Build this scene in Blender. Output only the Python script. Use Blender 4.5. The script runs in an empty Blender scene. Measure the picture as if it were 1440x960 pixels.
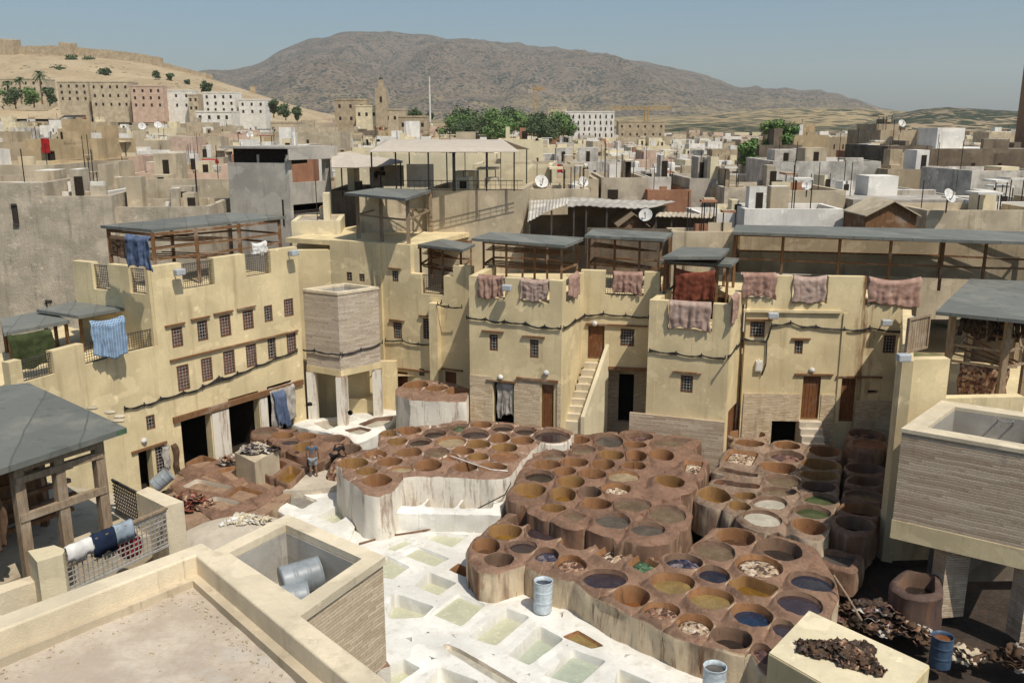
import bpy, bmesh, math, random
from mathutils import Vector, Matrix, noise
random.seed(7)
R = math.radians
SC = bpy.context.scene
COL = SC.collection
# ------------------------------------------------------------------ camera, sky, sun, exposure
F, PITCH, CH = 1255.0, math.atan(300 / 1255.0), 15.0          # focal length in photo pixels, pitch down, eye height
cam_d = bpy.data.cameras.new('camera'); cam = bpy.data.objects.new('camera', cam_d); COL.objects.link(cam)
cam.location = (0, 0, CH); cam.rotation_euler = (math.pi / 2 - PITCH, 0, 0)
cam_d.sensor_width = 36; cam_d.lens = 36 * F / 1440; cam_d.clip_start = .1; cam_d.clip_end = 60000
SC.camera = cam
SUN_EL, SUN_AZ = R(58), R(37)                                   # azimuth measured from behind the camera to the right
sun_dir = Vector((math.sin(SUN_AZ) * math.cos(SUN_EL), -math.cos(SUN_AZ) * math.cos(SUN_EL), math.sin(SUN_EL)))
W = bpy.data.worlds.new('World'); SC.world = W; W.use_nodes = True
wn, wl = W.node_tree.nodes, W.node_tree.links
bg = wn['Background']; bg.inputs[1].default_value = .11
sky = wn.new('ShaderNodeTexSky'); sky.sky_type = 'NISHITA'; sky.sun_disc = False
sky.sun_elevation = SUN_EL; sky.sun_rotation = math.atan2(sun_dir.x, sun_dir.y)
sky.altitude = 400; sky.air_density = 1.0; sky.dust_density = 3.0; sky.ozone_density = 2.0
hs = wn.new('ShaderNodeHueSaturation'); hs.inputs['Saturation'].default_value = 1.0; hs.inputs['Value'].default_value = .70
tint = wn.new('ShaderNodeMix'); tint.data_type = 'RGBA'; tint.blend_type = 'MULTIPLY'; tint.inputs[0].default_value = 1
tint.inputs[7].default_value = (.875, 1.0, 1.015, 1)
wl.new(sky.outputs[0], hs.inputs['Color']); wl.new(hs.outputs[0], tint.inputs[6]); wl.new(tint.outputs[2], bg.inputs[0])
sl = bpy.data.lights.new('sun', 'SUN'); sl.energy = 3.1; sl.angle = R(.5); sl.color = (1, .93, .82)
so = bpy.data.objects.new('sun', sl); COL.objects.link(so); so.rotation_euler = sun_dir.to_track_quat('Z', 'Y').to_euler()
SC.view_settings.view_transform = 'Standard'; SC.view_settings.look = 'None'
SC.view_settings.exposure = 0.40; SC.view_settings.gamma = 1; SC.view_settings.use_curve_mapping = False
HAZE = 8.5e-5
SC.render.engine = 'CYCLES'; SC.cycles.max_bounces = 10; SC.cycles.diffuse_bounces = 6; SC.cycles.volume_bounces = 1
# ------------------------------------------------------------------ photo pixel -> place
cp, sp = math.cos(PITCH), math.sin(PITCH)
def ray(px, py):
    x = (px - 720) / F; y = -(py - 480) / F
    return Vector((x, cp + y * sp, -sp + y * cp))
def at(px, py, z):
    d = ray(px, py); t = (z - CH) / d.z
    return Vector((d.x * t, d.y * t, z))
def atY(px, py, Y):
    d = ray(px, py); t = Y / d.y
    return Vector((d.x * t, Y, CH + d.z * t))
def proj(v):
    dz = v[2] - CH; zc = v[1] * cp - dz * sp
    return 720 + F * v[0] / zc, 480 - F * (v[1] * sp + dz * cp) / zc
# ------------------------------------------------------------------ mesh collector
class MB:
    def __init__(s): s.v = []; s.f = []; s.m = []; s.pc = []
    def quadface(s, pts, mi=0):
        b = len(s.v); s.v += [tuple(p) for p in pts]; s.f.append(tuple(range(b, b + len(pts)))); s.m.append(mi)
    def prism(s, poly, z0, z1, mi=0, top_mi=None):
        """poly: list of xy (counter-clockwise or not); z0 may be a number, z1 a number or a list"""
        n = len(poly); a = sum(poly[i][0] * poly[(i + 1) % n][1] - poly[(i + 1) % n][0] * poly[i][1] for i in range(n))
        if a < 0:
            poly = list(reversed(poly))
            if isinstance(z1, (list, tuple)): z1 = list(reversed(z1))
            if isinstance(z0, (list, tuple)): z0 = list(reversed(z0))
        zt = z1 if isinstance(z1, (list, tuple)) else [z1] * n
        zb = z0 if isinstance(z0, (list, tuple)) else [z0] * n
        b = len(s.v); s.pc.append((b, len(s.f)))
        s.v += [(p[0], p[1], zb[i]) for i, p in enumerate(poly)] + [(p[0], p[1], zt[i]) for i, p in enumerate(poly)]
        s.f.append(tuple(b + n + i for i in range(n))); s.m.append(mi if top_mi is None else top_mi)
        s.f.append(tuple(b + n - 1 - i for i in range(n))); s.m.append(mi)
        for i in range(n):
            j = (i + 1) % n; s.f.append((b + i, b + j, b + n + j, b + n + i)); s.m.append(mi)
        return s
    def box(s, c, d, rz=0, mi=0):
        """centre c, full size d, turned rz about z"""
        ca, sa = math.cos(rz), math.sin(rz); hx, hy = d[0] / 2, d[1] / 2
        pts = [(c[0] + x * ca - y * sa, c[1] + x * sa + y * ca) for x, y in ((-hx, -hy), (hx, -hy), (hx, hy), (-hx, hy))]
        return s.prism(pts, c[2] - d[2] / 2, c[2] + d[2] / 2, mi)
    def bar(s, a, b, w, h=None, mi=0):
        """square bar from a to b"""
        a, b = Vector(a), Vector(b); h = h or w; d = (b - a).normalized()
        up = Vector((0, 0, 1)) if abs(d.z) < .95 else Vector((0, 1, 0))
        x = d.cross(up).normalized() * (w / 2); y = x.cross(d).normalized() * (h / 2)
        o = len(s.v); s.pc.append((o, len(s.f)))
        for p in (a, b): s.v += [tuple(p - x - y), tuple(p + x - y), tuple(p + x + y), tuple(p - x + y)]
        for f in ((0, 1, 5, 4), (1, 2, 6, 5), (2, 3, 7, 6), (3, 0, 4, 7), (3, 2, 1, 0), (4, 5, 6, 7)):
            s.f.append(tuple(o + i for i in f)); s.m.append(mi)
        return s
    def tube(s, pts, r, n=6, mi=0, cap=True):
        pts = [Vector(p) for p in pts]; o = len(s.v); k = len(pts)
        rs = r if isinstance(r, (list, tuple)) else [r] * k
        for i, p in enumerate(pts):
            d = (pts[min(i + 1, k - 1)] - pts[max(i - 1, 0)]).normalized()
            up = Vector((0, 0, 1)) if abs(d.z) < .9 else Vector((1, 0, 0))
            x = d.cross(up).normalized(); y = x.cross(d).normalized()
            for j in range(n):
                a = 2 * math.pi * j / n; s.v.append(tuple(p + (x * math.cos(a) + y * math.sin(a)) * rs[i]))
        for i in range(k - 1):
            for j in range(n):
                s.f.append((o + i * n + j, o + i * n + (j + 1) % n, o + (i + 1) * n + (j + 1) % n, o + (i + 1) * n + j)); s.m.append(mi)
        if cap:
            s.f.append(tuple(o + n - 1 - j for j in range(n))); s.m.append(mi)
            s.f.append(tuple(o + (k - 1) * n + j for j in range(n))); s.m.append(mi)
        return s
    def lathe(s, c, prof, n=20, mi=0, axis=None):
        """prof: (radius, height) pairs about a vertical axis at c, or about the direction axis"""
        o = len(s.v); q = Vector(axis).to_track_quat('Z', 'Y') if axis else None
        for r, z in prof:
            for j in range(n):
                a = 2 * math.pi * j / n; p = Vector((r * math.cos(a), r * math.sin(a), z))
                if q: p = q @ p
                s.v.append((c[0] + p.x, c[1] + p.y, c[2] + p.z))
        for i in range(len(prof) - 1):
            for j in range(n):
                s.f.append((o + i * n + j, o + i * n + (j + 1) % n, o + (i + 1) * n + (j + 1) % n, o + (i + 1) * n + j)); s.m.append(mi)
        return s
    def grid(s, P, mi=0, flip=False):
        """P: rows of points"""
        o = len(s.v); w = len(P[0])
        for row in P: s.v += [tuple(p) for p in row]
        for i in range(len(P) - 1):
            for j in range(w - 1):
                f = (o + i * w + j, o + i * w + j + 1, o + (i + 1) * w + j + 1, o + (i + 1) * w + j)
                s.f.append(f[::-1] if flip else f); s.m.append(mi)
        return s
    def build(s, name, mats, parent=None, smooth=False, loc=None):
        me = bpy.data.meshes.new(name)
        o = Vector(loc) if loc is not None else Vector((0, 0, 0))
        me.from_pydata([(v[0] - o.x, v[1] - o.y, v[2] - o.z) for v in s.v], [], s.f)
        if not isinstance(mats, (list, tuple)): mats = [mats]
        for m in mats: me.materials.append(m)
        if len(mats) > 1: me.polygons.foreach_set('material_index', s.m)
        if smooth: me.polygons.foreach_set('use_smooth', [True] * len(s.f))
        me.update()
        ob = bpy.data.objects.new(name, me); COL.objects.link(ob)
        if parent is not None:
            ob.parent = parent; ob.location = o - root_loc(parent)
        else: ob.location = o
        return ob
def build_each(mb, name, mats, parent):
    """every bar or prism of the collector becomes a part of its own"""
    if not mb.pc: return mb.build(name, mats, parent)
    ends = mb.pc[1:] + [(len(mb.v), len(mb.f))]
    for (v0, f0), (v1, f1) in zip(mb.pc, ends):
        q = MB(); q.v = mb.v[v0:v1]; q.f = [tuple(i - v0 for i in f) for f in mb.f[f0:f1]]; q.m = mb.m[f0:f1]; q.build(name, mats, parent)
def root_loc(p):
    l = Vector((0, 0, 0))
    while p is not None: l += p.location; p = p.parent
    return l
def solid(o, t=.01, off=0):
    m = o.modifiers.new('thickness', 'SOLIDIFY'); m.thickness = t; m.offset = off
    return o
def tag(o, label, cat, group=None):
    o['label'] = label; o['category'] = cat
    if group: o['group'] = group
    return o
def thing(name, label, cat, loc=(0, 0, 0), group=None):
    o = bpy.data.objects.new(name, None); COL.objects.link(o); o.location = loc; o.empty_display_size = .2
    return tag(o, label, cat, group)
def setting(o, kind='structure'):
    o['kind'] = kind; return o
def copy_tree(o, parent=None):
    c = o.copy(); COL.objects.link(c); c.parent = parent
    for ch in list(o.children): copy_tree(ch, c)
    return c
# ------------------------------------------------------------------ materials
class NT:
    def __init__(s, name, rough=.9, spec=.2):
        s.m = bpy.data.materials.new(name); s.m.use_nodes = True; s.t = s.m.node_tree; s.n = s.t.nodes; s.l = s.t.links
        s.b = s.n['Principled BSDF']; s.b.inputs['Roughness'].default_value = rough
        s.b.inputs['Specular IOR Level'].default_value = spec
        s.geo = s.n.new('ShaderNodeNewGeometry'); s.pos = s.geo.outputs['Position']
    def mapped(s, scale, src=None):
        n = s.n.new('ShaderNodeMapping'); n.inputs['Scale'].default_value = scale; s.l.new(src or s.pos, n.inputs[0]); return n.outputs[0]
    def noise(s, scale, detail=4, rough=.6, vec=None, dist=0):
        n = s.n.new('ShaderNodeTexNoise'); n.inputs['Scale'].default_value = scale; n.inputs['Detail'].default_value = detail
        n.inputs['Roughness'].default_value = rough; n.inputs['Distortion'].default_value = dist
        s.l.new(vec or s.pos, n.inputs['Vector']); return n.outputs[0]
    def voro(s, scale, vec=None, feature='F1'):
        n = s.n.new('ShaderNodeTexVoronoi'); n.feature = feature; n.inputs['Scale'].default_value = scale
        s.l.new(vec or s.pos, n.inputs['Vector']); return n
    def ramp(s, fac, lo, hi):
        n = s.n.new('ShaderNodeMapRange'); n.inputs[1].default_value = lo; n.inputs[2].default_value = hi
        n.interpolation_type = 'SMOOTHSTEP'; s.l.new(fac, n.inputs[0]); return n.outputs[0]
    def mix(s, fac, a, b, mode='MIX'):
        n = s.n.new('ShaderNodeMix'); n.data_type = 'RGBA'; n.blend_type = mode
        for sock, v in ((n.inputs[0], fac), (n.inputs[6], a), (n.inputs[7], b)):
            if isinstance(v, (int, float)): sock.default_value = v
            elif isinstance(v, tuple): sock.default_value = (*v, 1)
            else: s.l.new(v, sock)
        return n.outputs[2]
    def math(s, op, a, b=None):
        n = s.n.new('ShaderNodeMath'); n.operation = op
        for sock, v in ((n.inputs[0], a), (n.inputs[1], b)):
            if v is None: continue
            if isinstance(v, (int, float)): sock.default_value = v
            else: s.l.new(v, sock)
        return n.outputs[0]
    def sep(s, src=None):
        n = s.n.new('ShaderNodeSeparateXYZ'); s.l.new(src or s.pos, n.inputs[0]); return n.outputs
    def color(s, c):
        if isinstance(c, tuple): s.b.inputs['Base Color'].default_value = (*c, 1)
        else: s.l.new(c, s.b.inputs['Base Color'])
    def bump(s, h, strength=.3, dist=.05):
        n = s.n.new('ShaderNodeBump'); n.inputs['Strength'].default_value = strength; n.inputs['Distance'].default_value = dist
        s.l.new(h, n.inputs['Height']); s.l.new(n.outputs[0], s.b.inputs['Normal'])
def m_plaster(name, base, dark=.62, stain=.55, grime=(.16, .11, .06), rs=1.0, rust=None, bs=.35):
    t = NT(name, .93, .12)
    big = t.noise(.55 * rs, 5, .62); fine = t.noise(9, 5, .7); streak = t.noise(1, 5, .65, t.mapped((2.4, 2.4, .22)))
    c = t.mix(t.ramp(big, .35, .68), tuple(v * dark for v in base), base)
    c = t.mix(t.math('MULTIPLY', t.ramp(streak, .52, .74), stain), c, grime)
    c = t.mix(t.ramp(t.noise(1.3, 6, .7), .60, .72), c, tuple(min(1, v * 1.22 + .03) for v in base))
    c = t.mix(t.math('MULTIPLY', t.ramp(fine, .3, .75), .35), c, tuple(v * .72 for v in base))
    pc = (t.noise(.75, 3, .45), t.noise(.6, 3, .5, t.mapped((1, 1, 1.4))))
    c = t.mix(t.math('MULTIPLY', t.ramp(pc[0], .58, .61), .30), c, tuple(v * .74 for v in base)); c = t.mix(t.math('MULTIPLY', t.ramp(pc[1], .60, .63), .35), c, tuple(min(1, v * 1.12 + .04) for v in base))
    c = t.mix(t.math('MULTIPLY', t.ramp(t.noise(1, 6, .75, t.mapped((7, 7, .5))), .60, .74), stain * .9), c, tuple(v * .6 for v in grime))
    if rust:                                           # old rust run from the roof down a broad strip of the wall
        d = t.math('ABSOLUTE', t.math('SUBTRACT', t.math('ADD', t.sep()[0], t.math('MULTIPLY', t.noise(1.5, 5, .7, t.mapped((1, 1, .35))), 1.1)), rust[0] + .55))
        c = t.mix(t.math('MULTIPLY', t.math('SUBTRACT', 1, t.ramp(d, .05, rust[1])), t.ramp(t.noise(1, 5, .7, t.mapped((4, 4, .4))), .36, .6)), c, (.20, .095, .04))
    t.color(c); t.bump(t.math('ADD', fine, t.noise(45, 3, .6)), bs, .02 if bs < .5 else .05); return t.m
def m_plain(name, c, rough=.8, var=.25, scale=6, spec=.2, bump=.15):
    t = NT(name, rough, spec); n = t.noise(scale, 5, .65)
    t.color(t.mix(t.ramp(n, .3, .7), tuple(v * (1 - var) for v in c), tuple(min(1, v * (1 + var * .5)) for v in c)))
    if bump: t.bump(t.noise(scale * 5, 3), bump, .01)
    return t.m
def m_brick(name, c1, c2, course=.055, mortar=(.5, .42, .3), length=.22):
    """thin rough hand-laid courses running level round the wall, every brick with its own tone"""
    t = NT(name, .95, .1); x, y, z = t.sep()
    wob = t.math('MULTIPLY', t.noise(1.1, 3), .10)
    row = t.math('DIVIDE', t.math('ADD', z, wob), course); fl = t.math('FLOOR', row); fr = t.math('FRACT', row)
    run = t.math('ADD', t.math('DIVIDE', t.math('ADD', x, y), length), t.math('MULTIPLY', fl, .437)); rf = t.math('FRACT', run); rl = t.math('FLOOR', run)
    cm = t.n.new('ShaderNodeCombineXYZ'); t.l.new(rl, cm.inputs[0]); t.l.new(fl, cm.inputs[1])
    w = t.n.new('ShaderNodeTexWhiteNoise'); w.noise_dimensions = '2D'; t.l.new(cm.outputs[0], w.inputs['Vector']); h = w.outputs['Value']
    c = t.mix(h, c1, c2); fine = t.noise(26, 4, .7); big = t.noise(.9, 5, .65)
    joint = t.math('MAXIMUM', t.math('MULTIPLY', t.ramp(fr, .70, .88), t.ramp(fine, .25, .6)), t.math('MULTIPLY', t.ramp(rf, .90, .96), .3))
    c = t.mix(t.math('MULTIPLY', joint, .75), c, tuple(v * .45 for v in c1)); c = t.mix(t.math('MULTIPLY', t.ramp(fine, .4, .75), .45), c, tuple(v * .7 for v in c1))
    c = t.mix(t.math('MULTIPLY', t.ramp(big, .45, .72), .6), c, mortar); c = t.mix(t.math('MULTIPLY', t.ramp(t.noise(1, 5, .7, t.mapped((2, 2, .3))), .55, .75), .5), c, tuple(v * .5 for v in c1))
    t.color(c); t.bump(t.math('SUBTRACT', t.math('ADD', t.math('MULTIPLY', h, .5), t.math('MULTIPLY', fine, .4)), joint), .7, course * .45); return t.m
def m_wood(name, c, wear=(.5, .42, .33), k=.4):
    t = NT(name, .85, .15); g = t.noise(3, 5, .7, t.mapped((7, 7, 1.2))); b = t.noise(1.2, 4)
    col = t.mix(t.ramp(g, .3, .7), tuple(v * .55 for v in c), c); col = t.mix(t.math('MULTIPLY', t.ramp(b, .5, .7), k), col, wear)
    t.color(col); t.bump(g, .4, .01); return t.m
def m_clay(name, top, white, amount, stain=(.10, .035, .015)):
    """tan-pit plaster: brown on top, lime wash and dye runs down the sides"""
    t = NT(name, .85, .22); N = t.sep(t.geo.outputs['Normal'])[2]
    big = t.noise(.9, 5, .65); fine = t.noise(7, 5, .7); run = t.noise(1, 6, .72, t.mapped((3.2, 3.2, .35))); run2 = t.noise(1, 4, .6, t.mapped((1.3, 1.3, .25)))
    topc = t.mix(t.ramp(big, .35, .65), tuple(v * .62 for v in top), top)
    topc = t.mix(t.math('MULTIPLY', t.ramp(fine, .45, .75), .5), topc, tuple(min(1, v * 1.55 + .02) for v in top))
    topc = t.mix(t.math('MULTIPLY', t.ramp(t.noise(2.6, 5, .7), .56, .7), .75), topc, stain)
    side = t.mix(t.ramp(run2, .5 - amount * .35, .72 - amount * .35), tuple(v * .8 for v in top), white)
    side = t.mix(t.math('MULTIPLY', t.ramp(run, .52, .66), .65), side, (.20, .085, .035))
    side = t.mix(t.math('MULTIPLY', t.ramp(t.noise(1, 5, .7, t.mapped((5, 5, .5))), .6, .72), .7), side, (.05, .025, .015))
    c = t.mix(t.ramp(N, .35, .75), side, topc)
    t.color(c); t.bump(t.math('ADD', fine, t.math('MULTIPLY', t.noise(30, 4), .5)), .5, .04); return t.m
def m_liquid(name, c, rough=.12, var=.35, spec=.5):
    t = NT(name, rough, spec); n = t.noise(1.6, 4, .6, dist=1.2)
    col = t.mix(t.ramp(n, .35, .7), tuple(v * (1 - var) for v in c), c); f = t.noise(3.5, 6, .75, dist=2.5); scum = t.math('MULTIPLY', t.ramp(f, .57, .70), .55)
    t.color(t.mix(scum, col, tuple(min(1, v * 1.5 + .05) for v in c))); t.l.new(t.math('ADD', t.math('MULTIPLY', scum, .7), rough), t.b.inputs['Roughness']); t.bump(t.noise(7, 4), .12, .012); return t.m
def m_speck(name, a, b, c, scale=9):
    t = NT(name, .75, .3); v = t.voro(scale); s_ = t.sep(v.outputs['Color'])
    col = t.mix(t.ramp(s_[0], .35, .45), a, b); col = t.mix(t.ramp(s_[1], .66, .72), col, c)
    col = t.mix(t.math('MULTIPLY', t.ramp(t.noise(14, 4), .4, .7), .5), col, tuple(v_ * .4 for v_ in a))
    t.color(col); t.bump(t.noise(10, 5), .8, .06); return t.m
def m_cloth(name, c, c2=None, check=False):
    t = NT(name, .9, .1); n = t.noise(3, 5, .65)
    col = t.mix(t.ramp(n, .35, .7), c2 or tuple(v * .6 for v in c), c)
    if check:
        x, y, z = t.sep(); g = t.math('MAXIMUM', t.ramp(t.math('FRACT', t.math('MULTIPLY', z, 12)), .7, .8), t.ramp(t.math('FRACT', t.math('MULTIPLY', x, 14)), .7, .8))
        col = t.mix(t.math('MULTIPLY', g, .6), col, (.45, .54, .62))
    t.color(col); t.bump(t.noise(18, 3), .3, .01); return t.m
def m_roof(name, base):
    """felt roofing: joints between strips, patches, dust"""
    t = NT(name, .8, .25); x, y, z = t.sep(); n = t.noise(.9, 5, .65)
    a = t.math('ADD', t.math('MULTIPLY', x, .94), t.math('MULTIPLY', y, .34)); w = t.math('ADD', a, t.math('MULTIPLY', t.noise(.8, 2), .12)); j = t.math('FRACT', t.math('MULTIPLY', w, 1.05))
    strip = t.n.new('ShaderNodeTexWhiteNoise'); strip.noise_dimensions = '1D'; t.l.new(t.math('FLOOR', t.math('MULTIPLY', w, 1.05)), strip.inputs['W'])
    c = t.mix(strip.outputs['Value'], tuple(v * .78 for v in base), tuple(v * 1.15 for v in base)); c = t.mix(t.math('MULTIPLY', t.ramp(n, .45, .7), .6), c, (.24, .23, .19)); c = t.mix(t.ramp(j, .955, .975), c, tuple(v * .62 for v in base))
    c = t.mix(t.math('MULTIPLY', t.ramp(t.noise(5, 5, .7), .55, .7), .5), c, tuple(v * .6 for v in base)); c = t.mix(t.math('MULTIPLY', t.ramp(t.noise(1.7, 3), .62, .66), .5), c, (.09, .092, .085))
    t.color(c); t.bump(t.math('ADD', t.noise(6, 4), j), .3, .015); return t.m
YEL = (.77, .63, .375)
M = dict(
    shutter=m_wood('red_shutter', (.27, .095, .05), k=.1),
    yellow=m_plaster('yellow_plaster', YEL, .76, .5, (.30, .21, .11)), yellow_rust=m_plaster('rust_stained_yellow_plaster', YEL, .76, .5, (.30, .21, .11), rust=(15.55, .55)),
    yellow_pale=m_plaster('pale_yellow_plaster', (.76, .66, .45), .78, .35, (.36, .28, .16)),
    cap=m_plaster('parapet_cap_plaster', (.75, .64, .46), .72, .6, (.34, .27, .18), bs=.45),
    beige=m_plaster('beige_plaster', (.58, .485, .345), .68, .6), tan=m_plaster('tan_plaster', (.50, .40, .27), .66, .6),
    ochre=m_plaster('ochre_plaster', (.54, .41, .245), .72, .4), greyp=m_plaster('grey_render', (.52, .46, .38), .68, .6, (.10, .085, .07)),
    rough=m_plaster('rough_brown_render', (.68, .58, .44), .62, .5, (.12, .10, .08), 1.5, bs=1.0), white=m_plaster('white_wash', (.80, .76, .69), .78, .45, (.36, .32, .27)),
    pink=m_plaster('pink_plaster', (.60, .44, .34), .75, .5), brownw=m_plaster('dark_brown_render', (.21, .165, .12), .55, .6, (.04, .035, .03)),
    redw=m_plaster('brick_red_wall', (.40, .20, .12), .7, .5), mould=m_plaster('mouldy_white_render', (.66, .61, .53), .5, 1.0, (.12, .105, .095), 1.4),
    brick=m_brick('thin_brown_brick', (.40, .30, .21), (.62, .505, .38), .085, length=.7), brick_tan=m_brick('thin_tan_brick', (.50, .375, .24), (.72, .59, .42), .075),
    brick_near=m_brick('narrow_tan_brick', (.50, .385, .26), (.70, .57, .41), .05, length=.45), brick_slate=m_brick('wide_grey_brown_brick', (.42, .335, .26), (.64, .545, .43), .10, length=.8), towerbrown=m_plaster('brown_tower_render', (.30, .19, .12), .8, .3),
    concrete=m_plaster('grey_concrete', (.46, .425, .37), .66, .65, (.15, .13, .12)),
    roof=m_roof('grey_roof_felt', (.165, .17, .152)), rooftan=m_plaster('dusty_roof', (.46, .39, .30), .7, .4, (.2, .16, .12)),
    wood=m_wood('dark_wood', (.24, .125, .06)), redwood=m_wood('red_brown_wood', (.20, .10, .055), k=.2), wood_pale=m_wood('weathered_wood', (.34, .25, .165)), door=m_wood('brown_door_wood', (.24, .10, .04), k=.15),
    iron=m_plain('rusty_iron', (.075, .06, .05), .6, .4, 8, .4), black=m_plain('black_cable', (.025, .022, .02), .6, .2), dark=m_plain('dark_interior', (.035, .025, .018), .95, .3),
    clay=m_clay('brown_vat_clay', (.22, .128, .084), (.40, .28, .18), .15), clay_shaded=m_clay('shade_darkened_vat_clay', (.11, .07, .055), (.14, .09, .07), .2), clay_white=m_clay('limed_vat_clay', (.26, .158, .105), (.72, .66, .56), .85),  # darkest clay has the shade under the right tank painted into its colour
    clay_mid=m_clay('half_limed_vat_clay', (.235, .142, .094), (.56, .45, .31), .55), clay_grey=m_clay('grey_vat_clay', (.26, .18, .125), (.52, .42, .30), .35),
    inner=m_clay('dye_stained_wall', (.27, .135, .06), (.29, .15, .07), .4), inner_dark=m_clay('dark_stained_wall', (.15, .09, .06), (.19, .12, .08), .4),
    inner_ochre=m_clay('ochre_stained_wall', (.26, .145, .055), (.30, .17, .065), .4), lime=m_plaster('lime_wash', (.79, .76, .69), .76, .5, (.42, .34, .24)),
    limed=m_plaster('dirty_lime', (.60, .52, .41), .66, .65, (.32, .23, .15)),
    dust=m_plaster('dusty_terrace', (.62, .49, .36), .82, .30, (.42, .33, .25)),
)
LIQ = dict(
    ochre=m_liquid('ochre_dye', (.22, .115, .022)), orange=m_liquid('orange_dye', (.20, .075, .022)), brown=m_liquid('brown_dye', (.10, .052, .03)),
    water=m_liquid('murky_water', (.165, .115, .075)), dark=m_liquid('dark_dye', (.035, .026, .022)), purple=m_liquid('purple_dye', (.05, .034, .036)),
    indigo=m_liquid('indigo_dye', (.02, .024, .042)), blue=m_liquid('blue_dye', (.016, .03, .062)), green=m_liquid('green_dye', (.05, .075, .03)),
    grey=m_liquid('grey_water', (.10, .085, .072)), mud=m_liquid('pale_mud', (.36, .27, .16), .5), mustard=m_liquid('mustard_dye', (.27, .185, .07), .25), clay=m_liquid('red_clay_mud', (.27, .125, .06), .6),
    pale=m_liquid('pale_lime_water', (.50, .49, .345), .25, .12), palegreen=m_liquid('greenish_lime_water', (.40, .43, .33), .2, .12), white=m_liquid('milky_water', (.50, .46, .37), .3, .3), greyl=m_liquid('grey_lime_water', (.24, .22, .19), .3, .3),
)
HID = dict(
    beige=m_speck('pale_hides', (.10, .06, .04), (.42, .30, .19), (.62, .5, .38)), brown=m_speck('brown_hides', (.09, .045, .03), (.25, .13, .08), (.46, .31, .2)),
    indigo=m_speck('indigo_hides', (.02, .02, .035), (.06, .055, .085), (.2, .16, .16), 7), purple=m_speck('purple_hides', (.055, .03, .03), (.12, .065, .06), (.25, .13, .09), 5),
    green=m_speck('green_hides', (.02, .05, .03), (.06, .13, .07), (.14, .2, .1), 10), black=m_speck('blackish_hides', (.022, .014, .01), (.06, .035, .022), (.10, .07, .05), 7),
)
CL = dict(
    hide=m_cloth('pinkish_hide', (.43, .285, .225), (.30, .18, .14)), hide2=m_cloth('brownish_hide', (.42, .27, .21), (.26, .15, .115)), hide3=m_cloth('greyish_hide', (.47, .355, .295), (.34, .235, .19)), redhide=m_cloth('red_brown_hide', (.24, .075, .045), (.12, .035, .02)),
    blue=m_cloth('blue_tarp', (.13, .17, .27)), check=m_cloth('blue_checked_cloth', (.17, .27, .42), None, True), white=m_cloth('white_cloth', (.74, .72, .68), (.5, .48, .45)),
    navy=m_cloth('navy_cloth', (.02, .03, .06)), greyblue=m_cloth('grey_blue_cloth', (.36, .42, .48)), red=m_cloth('red_cloth', (.45, .03, .03)), green=m_cloth('green_net', (.06, .075, .03)),
    greywhite=m_cloth('greyish_tarp', (.52, .49, .44), (.25, .22, .19)), brownnet=m_cloth('brown_net', (.13, .08, .05)),
)
# ------------------------------------------------------------------ tanning vats: every vat is one cell of its block
import numpy as np
KIND = {
 'o': ('ochre', .42, 'inner_ochre', 'ochre dye'), 'r': ('orange', .46, 'inner', 'orange brown dye'), 'b': ('brown', .40, 'inner', 'brown dye'),
 'k': ('dark', .38, 'inner_dark', 'nearly black dye'), 'd': ('dark', .12, 'inner_dark', 'flat dark dye'), 'p': ('purple', .10, 'inner_dark', 'dull purple dye'),
 'i': ('indigo', .14, 'inner_dark', 'indigo dye'), 'u': ('blue', .26, 'inner', 'deep blue dye'), 'w': ('water', .11, 'inner_dark', 'murky brown water'),
 'g': ('grey', .13, 'inner_dark', 'grey water'), 'G': ('green', .13, 'inner_dark', 'green dye'), 'y': ('mustard', .24, 'inner', 'mustard dye'),
 'e': ('mud', .07, 'inner', 'pale mud'), 'c': ('clay', .06, 'inner', 'red clay mud'), 'm': ('white', .12, 'inner_dark', 'milky scum'),
 'L': ('pale', .13, 'lime', 'pale lime water'), 'l': ('palegreen', .32, 'lime', 'greenish lime water'), 'D': ('greyl', .2, 'limed', 'grey lime water'), 'E': ('white', .4, 'limed', 'a dry limed bottom'),
 'hb': ('brown', .16, 'inner', 'pale hides', 'beige'), 'hn': ('brown', .16, 'inner', 'brown hides', 'brown'), 'hi': ('indigo', .17, 'inner_dark', 'indigo hides', 'indigo'),
 'hp': ('purple', .17, 'inner_dark', 'purple hides', 'purple'), 'hg': ('green', .2, 'inner', 'green hides', 'green'),
}
def poly_dist(P, poly):
    """distance of points P (n,2) to the polygon outline; negative inside"""
    A = poly; B = np.roll(poly, -1, 0); d = np.full(len(P), 1e9); ins = np.zeros(len(P), bool)
    for a, b in zip(A, B):
        ab = b - a; t = np.clip(((P - a) @ ab) / (ab @ ab + 1e-12), 0, 1)
        d = np.minimum(d, np.hypot(*(P - a - t[:, None] * ab).T))
        c = ((a[1] > P[:, 1]) != (b[1] > P[:, 1]))
        if c.any():
            xi = (b[0] - a[0]) * (P[:, 1] - a[1]) / (b[1] - a[1] + 1e-12) + a[0]; ins ^= c & (P[:, 0] < xi)
    return np.where(ins, -d, d)
def ray_hits(c, dirs, poly, first=True):
    A = poly; B = np.roll(poly, -1, 0); best = np.full(len(dirs), 1e9)
    for a, b in zip(A, B):
        e = b - a; den = dirs[:, 0] * e[1] - dirs[:, 1] * e[0]; w = a - c
        with np.errstate(divide='ignore', invalid='ignore'):
            t = (w[0] * e[1] - w[1] * e[0]) / den; s = (w[0] * dirs[:, 1] - w[1] * dirs[:, 0]) / den
        ok = (t > 1e-4) & (s >= -1e-6) & (s <= 1 + 1e-6); best = np.where(ok & (t < best), t, best)
    return best
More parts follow.
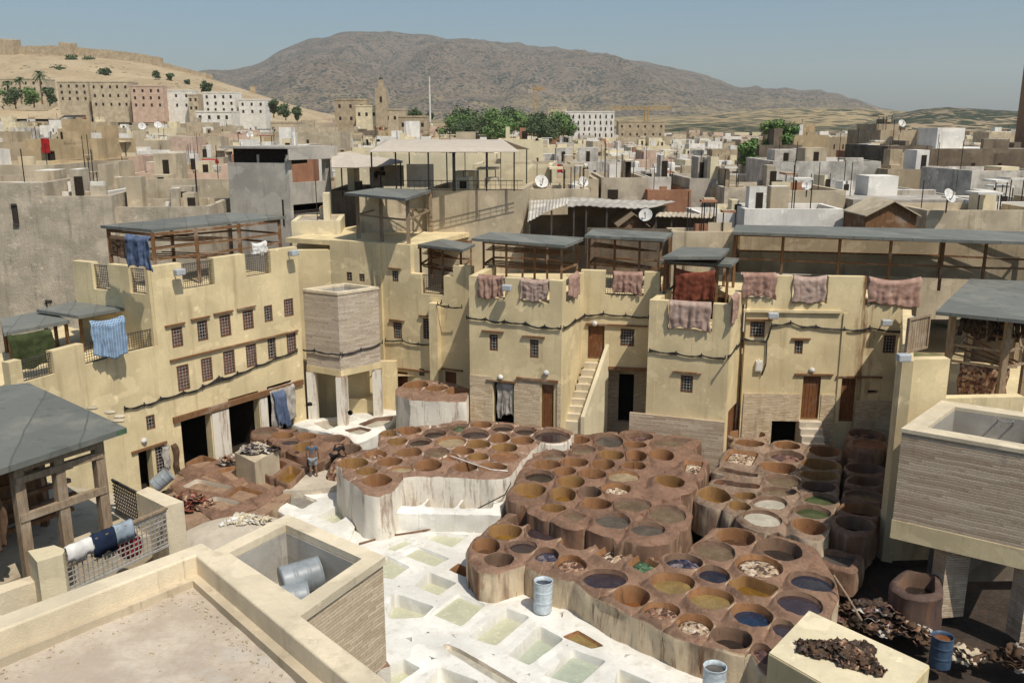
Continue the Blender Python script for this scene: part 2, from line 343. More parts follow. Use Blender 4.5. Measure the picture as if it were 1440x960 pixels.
def fbm(x, y, z, s): return noise.fractal(Vector((x * s, y * s, z * s)), 1, 2, 3)
def hide_mound(name, poly, z, mat, label, seed, group, h=.10):
    """crumpled heap of wet hides lying in a vat"""
    c = poly.mean(0); mb = MB(); n = len(poly); rings = 9; rows = []
    for k in range(rings + 1):
        s = k / rings; row = []
        for i in range(n + 1):
            p = c + (poly[i % n] - c) * s * .95
            hh = h * (1 - s ** 4) * (.5 + 1.1 * abs(fbm(p[0] + seed, p[1], seed, 3.2))) + .05 * fbm(p[0], p[1], seed, 9) * (1 - s ** 3) - .05 * s ** 6
            row.append((p[0], p[1], z + hh))
        rows.append(row)
    mb.grid(rows, flip=True)
    return tag(mb.build(name, mat, smooth=True, loc=(c[0], c[1], z)), label, 'hides', group)
def ell(u, v, a, b, z, n=30, T=None):
    x, y = T(u, v); sx, sy = T(u + a, v)[0] - x, T(u, v + b)[1] - y
    c = at(x, y, z); ax = (at(x + sx, y, z) - at(x - sx, y, z)).length / 2; ay = abs(at(x, y - sy, z).y - at(x, y + sy, z).y) / 2
    cy = (at(x, y - sy, z).y + at(x, y + sy, z).y) / 2
    w = random.uniform(0, 6.28); k = random.uniform(0, .05)
    out = []
    for i in range(n):
        t = 2 * math.pi * i / n; r = 1 + k * math.cos(2 * t + w) + k * .7 * math.cos(3 * t + 2 * w)
        out.append((c.x + ax * r * math.cos(t), cy + ay * r * math.sin(t)))
    return np.array(out)
def rounded(pts, k=.16, n=5):
    pts = [np.array(p) for p in pts]; out = []; m = len(pts)
    for i in range(m):
        p, q, r = pts[i - 1], pts[i], pts[(i + 1) % m]
        a = q + (p - q) * k; b = q + (r - q) * k
        for j in range(n + 1):
            t = j / n; out.append((1 - t) ** 2 * a + 2 * t * (1 - t) * q + t * t * b)
    return np.array(out)
def vat_block(where, z, base, outline, vats, clay, cat='vat', name='tanning_vat', group=None, noun='vat', adj='round clay', rim=.032, wob=1.0, dip=.085, scallop=.26):
    """vats: (hole polygon, kind, optional depth)"""
    outline = np.array([tuple(at(x, y, z))[:2] for x, y in outline])
    vats = [(v[0].copy(), *v[1:]) for v in vats]
    for it in range(10):                                # walls between neighbours keep a least thickness
        for i in range(len(vats)):
            for j in range(i):
                A_, B_ = vats[i][0], vats[j][0]
                if np.hypot(*(A_.mean(0) - B_.mean(0))) > 4: continue
                if min(poly_dist(A_, B_).min(), poly_dist(B_, A_).min()) < .04:
                    for P_ in (A_, B_): P_ -= P_.mean(0) * 0; m_ = P_.mean(0); P_[:] = m_ + (P_ - m_) * .98
    holes = [v[0] for v in vats]; cen = [h.mean(0) for h in holes]; rad = [np.hypot(*(h - c).T).max() for h, c in zip(holes, cen)]
    NA = 60; th = np.arange(NA) * 2 * math.pi / NA; dirs0 = np.stack([np.cos(th), np.sin(th)], 1)
    for i, (poly, kind, *extra) in enumerate(vats):
        K = KIND[kind]; depth = extra[0] if extra else K[1] * random.uniform(.85, 1.15); c = cen[i]
        def trace(D):
            rh = ray_hits(c, D, poly); rh = np.where(rh > 50, rad[i], rh)
            ro = ray_hits(c, D, outline); ro = np.where(ro > 50, rh + .3, ro); ro = np.maximum(ro, rh + .09)
            S = np.linspace(0, 1, 50); pts = c + D[:, None, :] * (rh[:, None] + (ro - rh)[:, None] * S)[..., None]
            flat = pts.reshape(-1, 2); own = poly_dist(flat, poly); oth = np.full(len(flat), 1e9)
            for j in range(len(holes)):
                if j != i and np.hypot(*(cen[j] - c)) < ro.max() * 2 + rad[j]: oth = np.minimum(oth, poly_dist(flat, holes[j]))
            hit = ((oth < own).reshape(len(D), -1)); idx = np.where(hit.any(1), hit.argmax(1), 999); outer = idx == 999
            fd = (own - oth).reshape(len(D), -1); k1 = np.clip(idx, 1, 49); ar = np.arange(len(D)); f1, f0 = fd[ar, k1], fd[ar, k1 - 1]; tt = k1 - 1 + np.clip(-f0 / (f1 - f0 + 1e-9), 0, 1); tt = np.where(idx == 0, 0, tt)
            Rr = np.where(outer, ro, rh + (ro - rh) * tt / 49 + (.014 if dip else .008)); return rh, np.maximum(Rr, rh + .03), outer
        ang = th; rh, Rr, outer = trace(dirs0)
        extra_a = []
        for a in range(NA):
            b = (a + 1) % NA
            if outer[a] != outer[b]: extra_a += [ang[a] + (2 * math.pi / NA) * k / 9 for k in range(1, 9)]
        ang = np.sort(np.concatenate([ang, np.array(extra_a)])) if extra_a else ang
        dirs = np.stack([np.cos(ang), np.sin(ang)], 1)
        if extra_a: rh, Rr, outer = trace(dirs)
        NB = len(ang)
        bp = c + dirs * Rr[:, None]; edge = poly_dist(bp, outline); gap = poly_dist(bp, poly)
        cap_ = (outer | (edge > -.28)) & (Rr > rh + scallop); Rr = np.where(cap_, rh + scallop, Rr); outer = outer | cap_
        dp = np.where(outer, .03, np.clip(dip * .5 + .42 * (gap - .04), .03, .18) if dip else .006); lip = np.minimum(.04, (Rr - rh) * .45)
        mb = MB(); rows = []
        def ring(fr, fz, side=False, amp=None):
            row = []
            for a in range(NB + 1):
                a %= NB; r = fr(a); p = c + dirs[a] * r; zz = fz(a)
                n1 = fbm(p[0], p[1], z, 1.5) * .05 * wob + fbm(p[0], p[1], z, 6) * .014 * wob
                k_ = (.02 if amp is None else amp(a)) * wob if side else 0; n2 = fbm(p[0] + 31, p[1], zz, 1.1) * k_; n3 = fbm(p[0], p[1] + 47, zz, 1.1) * k_
                row.append((p[0] + n2, p[1] + n3, zz + (0 if side else n1)))
            return row
        bot = z - depth - .12
        rows.append(ring(lambda a: rh[a] * .90, lambda a: bot, True)); rows.append(ring(lambda a: rh[a] * .97, lambda a: z - depth * .5, True))
        rows.append(ring(lambda a: rh[a] * .995, lambda a: z - .05)); rows.append(ring(lambda a: rh[a] + lip[a] * .4, lambda a: z + rim * .7))
        rows.append(ring(lambda a: rh[a] + lip[a], lambda a: z + rim))
        rows.append(ring(lambda a: rh[a] + lip[a] + (Rr[a] - rh[a] - lip[a]) * .35, lambda a: z + (rim * .55 if outer[a] else rim * .4 - dp[a] * .35)))
        rows.append(ring(lambda a: rh[a] + lip[a] + (Rr[a] - rh[a] - lip[a]) * .75, lambda a: z + (-.01 if outer[a] else -dp[a] * (.85 if dip else .12))))
        rows.append(ring(lambda a: Rr[a], lambda a: z - (.09 if outer[a] else dp[a])))
        for q in (.12, .3, .5, .75, 1.0):
            rows.append(ring(lambda a: Rr[a] + (.03 * q if outer[a] else -.006), lambda a: z - .09 - (z - .09 - base) * q if outer[a] else z - dp[a] - (z - dp[a] - base) * q, True, lambda a: .09 if outer[a] else 0))
        mb.grid(rows[:4], 1, flip=False); mb.grid(rows[3:8], 0).grid(rows[7:], 0)
        liqd = K[0]
        lab = f"vat of {K[3]} in the {where}" if cat == 'vat' else f"{adj} {noun} with {K[3]} {where}"
        ob = tag(mb.build(name, [clay, M[K[2]]], smooth=True, loc=(c[0], c[1], base)), lab, cat, group)
        lb = MB(); m = len(poly); lb.quadface([(c[0] + (p[0] - c[0]) * 1.0, c[1] + (p[1] - c[1]) * 1.0, z - depth) for p in poly])
        if len(K) > 4:
            pp = poly if (np.roll(poly, -1, 0)[:, 1] * poly[:, 0] - np.roll(poly, -1, 0)[:, 0] * poly[:, 1]).sum() > 0 else poly[::-1]
            hide_mound('hide_heap', pp, z - depth, HID[K[4]], f"{K[3].replace('hides', 'wet hides')} soaking in the {where}" if cat == 'vat' else f"wet hides in the basin {where}", i * 3.1, 'hides soaking in vats')
        lb.build('dye_liquid', LIQ[liqd], ob)
def T3(u, v): return 480 + u / 3, 560 + v / 3
def T5(u, v): return 640 + u * .3889, 640 + v * .3889
def T6(u, v): return 960 + u * .41667, 560 + v * .41667
def T2(u, v): return 240 + u / 3, 480 + v / 3
def T4(u, v): return 400 + u * .3889, 640 + v * .3889
def E(T, z, s):
    out = []
    for tok in s.split(';'):
        u, v, a, b, k = tok.split(); out.append((ell(float(u), float(v), float(a) * 1.10, float(b) * 1.10, z, T=T), k))
    return out
def Q(T, z, pts, kind, depth=None, k=.14):
    p = rounded([tuple(at(*T(u, v), z))[:2] for u, v in pts], k)
    return (p, kind) if depth is None else (p, kind, depth)
# left block with the white front
zL = 2.1
vL = E(T3, zL, "205 150 45 14 o;236 182 40 14 o;285 137 62 20 r;393 150 55 23 d;590 113 40 13 r;680 126 48 17 d;775 138 54 20 d;563 152 60 23 p;667 170 45 20 r;888 160 75 28 p;"
       "332 185 53 22 d;465 185 62 24 e;578 195 50 18 o;690 210 60 20 o;145 240 57 24 hn;285 230 50 17 b;405 228 60 25 w;515 223 45 17 b;577 247 42 16 o;690 250 65 22 c;"
       "50 275 60 20 o;205 270 60 22 b;108 310 50 17 o;150 347 70 25 r;255 300 45 12 e;365 283 52 22 b;460 250 38 13 c;525 290 55 22 b;635 290 70 22 b;765 180 45 17 r")
vL.append(Q(T3, zL, [(455, 128), (490, 103), (545, 108), (500, 150)], 'G'))
oL = [(478, 652), (482, 668), (495, 676), (504, 684), (511, 692), (530, 696), (550, 691), (560, 679), (568, 668), (605, 667), (660, 669), (700, 671), (716, 668), (724, 658), (740, 640), (748, 630), (760, 622), (800, 618), (808, 606), (795, 600), (748, 597), (700, 592), (640, 590), (600, 597), (545, 603), (532, 611), (531, 628), (508, 632), (488, 640)]
vat_block('white fronted left block', zL, 0, oL, vL, M['clay_white'], group='vats of the left block', scallop=9)
# middle block
zM = 1.85
vM = E(T3, zM, "1003 178 42 16 r;808 212 52 18 b;930 207 52 17 k;1019 219 60 25 w;1130 180 60 30 g;1240 195 55 18 r;1258 162 58 17 hp;895 242 55 22 w;1140 240 52 20 o;1245 243 45 24 b;1350 240 48 21 r;"
       "865 281 62 18 b;985 270 52 20 b;1105 280 52 21 b;1235 285 50 18 b;945 308 42 16 r;1060 318 57 22 b;1190 330 60 22 e;835 328 56 25 d;968 352 58 23 o;1385 350 55 24 o;1160 382 54 22 hb;795 388 60 27 o;"
       "935 405 52 32 o;1050 395 48 22 k;1077 445 62 26 r;1228 450 72 30 w;1375 490 72 37 w;895 465 55 18 o;1145 515 80 36 g;1290 550 80 35 g")
vM += [Q(T3, zM, [(912, 490), (965, 460), (1045, 495), (985, 530)], 'w'), Q(T3, zM, [(1310, 175), (1400, 165), (1480, 178), (1420, 205), (1330, 200)], 'w'), Q(T6, zM, [(2, 252), (8, 208), (72, 216), (48, 258)], 'hb', .15)]
oM = [(712, 690), (717, 704), (735, 716), (752, 722), (772, 733), (800, 743), (820, 744), (835, 755), (858, 765), (890, 770), (914, 770), (940, 762), (968, 740), (975, 722), (966, 710), (985, 690), (994, 652), (1003, 640), (1012, 622), (975, 610), (905, 602), (860, 604), (815, 602), (806, 612), (800, 620), (762, 624), (748, 632), (741, 643), (729, 661), (722, 680)]
vat_block('middle block', zM, .2, oM, vM, M['clay'], group='vats of the middle block', scallop=.5)
# near honeycomb
zN = 1.35
vN = E(T3, zN, "690 565 60 31 o;865 560 84 40 p;610 625 53 31 b;765 625 60 26 p;1000 603 72 37 r;665 680 57 25 k;865 662 63 37 hi;970 700 68 41 hn;1110 762 88 39 p;1225 835 78 43 r")
vN += E(T5, zN, "825 385 64 27 hi;938 346 80 40 w;1015 296 73 36 b;1175 341 73 36 k;935 432 54 31 i;1100 402 73 37 hb;787 462 70 36 y;1290 457 66 34 i;925 518 73 38 y;1245 537 73 40 p;1075 578 76 46 u;745 562 65 33 hn;865 612 64 34 hb;1000 660 69 38 k;1192 630 42 36 p;1117 718 33 36 hp")
vN += [Q(T3, zN, [(690, 515), (760, 485), (820, 515), (760, 545)], 'k'), Q(T3, zN, [(1072, 655), (1145, 612), (1225, 652), (1150, 700)], 'hb'), Q(T3, zN, [(1205, 700), (1262, 660), (1345, 700), (1275, 738)], 'hg'), Q(T5, zN, [(988, 462), (1045, 432), (1172, 478), (1135, 515), (1040, 505)], 'o', .34)]
oN = [(656, 770), (658, 786), (672, 802), (698, 804), (722, 797), (738, 791), (757, 803), (807, 816), (823, 828), (862, 850), (912, 873), (951, 893), (990, 905), (1029, 917), (1055, 920), (1068, 938), (1090, 955), (1130, 930), (1161, 880), (1181, 836), (1172, 806), (1152, 774), (1146, 766), (1105, 755), (1052, 742), (1000, 741), (985, 756), (971, 768), (964, 780), (936, 776), (926, 784), (893, 768), (835, 753), (757, 724), (722, 712), (690, 737), (664, 758)]
vat_block('near honeycomb block', zN, .1, oN, vN, M['clay_mid'], group='vats of the near honeycomb', scallop=9)
# right block and the shaded row beyond it
zR = 1.5
vR = E(T5, zR, "938 146 55 27 o;1047 147 39 13 o;1028 184 47 20 o;1140 172 60 22 m;1112 229 76 35 m;1280 258 62 30 r")
vR += E(T6, zR, "353 160 38 13 b;350 196 58 19 hp;322 233 52 19 r;480 180 45 17 r;465 224 60 20 o;460 262 56 15 o;338 277 54 20 w;325 314 53 16 w;460 299 54 18 k;465 340 55 20 G;440 385 60 25 G;215 122 58 11 b;225 152 42 11 b")
vR += [Q(T6, zR, [(135, 212), (163, 172), (258, 186), (235, 226)], 'hb', .12), Q(T6, zR, [(100, 292), (118, 275), (262, 293), (255, 306)], 'hp', .2), Q(T6, zR, [(115, 245), (130, 235), (255, 258), (250, 270)], 'k', .3)]
oR = [(972, 694), (976, 706), (1000, 714), (1012, 716), (1022, 722), (1036, 730), (1045, 739), (1068, 746), (1107, 754), (1158, 757), (1166, 746), (1178, 702), (1184, 650), (1184, 624), (1140, 614), (1085, 616), (1070, 604), (1035, 605), (1030, 618), (1016, 634), (1002, 648), (994, 682), (983, 687)]
vat_block('right block', zR, .2, oR, vR, M['clay_grey'], group='vats of the right block')
vS = E(T6, zR, "625 195 55 15 b;615 238 55 17 k;620 282 56 15 k;612 332 56 19 w;602 376 56 21 b;578 424 52 23 k")
oS = [(1166, 728), (1170, 748), (1196, 760), (1222, 752), (1234, 735), (1240, 700), (1247, 660), (1250, 632), (1194, 632), (1190, 660), (1184, 705)]
vat_block('shaded right row', zR, .2, oS, vS, M['clay'], group='vats of the shaded row')
zS2 = 2.0
vat_block('raised pair by the red brown door', zS2, .2, [(1188, 612), (1188, 630), (1205, 638), (1245, 636), (1250, 620), (1248, 603), (1215, 598)], E(T6, zS2, "612 122 45 14 hp;632 157 48 16 c"), M['clay'], group='raised vats by the right wall')
vat_block('shaded floor behind the honeycomb', .9, 0, [(1130, 775), (1145, 795), (1205, 812), (1225, 785), (1200, 772), (1160, 768)], [Q(T6, .9, [(430, 530), (480, 515), (590, 530), (560, 575)], 'g')], M['clay'], adj='rectangular', group='floor vats')
vat_block('shaded corner under the right tank', 1.3, 0, [(1250, 815), (1258, 840), (1300, 848), (1330, 835), (1330, 800), (1275, 795)], [Q(T6, 1.3, [(720, 630), (760, 590), (850, 600), (850, 660), (770, 660)], 'k')], M['clay_shaded'], adj='big', group='floor vats')
# raised vats at the back, vats by the arches
zU = 2.9
vat_block('raised back block', zU, 0.4, [(556, 545), (556, 552), (575, 560), (620, 562), (655, 562), (662, 548), (640, 537), (590, 533)], E(T2, zU, "1035 184 54 17 r;1122 197 52 14 b;1208 210 48 15 b"), M['clay_white'], group='raised vats at the back', scallop=9)
zK = 1.3
oK = [(352, 600), (352, 612), (372, 622), (392, 634), (405, 645), (428, 652), (470, 650), (498, 640), (508, 630), (505, 618), (488, 606), (455, 600), (400, 592)]
vat_block('arch side cluster', zK, .3, oK, E(T2, zK, "400 381 44 14 w;475 397 39 13 b;572 403 40 12 b;688 413 42 13 k;502 424 44 14 p;560 446 42 19 o;745 456 52 19 k"), M['clay'], group='vats by the arches')
zB = .75
G_ = 'rectangular basins by the left building'
vat_block('by the arch side cluster', zB + .2, .1, [(360, 660), (398, 640), (436, 655), (405, 678)], [Q(T2, zB + .2, [(385, 548), (450, 500), (492, 516), (425, 572)], 'c', .3), Q(T2, zB + .2, [(445, 577), (505, 525), (555, 545), (500, 600)], 'o', .3)], M['clay'], 'basin', 'soaking_basin', G_, 'basin', 'brown rectangular', wob=.4, scallop=9)
oB1 = [(238, 680), (285, 655), (342, 655), (405, 683), (360, 712), (300, 728), (262, 700)]
vat_block('in the sunken group', zB, 0, oB1, [Q(T2, zB, [(45, 615), (110, 580), (262, 612), (215, 645)], 'E', .35), Q(T2, zB, [(230, 655), (290, 610), (395, 640), (305, 672)], 'b', .35), Q(T2, zB, [(100, 690), (190, 655), (300, 680), (215, 715)], 'E', .4), Q(T2, zB, [(200, 545), (270, 525), (335, 560), (260, 590)], 'b', .4), Q(T2, zB, [(350, 590), (380, 560), (480, 595), (420, 625)], 'b', .4)], M['clay'], 'basin', 'soaking_basin', G_, 'basin', 'clay rectangular', wob=.4, scallop=9)
vat_block('at the foot of the left building', zB, 0, [(250, 662), (286, 640), (312, 648), (272, 672)], [Q(T2, zB, [(65, 515), (130, 482), (195, 500), (120, 532)], 'b', .4)], M['clay'], 'basin', 'soaking_basin', G_, 'basin', 'shallow clay', wob=.4, scallop=9)
# lime pits
GL = 'white lime pits'
zl = .3
vl = [Q(T4, zl, p, k, d, .07) for p, k, d in (
 ([(510, 300), (540, 278), (668, 288), (605, 332)], 'L', .14), ([(420, 357), (480, 327), (597, 373), (540, 402)], 'L', .12), ([(352, 335), (430, 300), (476, 308), (400, 345)], 'L', .12),
 ([(340, 365), (365, 360), (452, 404), (392, 446), (345, 440)], 'L', .12), ([(472, 470), (520, 422), (622, 460), (555, 506)], 'L', .35), ([(365, 550), (400, 500), (540, 545), (500, 585), (380, 590)], 'L', .4),
 ([(530, 572), (628, 500), (727, 540), (640, 618)], 'L', .1), ([(664, 655), (800, 553), (887, 583), (765, 687)], 'L', .28), ([(803, 724), (920, 610), (1016, 662), (885, 762)], 'l', .42), ([(938, 795), (1040, 700), (1162, 742), (1065, 830)], 'l', .22),
 ([(1200, 800), (1205, 770), (1330, 823), (1290, 860), (1190, 850)], 'L', .45), ([(596, 415), (630, 390), (664, 410), (655, 440)], 'y', .3), ([(330, 778), (430, 735), (490, 768), (400, 830)], 'L', .4), ([(490, 840), (560, 765), (700, 815), (650, 880)], 'L', .5),
 ([(1000, 655), (1060, 630), (1160, 690), (1110, 700)], 'y', .1), ([(560, 690), (600, 680), (860, 830), (820, 850)], 'E', .12))]
ol = [(440, 760), (470, 745), (535, 735), (560, 742), (640, 742), (700, 735), (745, 742), (718, 795), (728, 825), (775, 845), (860, 868), (925, 912), (1030, 950), (1060, 1010), (900, 1060), (700, 1040), (560, 1000), (480, 900)]
vat_block('in the lime yard', zl, -.1, ol, vl, M['lime'], 'lime pit', 'lime_pit', GL, 'pit', 'white square', rim=.006, wob=.22, dip=.0, scallop=9)
zl2 = .5
vl2 = [Q(T2, zl2, [(445, 655), (508, 628), (622, 670), (555, 707)], 'D', .12), Q(T2, zl2, [(615, 738), (715, 688), (770, 715), (690, 770)], 'L', .3), Q(T2, zl2, [(605, 610), (640, 580), (690, 605), (660, 632)], 'E', .3)]
vat_block('beside the left block', zl2, -.1, [(375, 705), (410, 685), (440, 668), (478, 660), (490, 690), (500, 735), (490, 760), (440, 745)], vl2, M['lime'], 'lime pit', 'lime_pit', GL, 'pit', 'white limed', rim=.01, wob=.7, dip=.0, scallop=9)
zl3 = 1.1
vat_block('on the ledge', zl3, 0, [(553, 712), (562, 690), (570, 676), (640, 672), (700, 676), (714, 690), (704, 722), (640, 720), (555, 718)], [Q(T3, zl3, [(235, 452), (270, 375), (395, 380), (335, 455)], 'E', .38), Q(T3, zl3, [(347, 458), (400, 390), (532, 395), (480, 462)], 'E', .38), Q(T3, zl3, [(492, 463), (545, 395), (650, 395), (636, 465)], 'E', .38)], M['lime'], 'lime pit', 'lime_pit', GL, 'pit', 'sloping white', rim=.01, wob=.6, dip=0, scallop=9)
zl4 = .9
vat_block('before the small brick tank', zl4, 0, [(395, 590), (430, 600), (490, 612), (500, 622), (520, 615), (556, 592), (560, 575), (530, 570), (470, 585)], [Q(T2, zl4, [(600, 345), (660, 330), (720, 350), (660, 372)], 'E', .2), Q(T2, zl4, [(730, 375), (800, 358), (850, 372), (800, 395)], 'm', .15), Q(T2, zl4, [(790, 350), (870, 318), (940, 315), (925, 345), (850, 365)], 'm', .2)], M['lime'], 'lime pit', 'lime_pit', GL, 'pit', 'low white', rim=.01, wob=.7, dip=0, scallop=9)
# ------------------------------------------------------------------ walls with openings
class Wall:
    """vertical facade from P to Q (xy); the courtyard side lies on the right hand of P->Q turned towards the camera"""
    def __init__(s, P, Q):
        s.P, s.Q = Vector((P[0], P[1])), Vector((Q[0], Q[1])); s.d = (s.Q - s.P); s.L = s.d.length; s.d.normalize()
        s.n = Vector((s.d.y, -s.d.x))                      # outward (towards camera when P is left of Q)
    def uv(s, px, py):
        r = ray(px, py); a, b = r.x, r.y                    # solve t*r.xy = P + u*d
        det = a * -s.d.y + s.d.x * b
        t = (s.P.x * -s.d.y + s.d.x * s.P.y) / det
        u = (a * s.P.y - b * s.P.x) / det
        q = Vector((a * t, b * t)); u = (q - s.P).dot(s.d)
        return u, CH + r.z * t
    def rect(s, x0, y0, x1, y1):
        xc, yc = (x0 + x1) / 2, (y0 + y1) / 2
        return [s.uv(x0, yc)[0], s.uv(x1, yc)[0], s.uv(xc, y1)[1], s.uv(xc, y0)[1]]
    def pt(s, u, z, off=0):
        q = s.P + s.d * u + s.n * off; return Vector((q.x, q.y, z))
    def shell(s, mb, z0, z1, holes, t=.35, u0=0, u1=None, mi=0, cap=None, wob=.02):
        """slab of thickness t behind the plane with rectangular openings cut through"""
        u1 = s.L if u1 is None else u1; holes = [h[:4] for h in holes]
        def cuts(lo, hi, vals, step):
            c = sorted({round(v, 4) for v in [lo, hi] + [v for v in vals if lo < v < hi]}); out = [c[0]]
            for v in c[1:]:
                k = max(1, int((v - out[-1]) / step)); a = out[-1]
                out += [a + (v - a) * j / k for j in range(1, k + 1)]
            return out
        U = cuts(u0, u1, [h[0] for h in holes] + [h[1] for h in holes], 1.2); V = cuts(z0, z1, [h[2] for h in holes] + [h[3] for h in holes], 1.2)
        nu, nv = len(U) - 1, len(V) - 1
        full = [[not any(h[0] < (U[i] + U[i + 1]) / 2 < h[1] and h[2] < (V[j] + V[j + 1]) / 2 < h[3] for h in holes) for j in range(nv)] for i in range(nu)]
        def p(i, j, back):
            w = wob * (fbm(s.P.x + U[i] * 1.0, V[j] * 1.0, s.P.y, .5))
            q = s.pt(U[i], V[j] , -t if back else w); return q
        for i in range(nu):
            for j in range(nv):
                if not full[i][j]: continue
                mb.quadface([p(i, j, 0), p(i + 1, j, 0), p(i + 1, j + 1, 0), p(i, j + 1, 0)], mi)
                mb.quadface([p(i + 1, j, 1), p(i, j, 1), p(i, j + 1, 1), p(i + 1, j + 1, 1)], mi)
                if i == 0 or not full[i - 1][j]: mb.quadface([p(i, j, 1), p(i, j, 0), p(i, j + 1, 0), p(i, j + 1, 1)], mi)
                if i == nu - 1 or not full[i + 1][j]: mb.quadface([p(i + 1, j, 0), p(i + 1, j, 1), p(i + 1, j + 1, 1), p(i + 1, j + 1, 0)], mi)
                if j == 0 or not full[i][j - 1]: mb.quadface([p(i, j, 1), p(i + 1, j, 1), p(i + 1, j, 0), p(i, j, 0)], mi)
                if j == nv - 1 or not full[i][j + 1]: mb.quadface([p(i, j + 1, 0), p(i + 1, j + 1, 0), p(i + 1, j + 1, 1), p(i, j + 1, 1)], mi if cap is None else cap)
    def frame(s, name, r, mat, parent, w=.06, dep=.08, off=-.06):
        mb = MB(); a, b, c, d = r
        for (x0, x1, y0, y1) in ((a, a + w, c, d), (b - w, b, c, d), (a + w, b - w, c, c + w), (a + w, b - w, d - w, d)):
            s.slab(mb, x0, x1, y0, y1, off, dep)
        return mb.build(name, mat, parent)
    def slab(s, mb, u0, u1, z0, z1, off, dep, mi=0):
        P = [s.pt(u0, 0, off), s.pt(u1, 0, off), s.pt(u1, 0, off - dep), s.pt(u0, 0, off - dep)]
        mb.prism([(p.x, p.y) for p in P], z0, z1, mi)
    def grille(s, name, r, mat, parent, step=.14, off=-.04, w=.018):
        mb = MB(); a, b, c, d = r; n = max(2, round((b - a) / step)); m = max(2, round((d - c) / step))
        for i in range(1, n): u = a + (b - a) * i / n; mb.bar(s.pt(u, c, off), s.pt(u, d, off), w)
        for j in range(1, m): z = c + (d - c) * j / m; mb.bar(s.pt(a, z, off), s.pt(b, z, off), w)
        return mb.build(name, mat, parent)
    def window(s, parent, r, frame='redwood', bars='iron_pale', pane='dark', label=None):
        w = s.frame('window', r, M[frame], parent, .065, .13, -.02)
        s.grille('window_grille', r, M[bars], w)
        mb = MB(); s.slab(mb, r[0] + .01, r[1] - .01, r[2] + .01, r[3] - .01, -.12, .03); mb.build('window_pane', M[pane], w)
        return w
    def door(s, parent, r, mat='door', off=-.1):
        mb = MB(); n = 5; w = (r[1] - r[0]) / n
        for i in range(n): s.slab(mb, r[0] + i * w + .006, r[0] + (i + 1) * w - .006, r[2], r[3] - .02, off, .05)
        d = mb.build('door', M[mat], parent); s.frame('door_frame', [r[0] - .05, r[1] + .05, r[2], r[3] + .05], M['wood'], d, .07, .1, -.03); return d
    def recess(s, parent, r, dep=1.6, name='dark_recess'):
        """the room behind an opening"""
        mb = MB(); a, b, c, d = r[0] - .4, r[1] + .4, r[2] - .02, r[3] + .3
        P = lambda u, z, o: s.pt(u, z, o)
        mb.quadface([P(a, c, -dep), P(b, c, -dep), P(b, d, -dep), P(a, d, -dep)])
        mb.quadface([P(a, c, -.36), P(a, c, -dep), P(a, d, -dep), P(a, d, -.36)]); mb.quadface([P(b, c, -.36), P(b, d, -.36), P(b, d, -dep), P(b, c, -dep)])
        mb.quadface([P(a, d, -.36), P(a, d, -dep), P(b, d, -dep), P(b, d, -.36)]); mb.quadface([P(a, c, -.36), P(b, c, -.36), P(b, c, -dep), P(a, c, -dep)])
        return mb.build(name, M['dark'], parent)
    def ledge(s, mb, u0, u1, z, h=.07, out=.10): s.slab(mb, u0, u1, z, z + h, out, out - .004)
M['iron_pale'] = m_plain('pale_iron_bars', (.36, .34, .31), .6, .3)
def Z3(u, v): return u / 3, 280 + v / 3                  # zooms of the photograph the openings were read from
def Z5(u, v): return 400 + u / 3, 280 + v / 3
def Z6(u, v): return 800 + u * .44444, 280 + v * .44444
def ZA(u, v): return u * .45848, 520 + v * .45848
def rc(w, T, s): x0, x1, y0, y1 = s; a = T(x0, y0); b = T(x1, y1); return w.rect(a[0], a[1], b[0], b[1])
def xy(v): return (v[0], v[1])
def railing(w, r, name, label, group, off=-.14, mat='iron', step=.11):
    """iron grille set in a gap of the parapet"""
    t = thing(name, label, 'railing', w.pt((r[0] + r[1]) / 2, r[2], off), group)
    mb = MB(); a, b, c, d = r
    for z in (c + .02, d - .03): mb.bar(w.pt(a, z, off), w.pt(b, z, off), .035)
    build_each(mb, 'rail', M[mat], t); w.grille('bars', [a, b, c, d], M[mat], t, step, off, .016); return t
def drape(w, r, name, label, cat, mat, group=None, off=.06, folds=5, sag=.12, over=.35, seed=0, lean=0):
    """cloth or hide hung over a rail in the plane of wall w"""
    a, b, c, d = r; rows = []; rnd = random.Random(seed + int(a * 100)); ph = rnd.uniform(0, 6); n = 34; k = 22
    for j in range(k + 1):
        row = []; t = j / k
        for i in range(n + 1):
            x = i / n; z = d - (d - c) * t; edge = abs(2 * x - 1)
            z -= sag * math.sin(math.pi * x) * (1 - t) * (.5 + .5 * math.sin(ph)) * .8
            z += (.10 * math.sin(5 * x + ph) + .05 * math.sin(13 * x + ph * 2) + .12 * fbm(x * 3, ph, 0, 1)) * t * (d - c) * .7
            amp = .04 * (.25 + t) * (.6 + .8 * abs(math.sin(2.2 * x + ph)))
            o = off + amp * (2.6 * noise.noise(Vector((x * folds * 1.7 + ph, t * .7, seed * 1.7))) + .9 * noise.noise(Vector((x * folds * 4.5, t * 1.5 + ph, seed)))) + .04 + .03 * fbm(x * 4, t * 4, seed, 1.5)
            if t < .12: o -= (1 - t / .12) * .16
            row.append(w.pt(a + (b - a) * x + lean * t + .03 * math.sin(9 * t + ph) * edge, z, o))
        rows.append(row)
    mb = MB(); mb.grid(rows); p = w.pt((a + b) / 2, c, off)
    return tag(solid(mb.build(name, mat, smooth=True, loc=p), .012), label, cat, group)
def roof_slab(parent, px, z, th=.13, mat='roof', over=0, name='roof', tilt=None):
    pts = [xy(at(x, y, z)) for x, y in px]; c = Vector((sum(p[0] for p in pts) / len(pts), sum(p[1] for p in pts) / len(pts)))
    mb = MB(); mb.prism(pts, z - th, z); return mb.build(name, M[mat], parent)
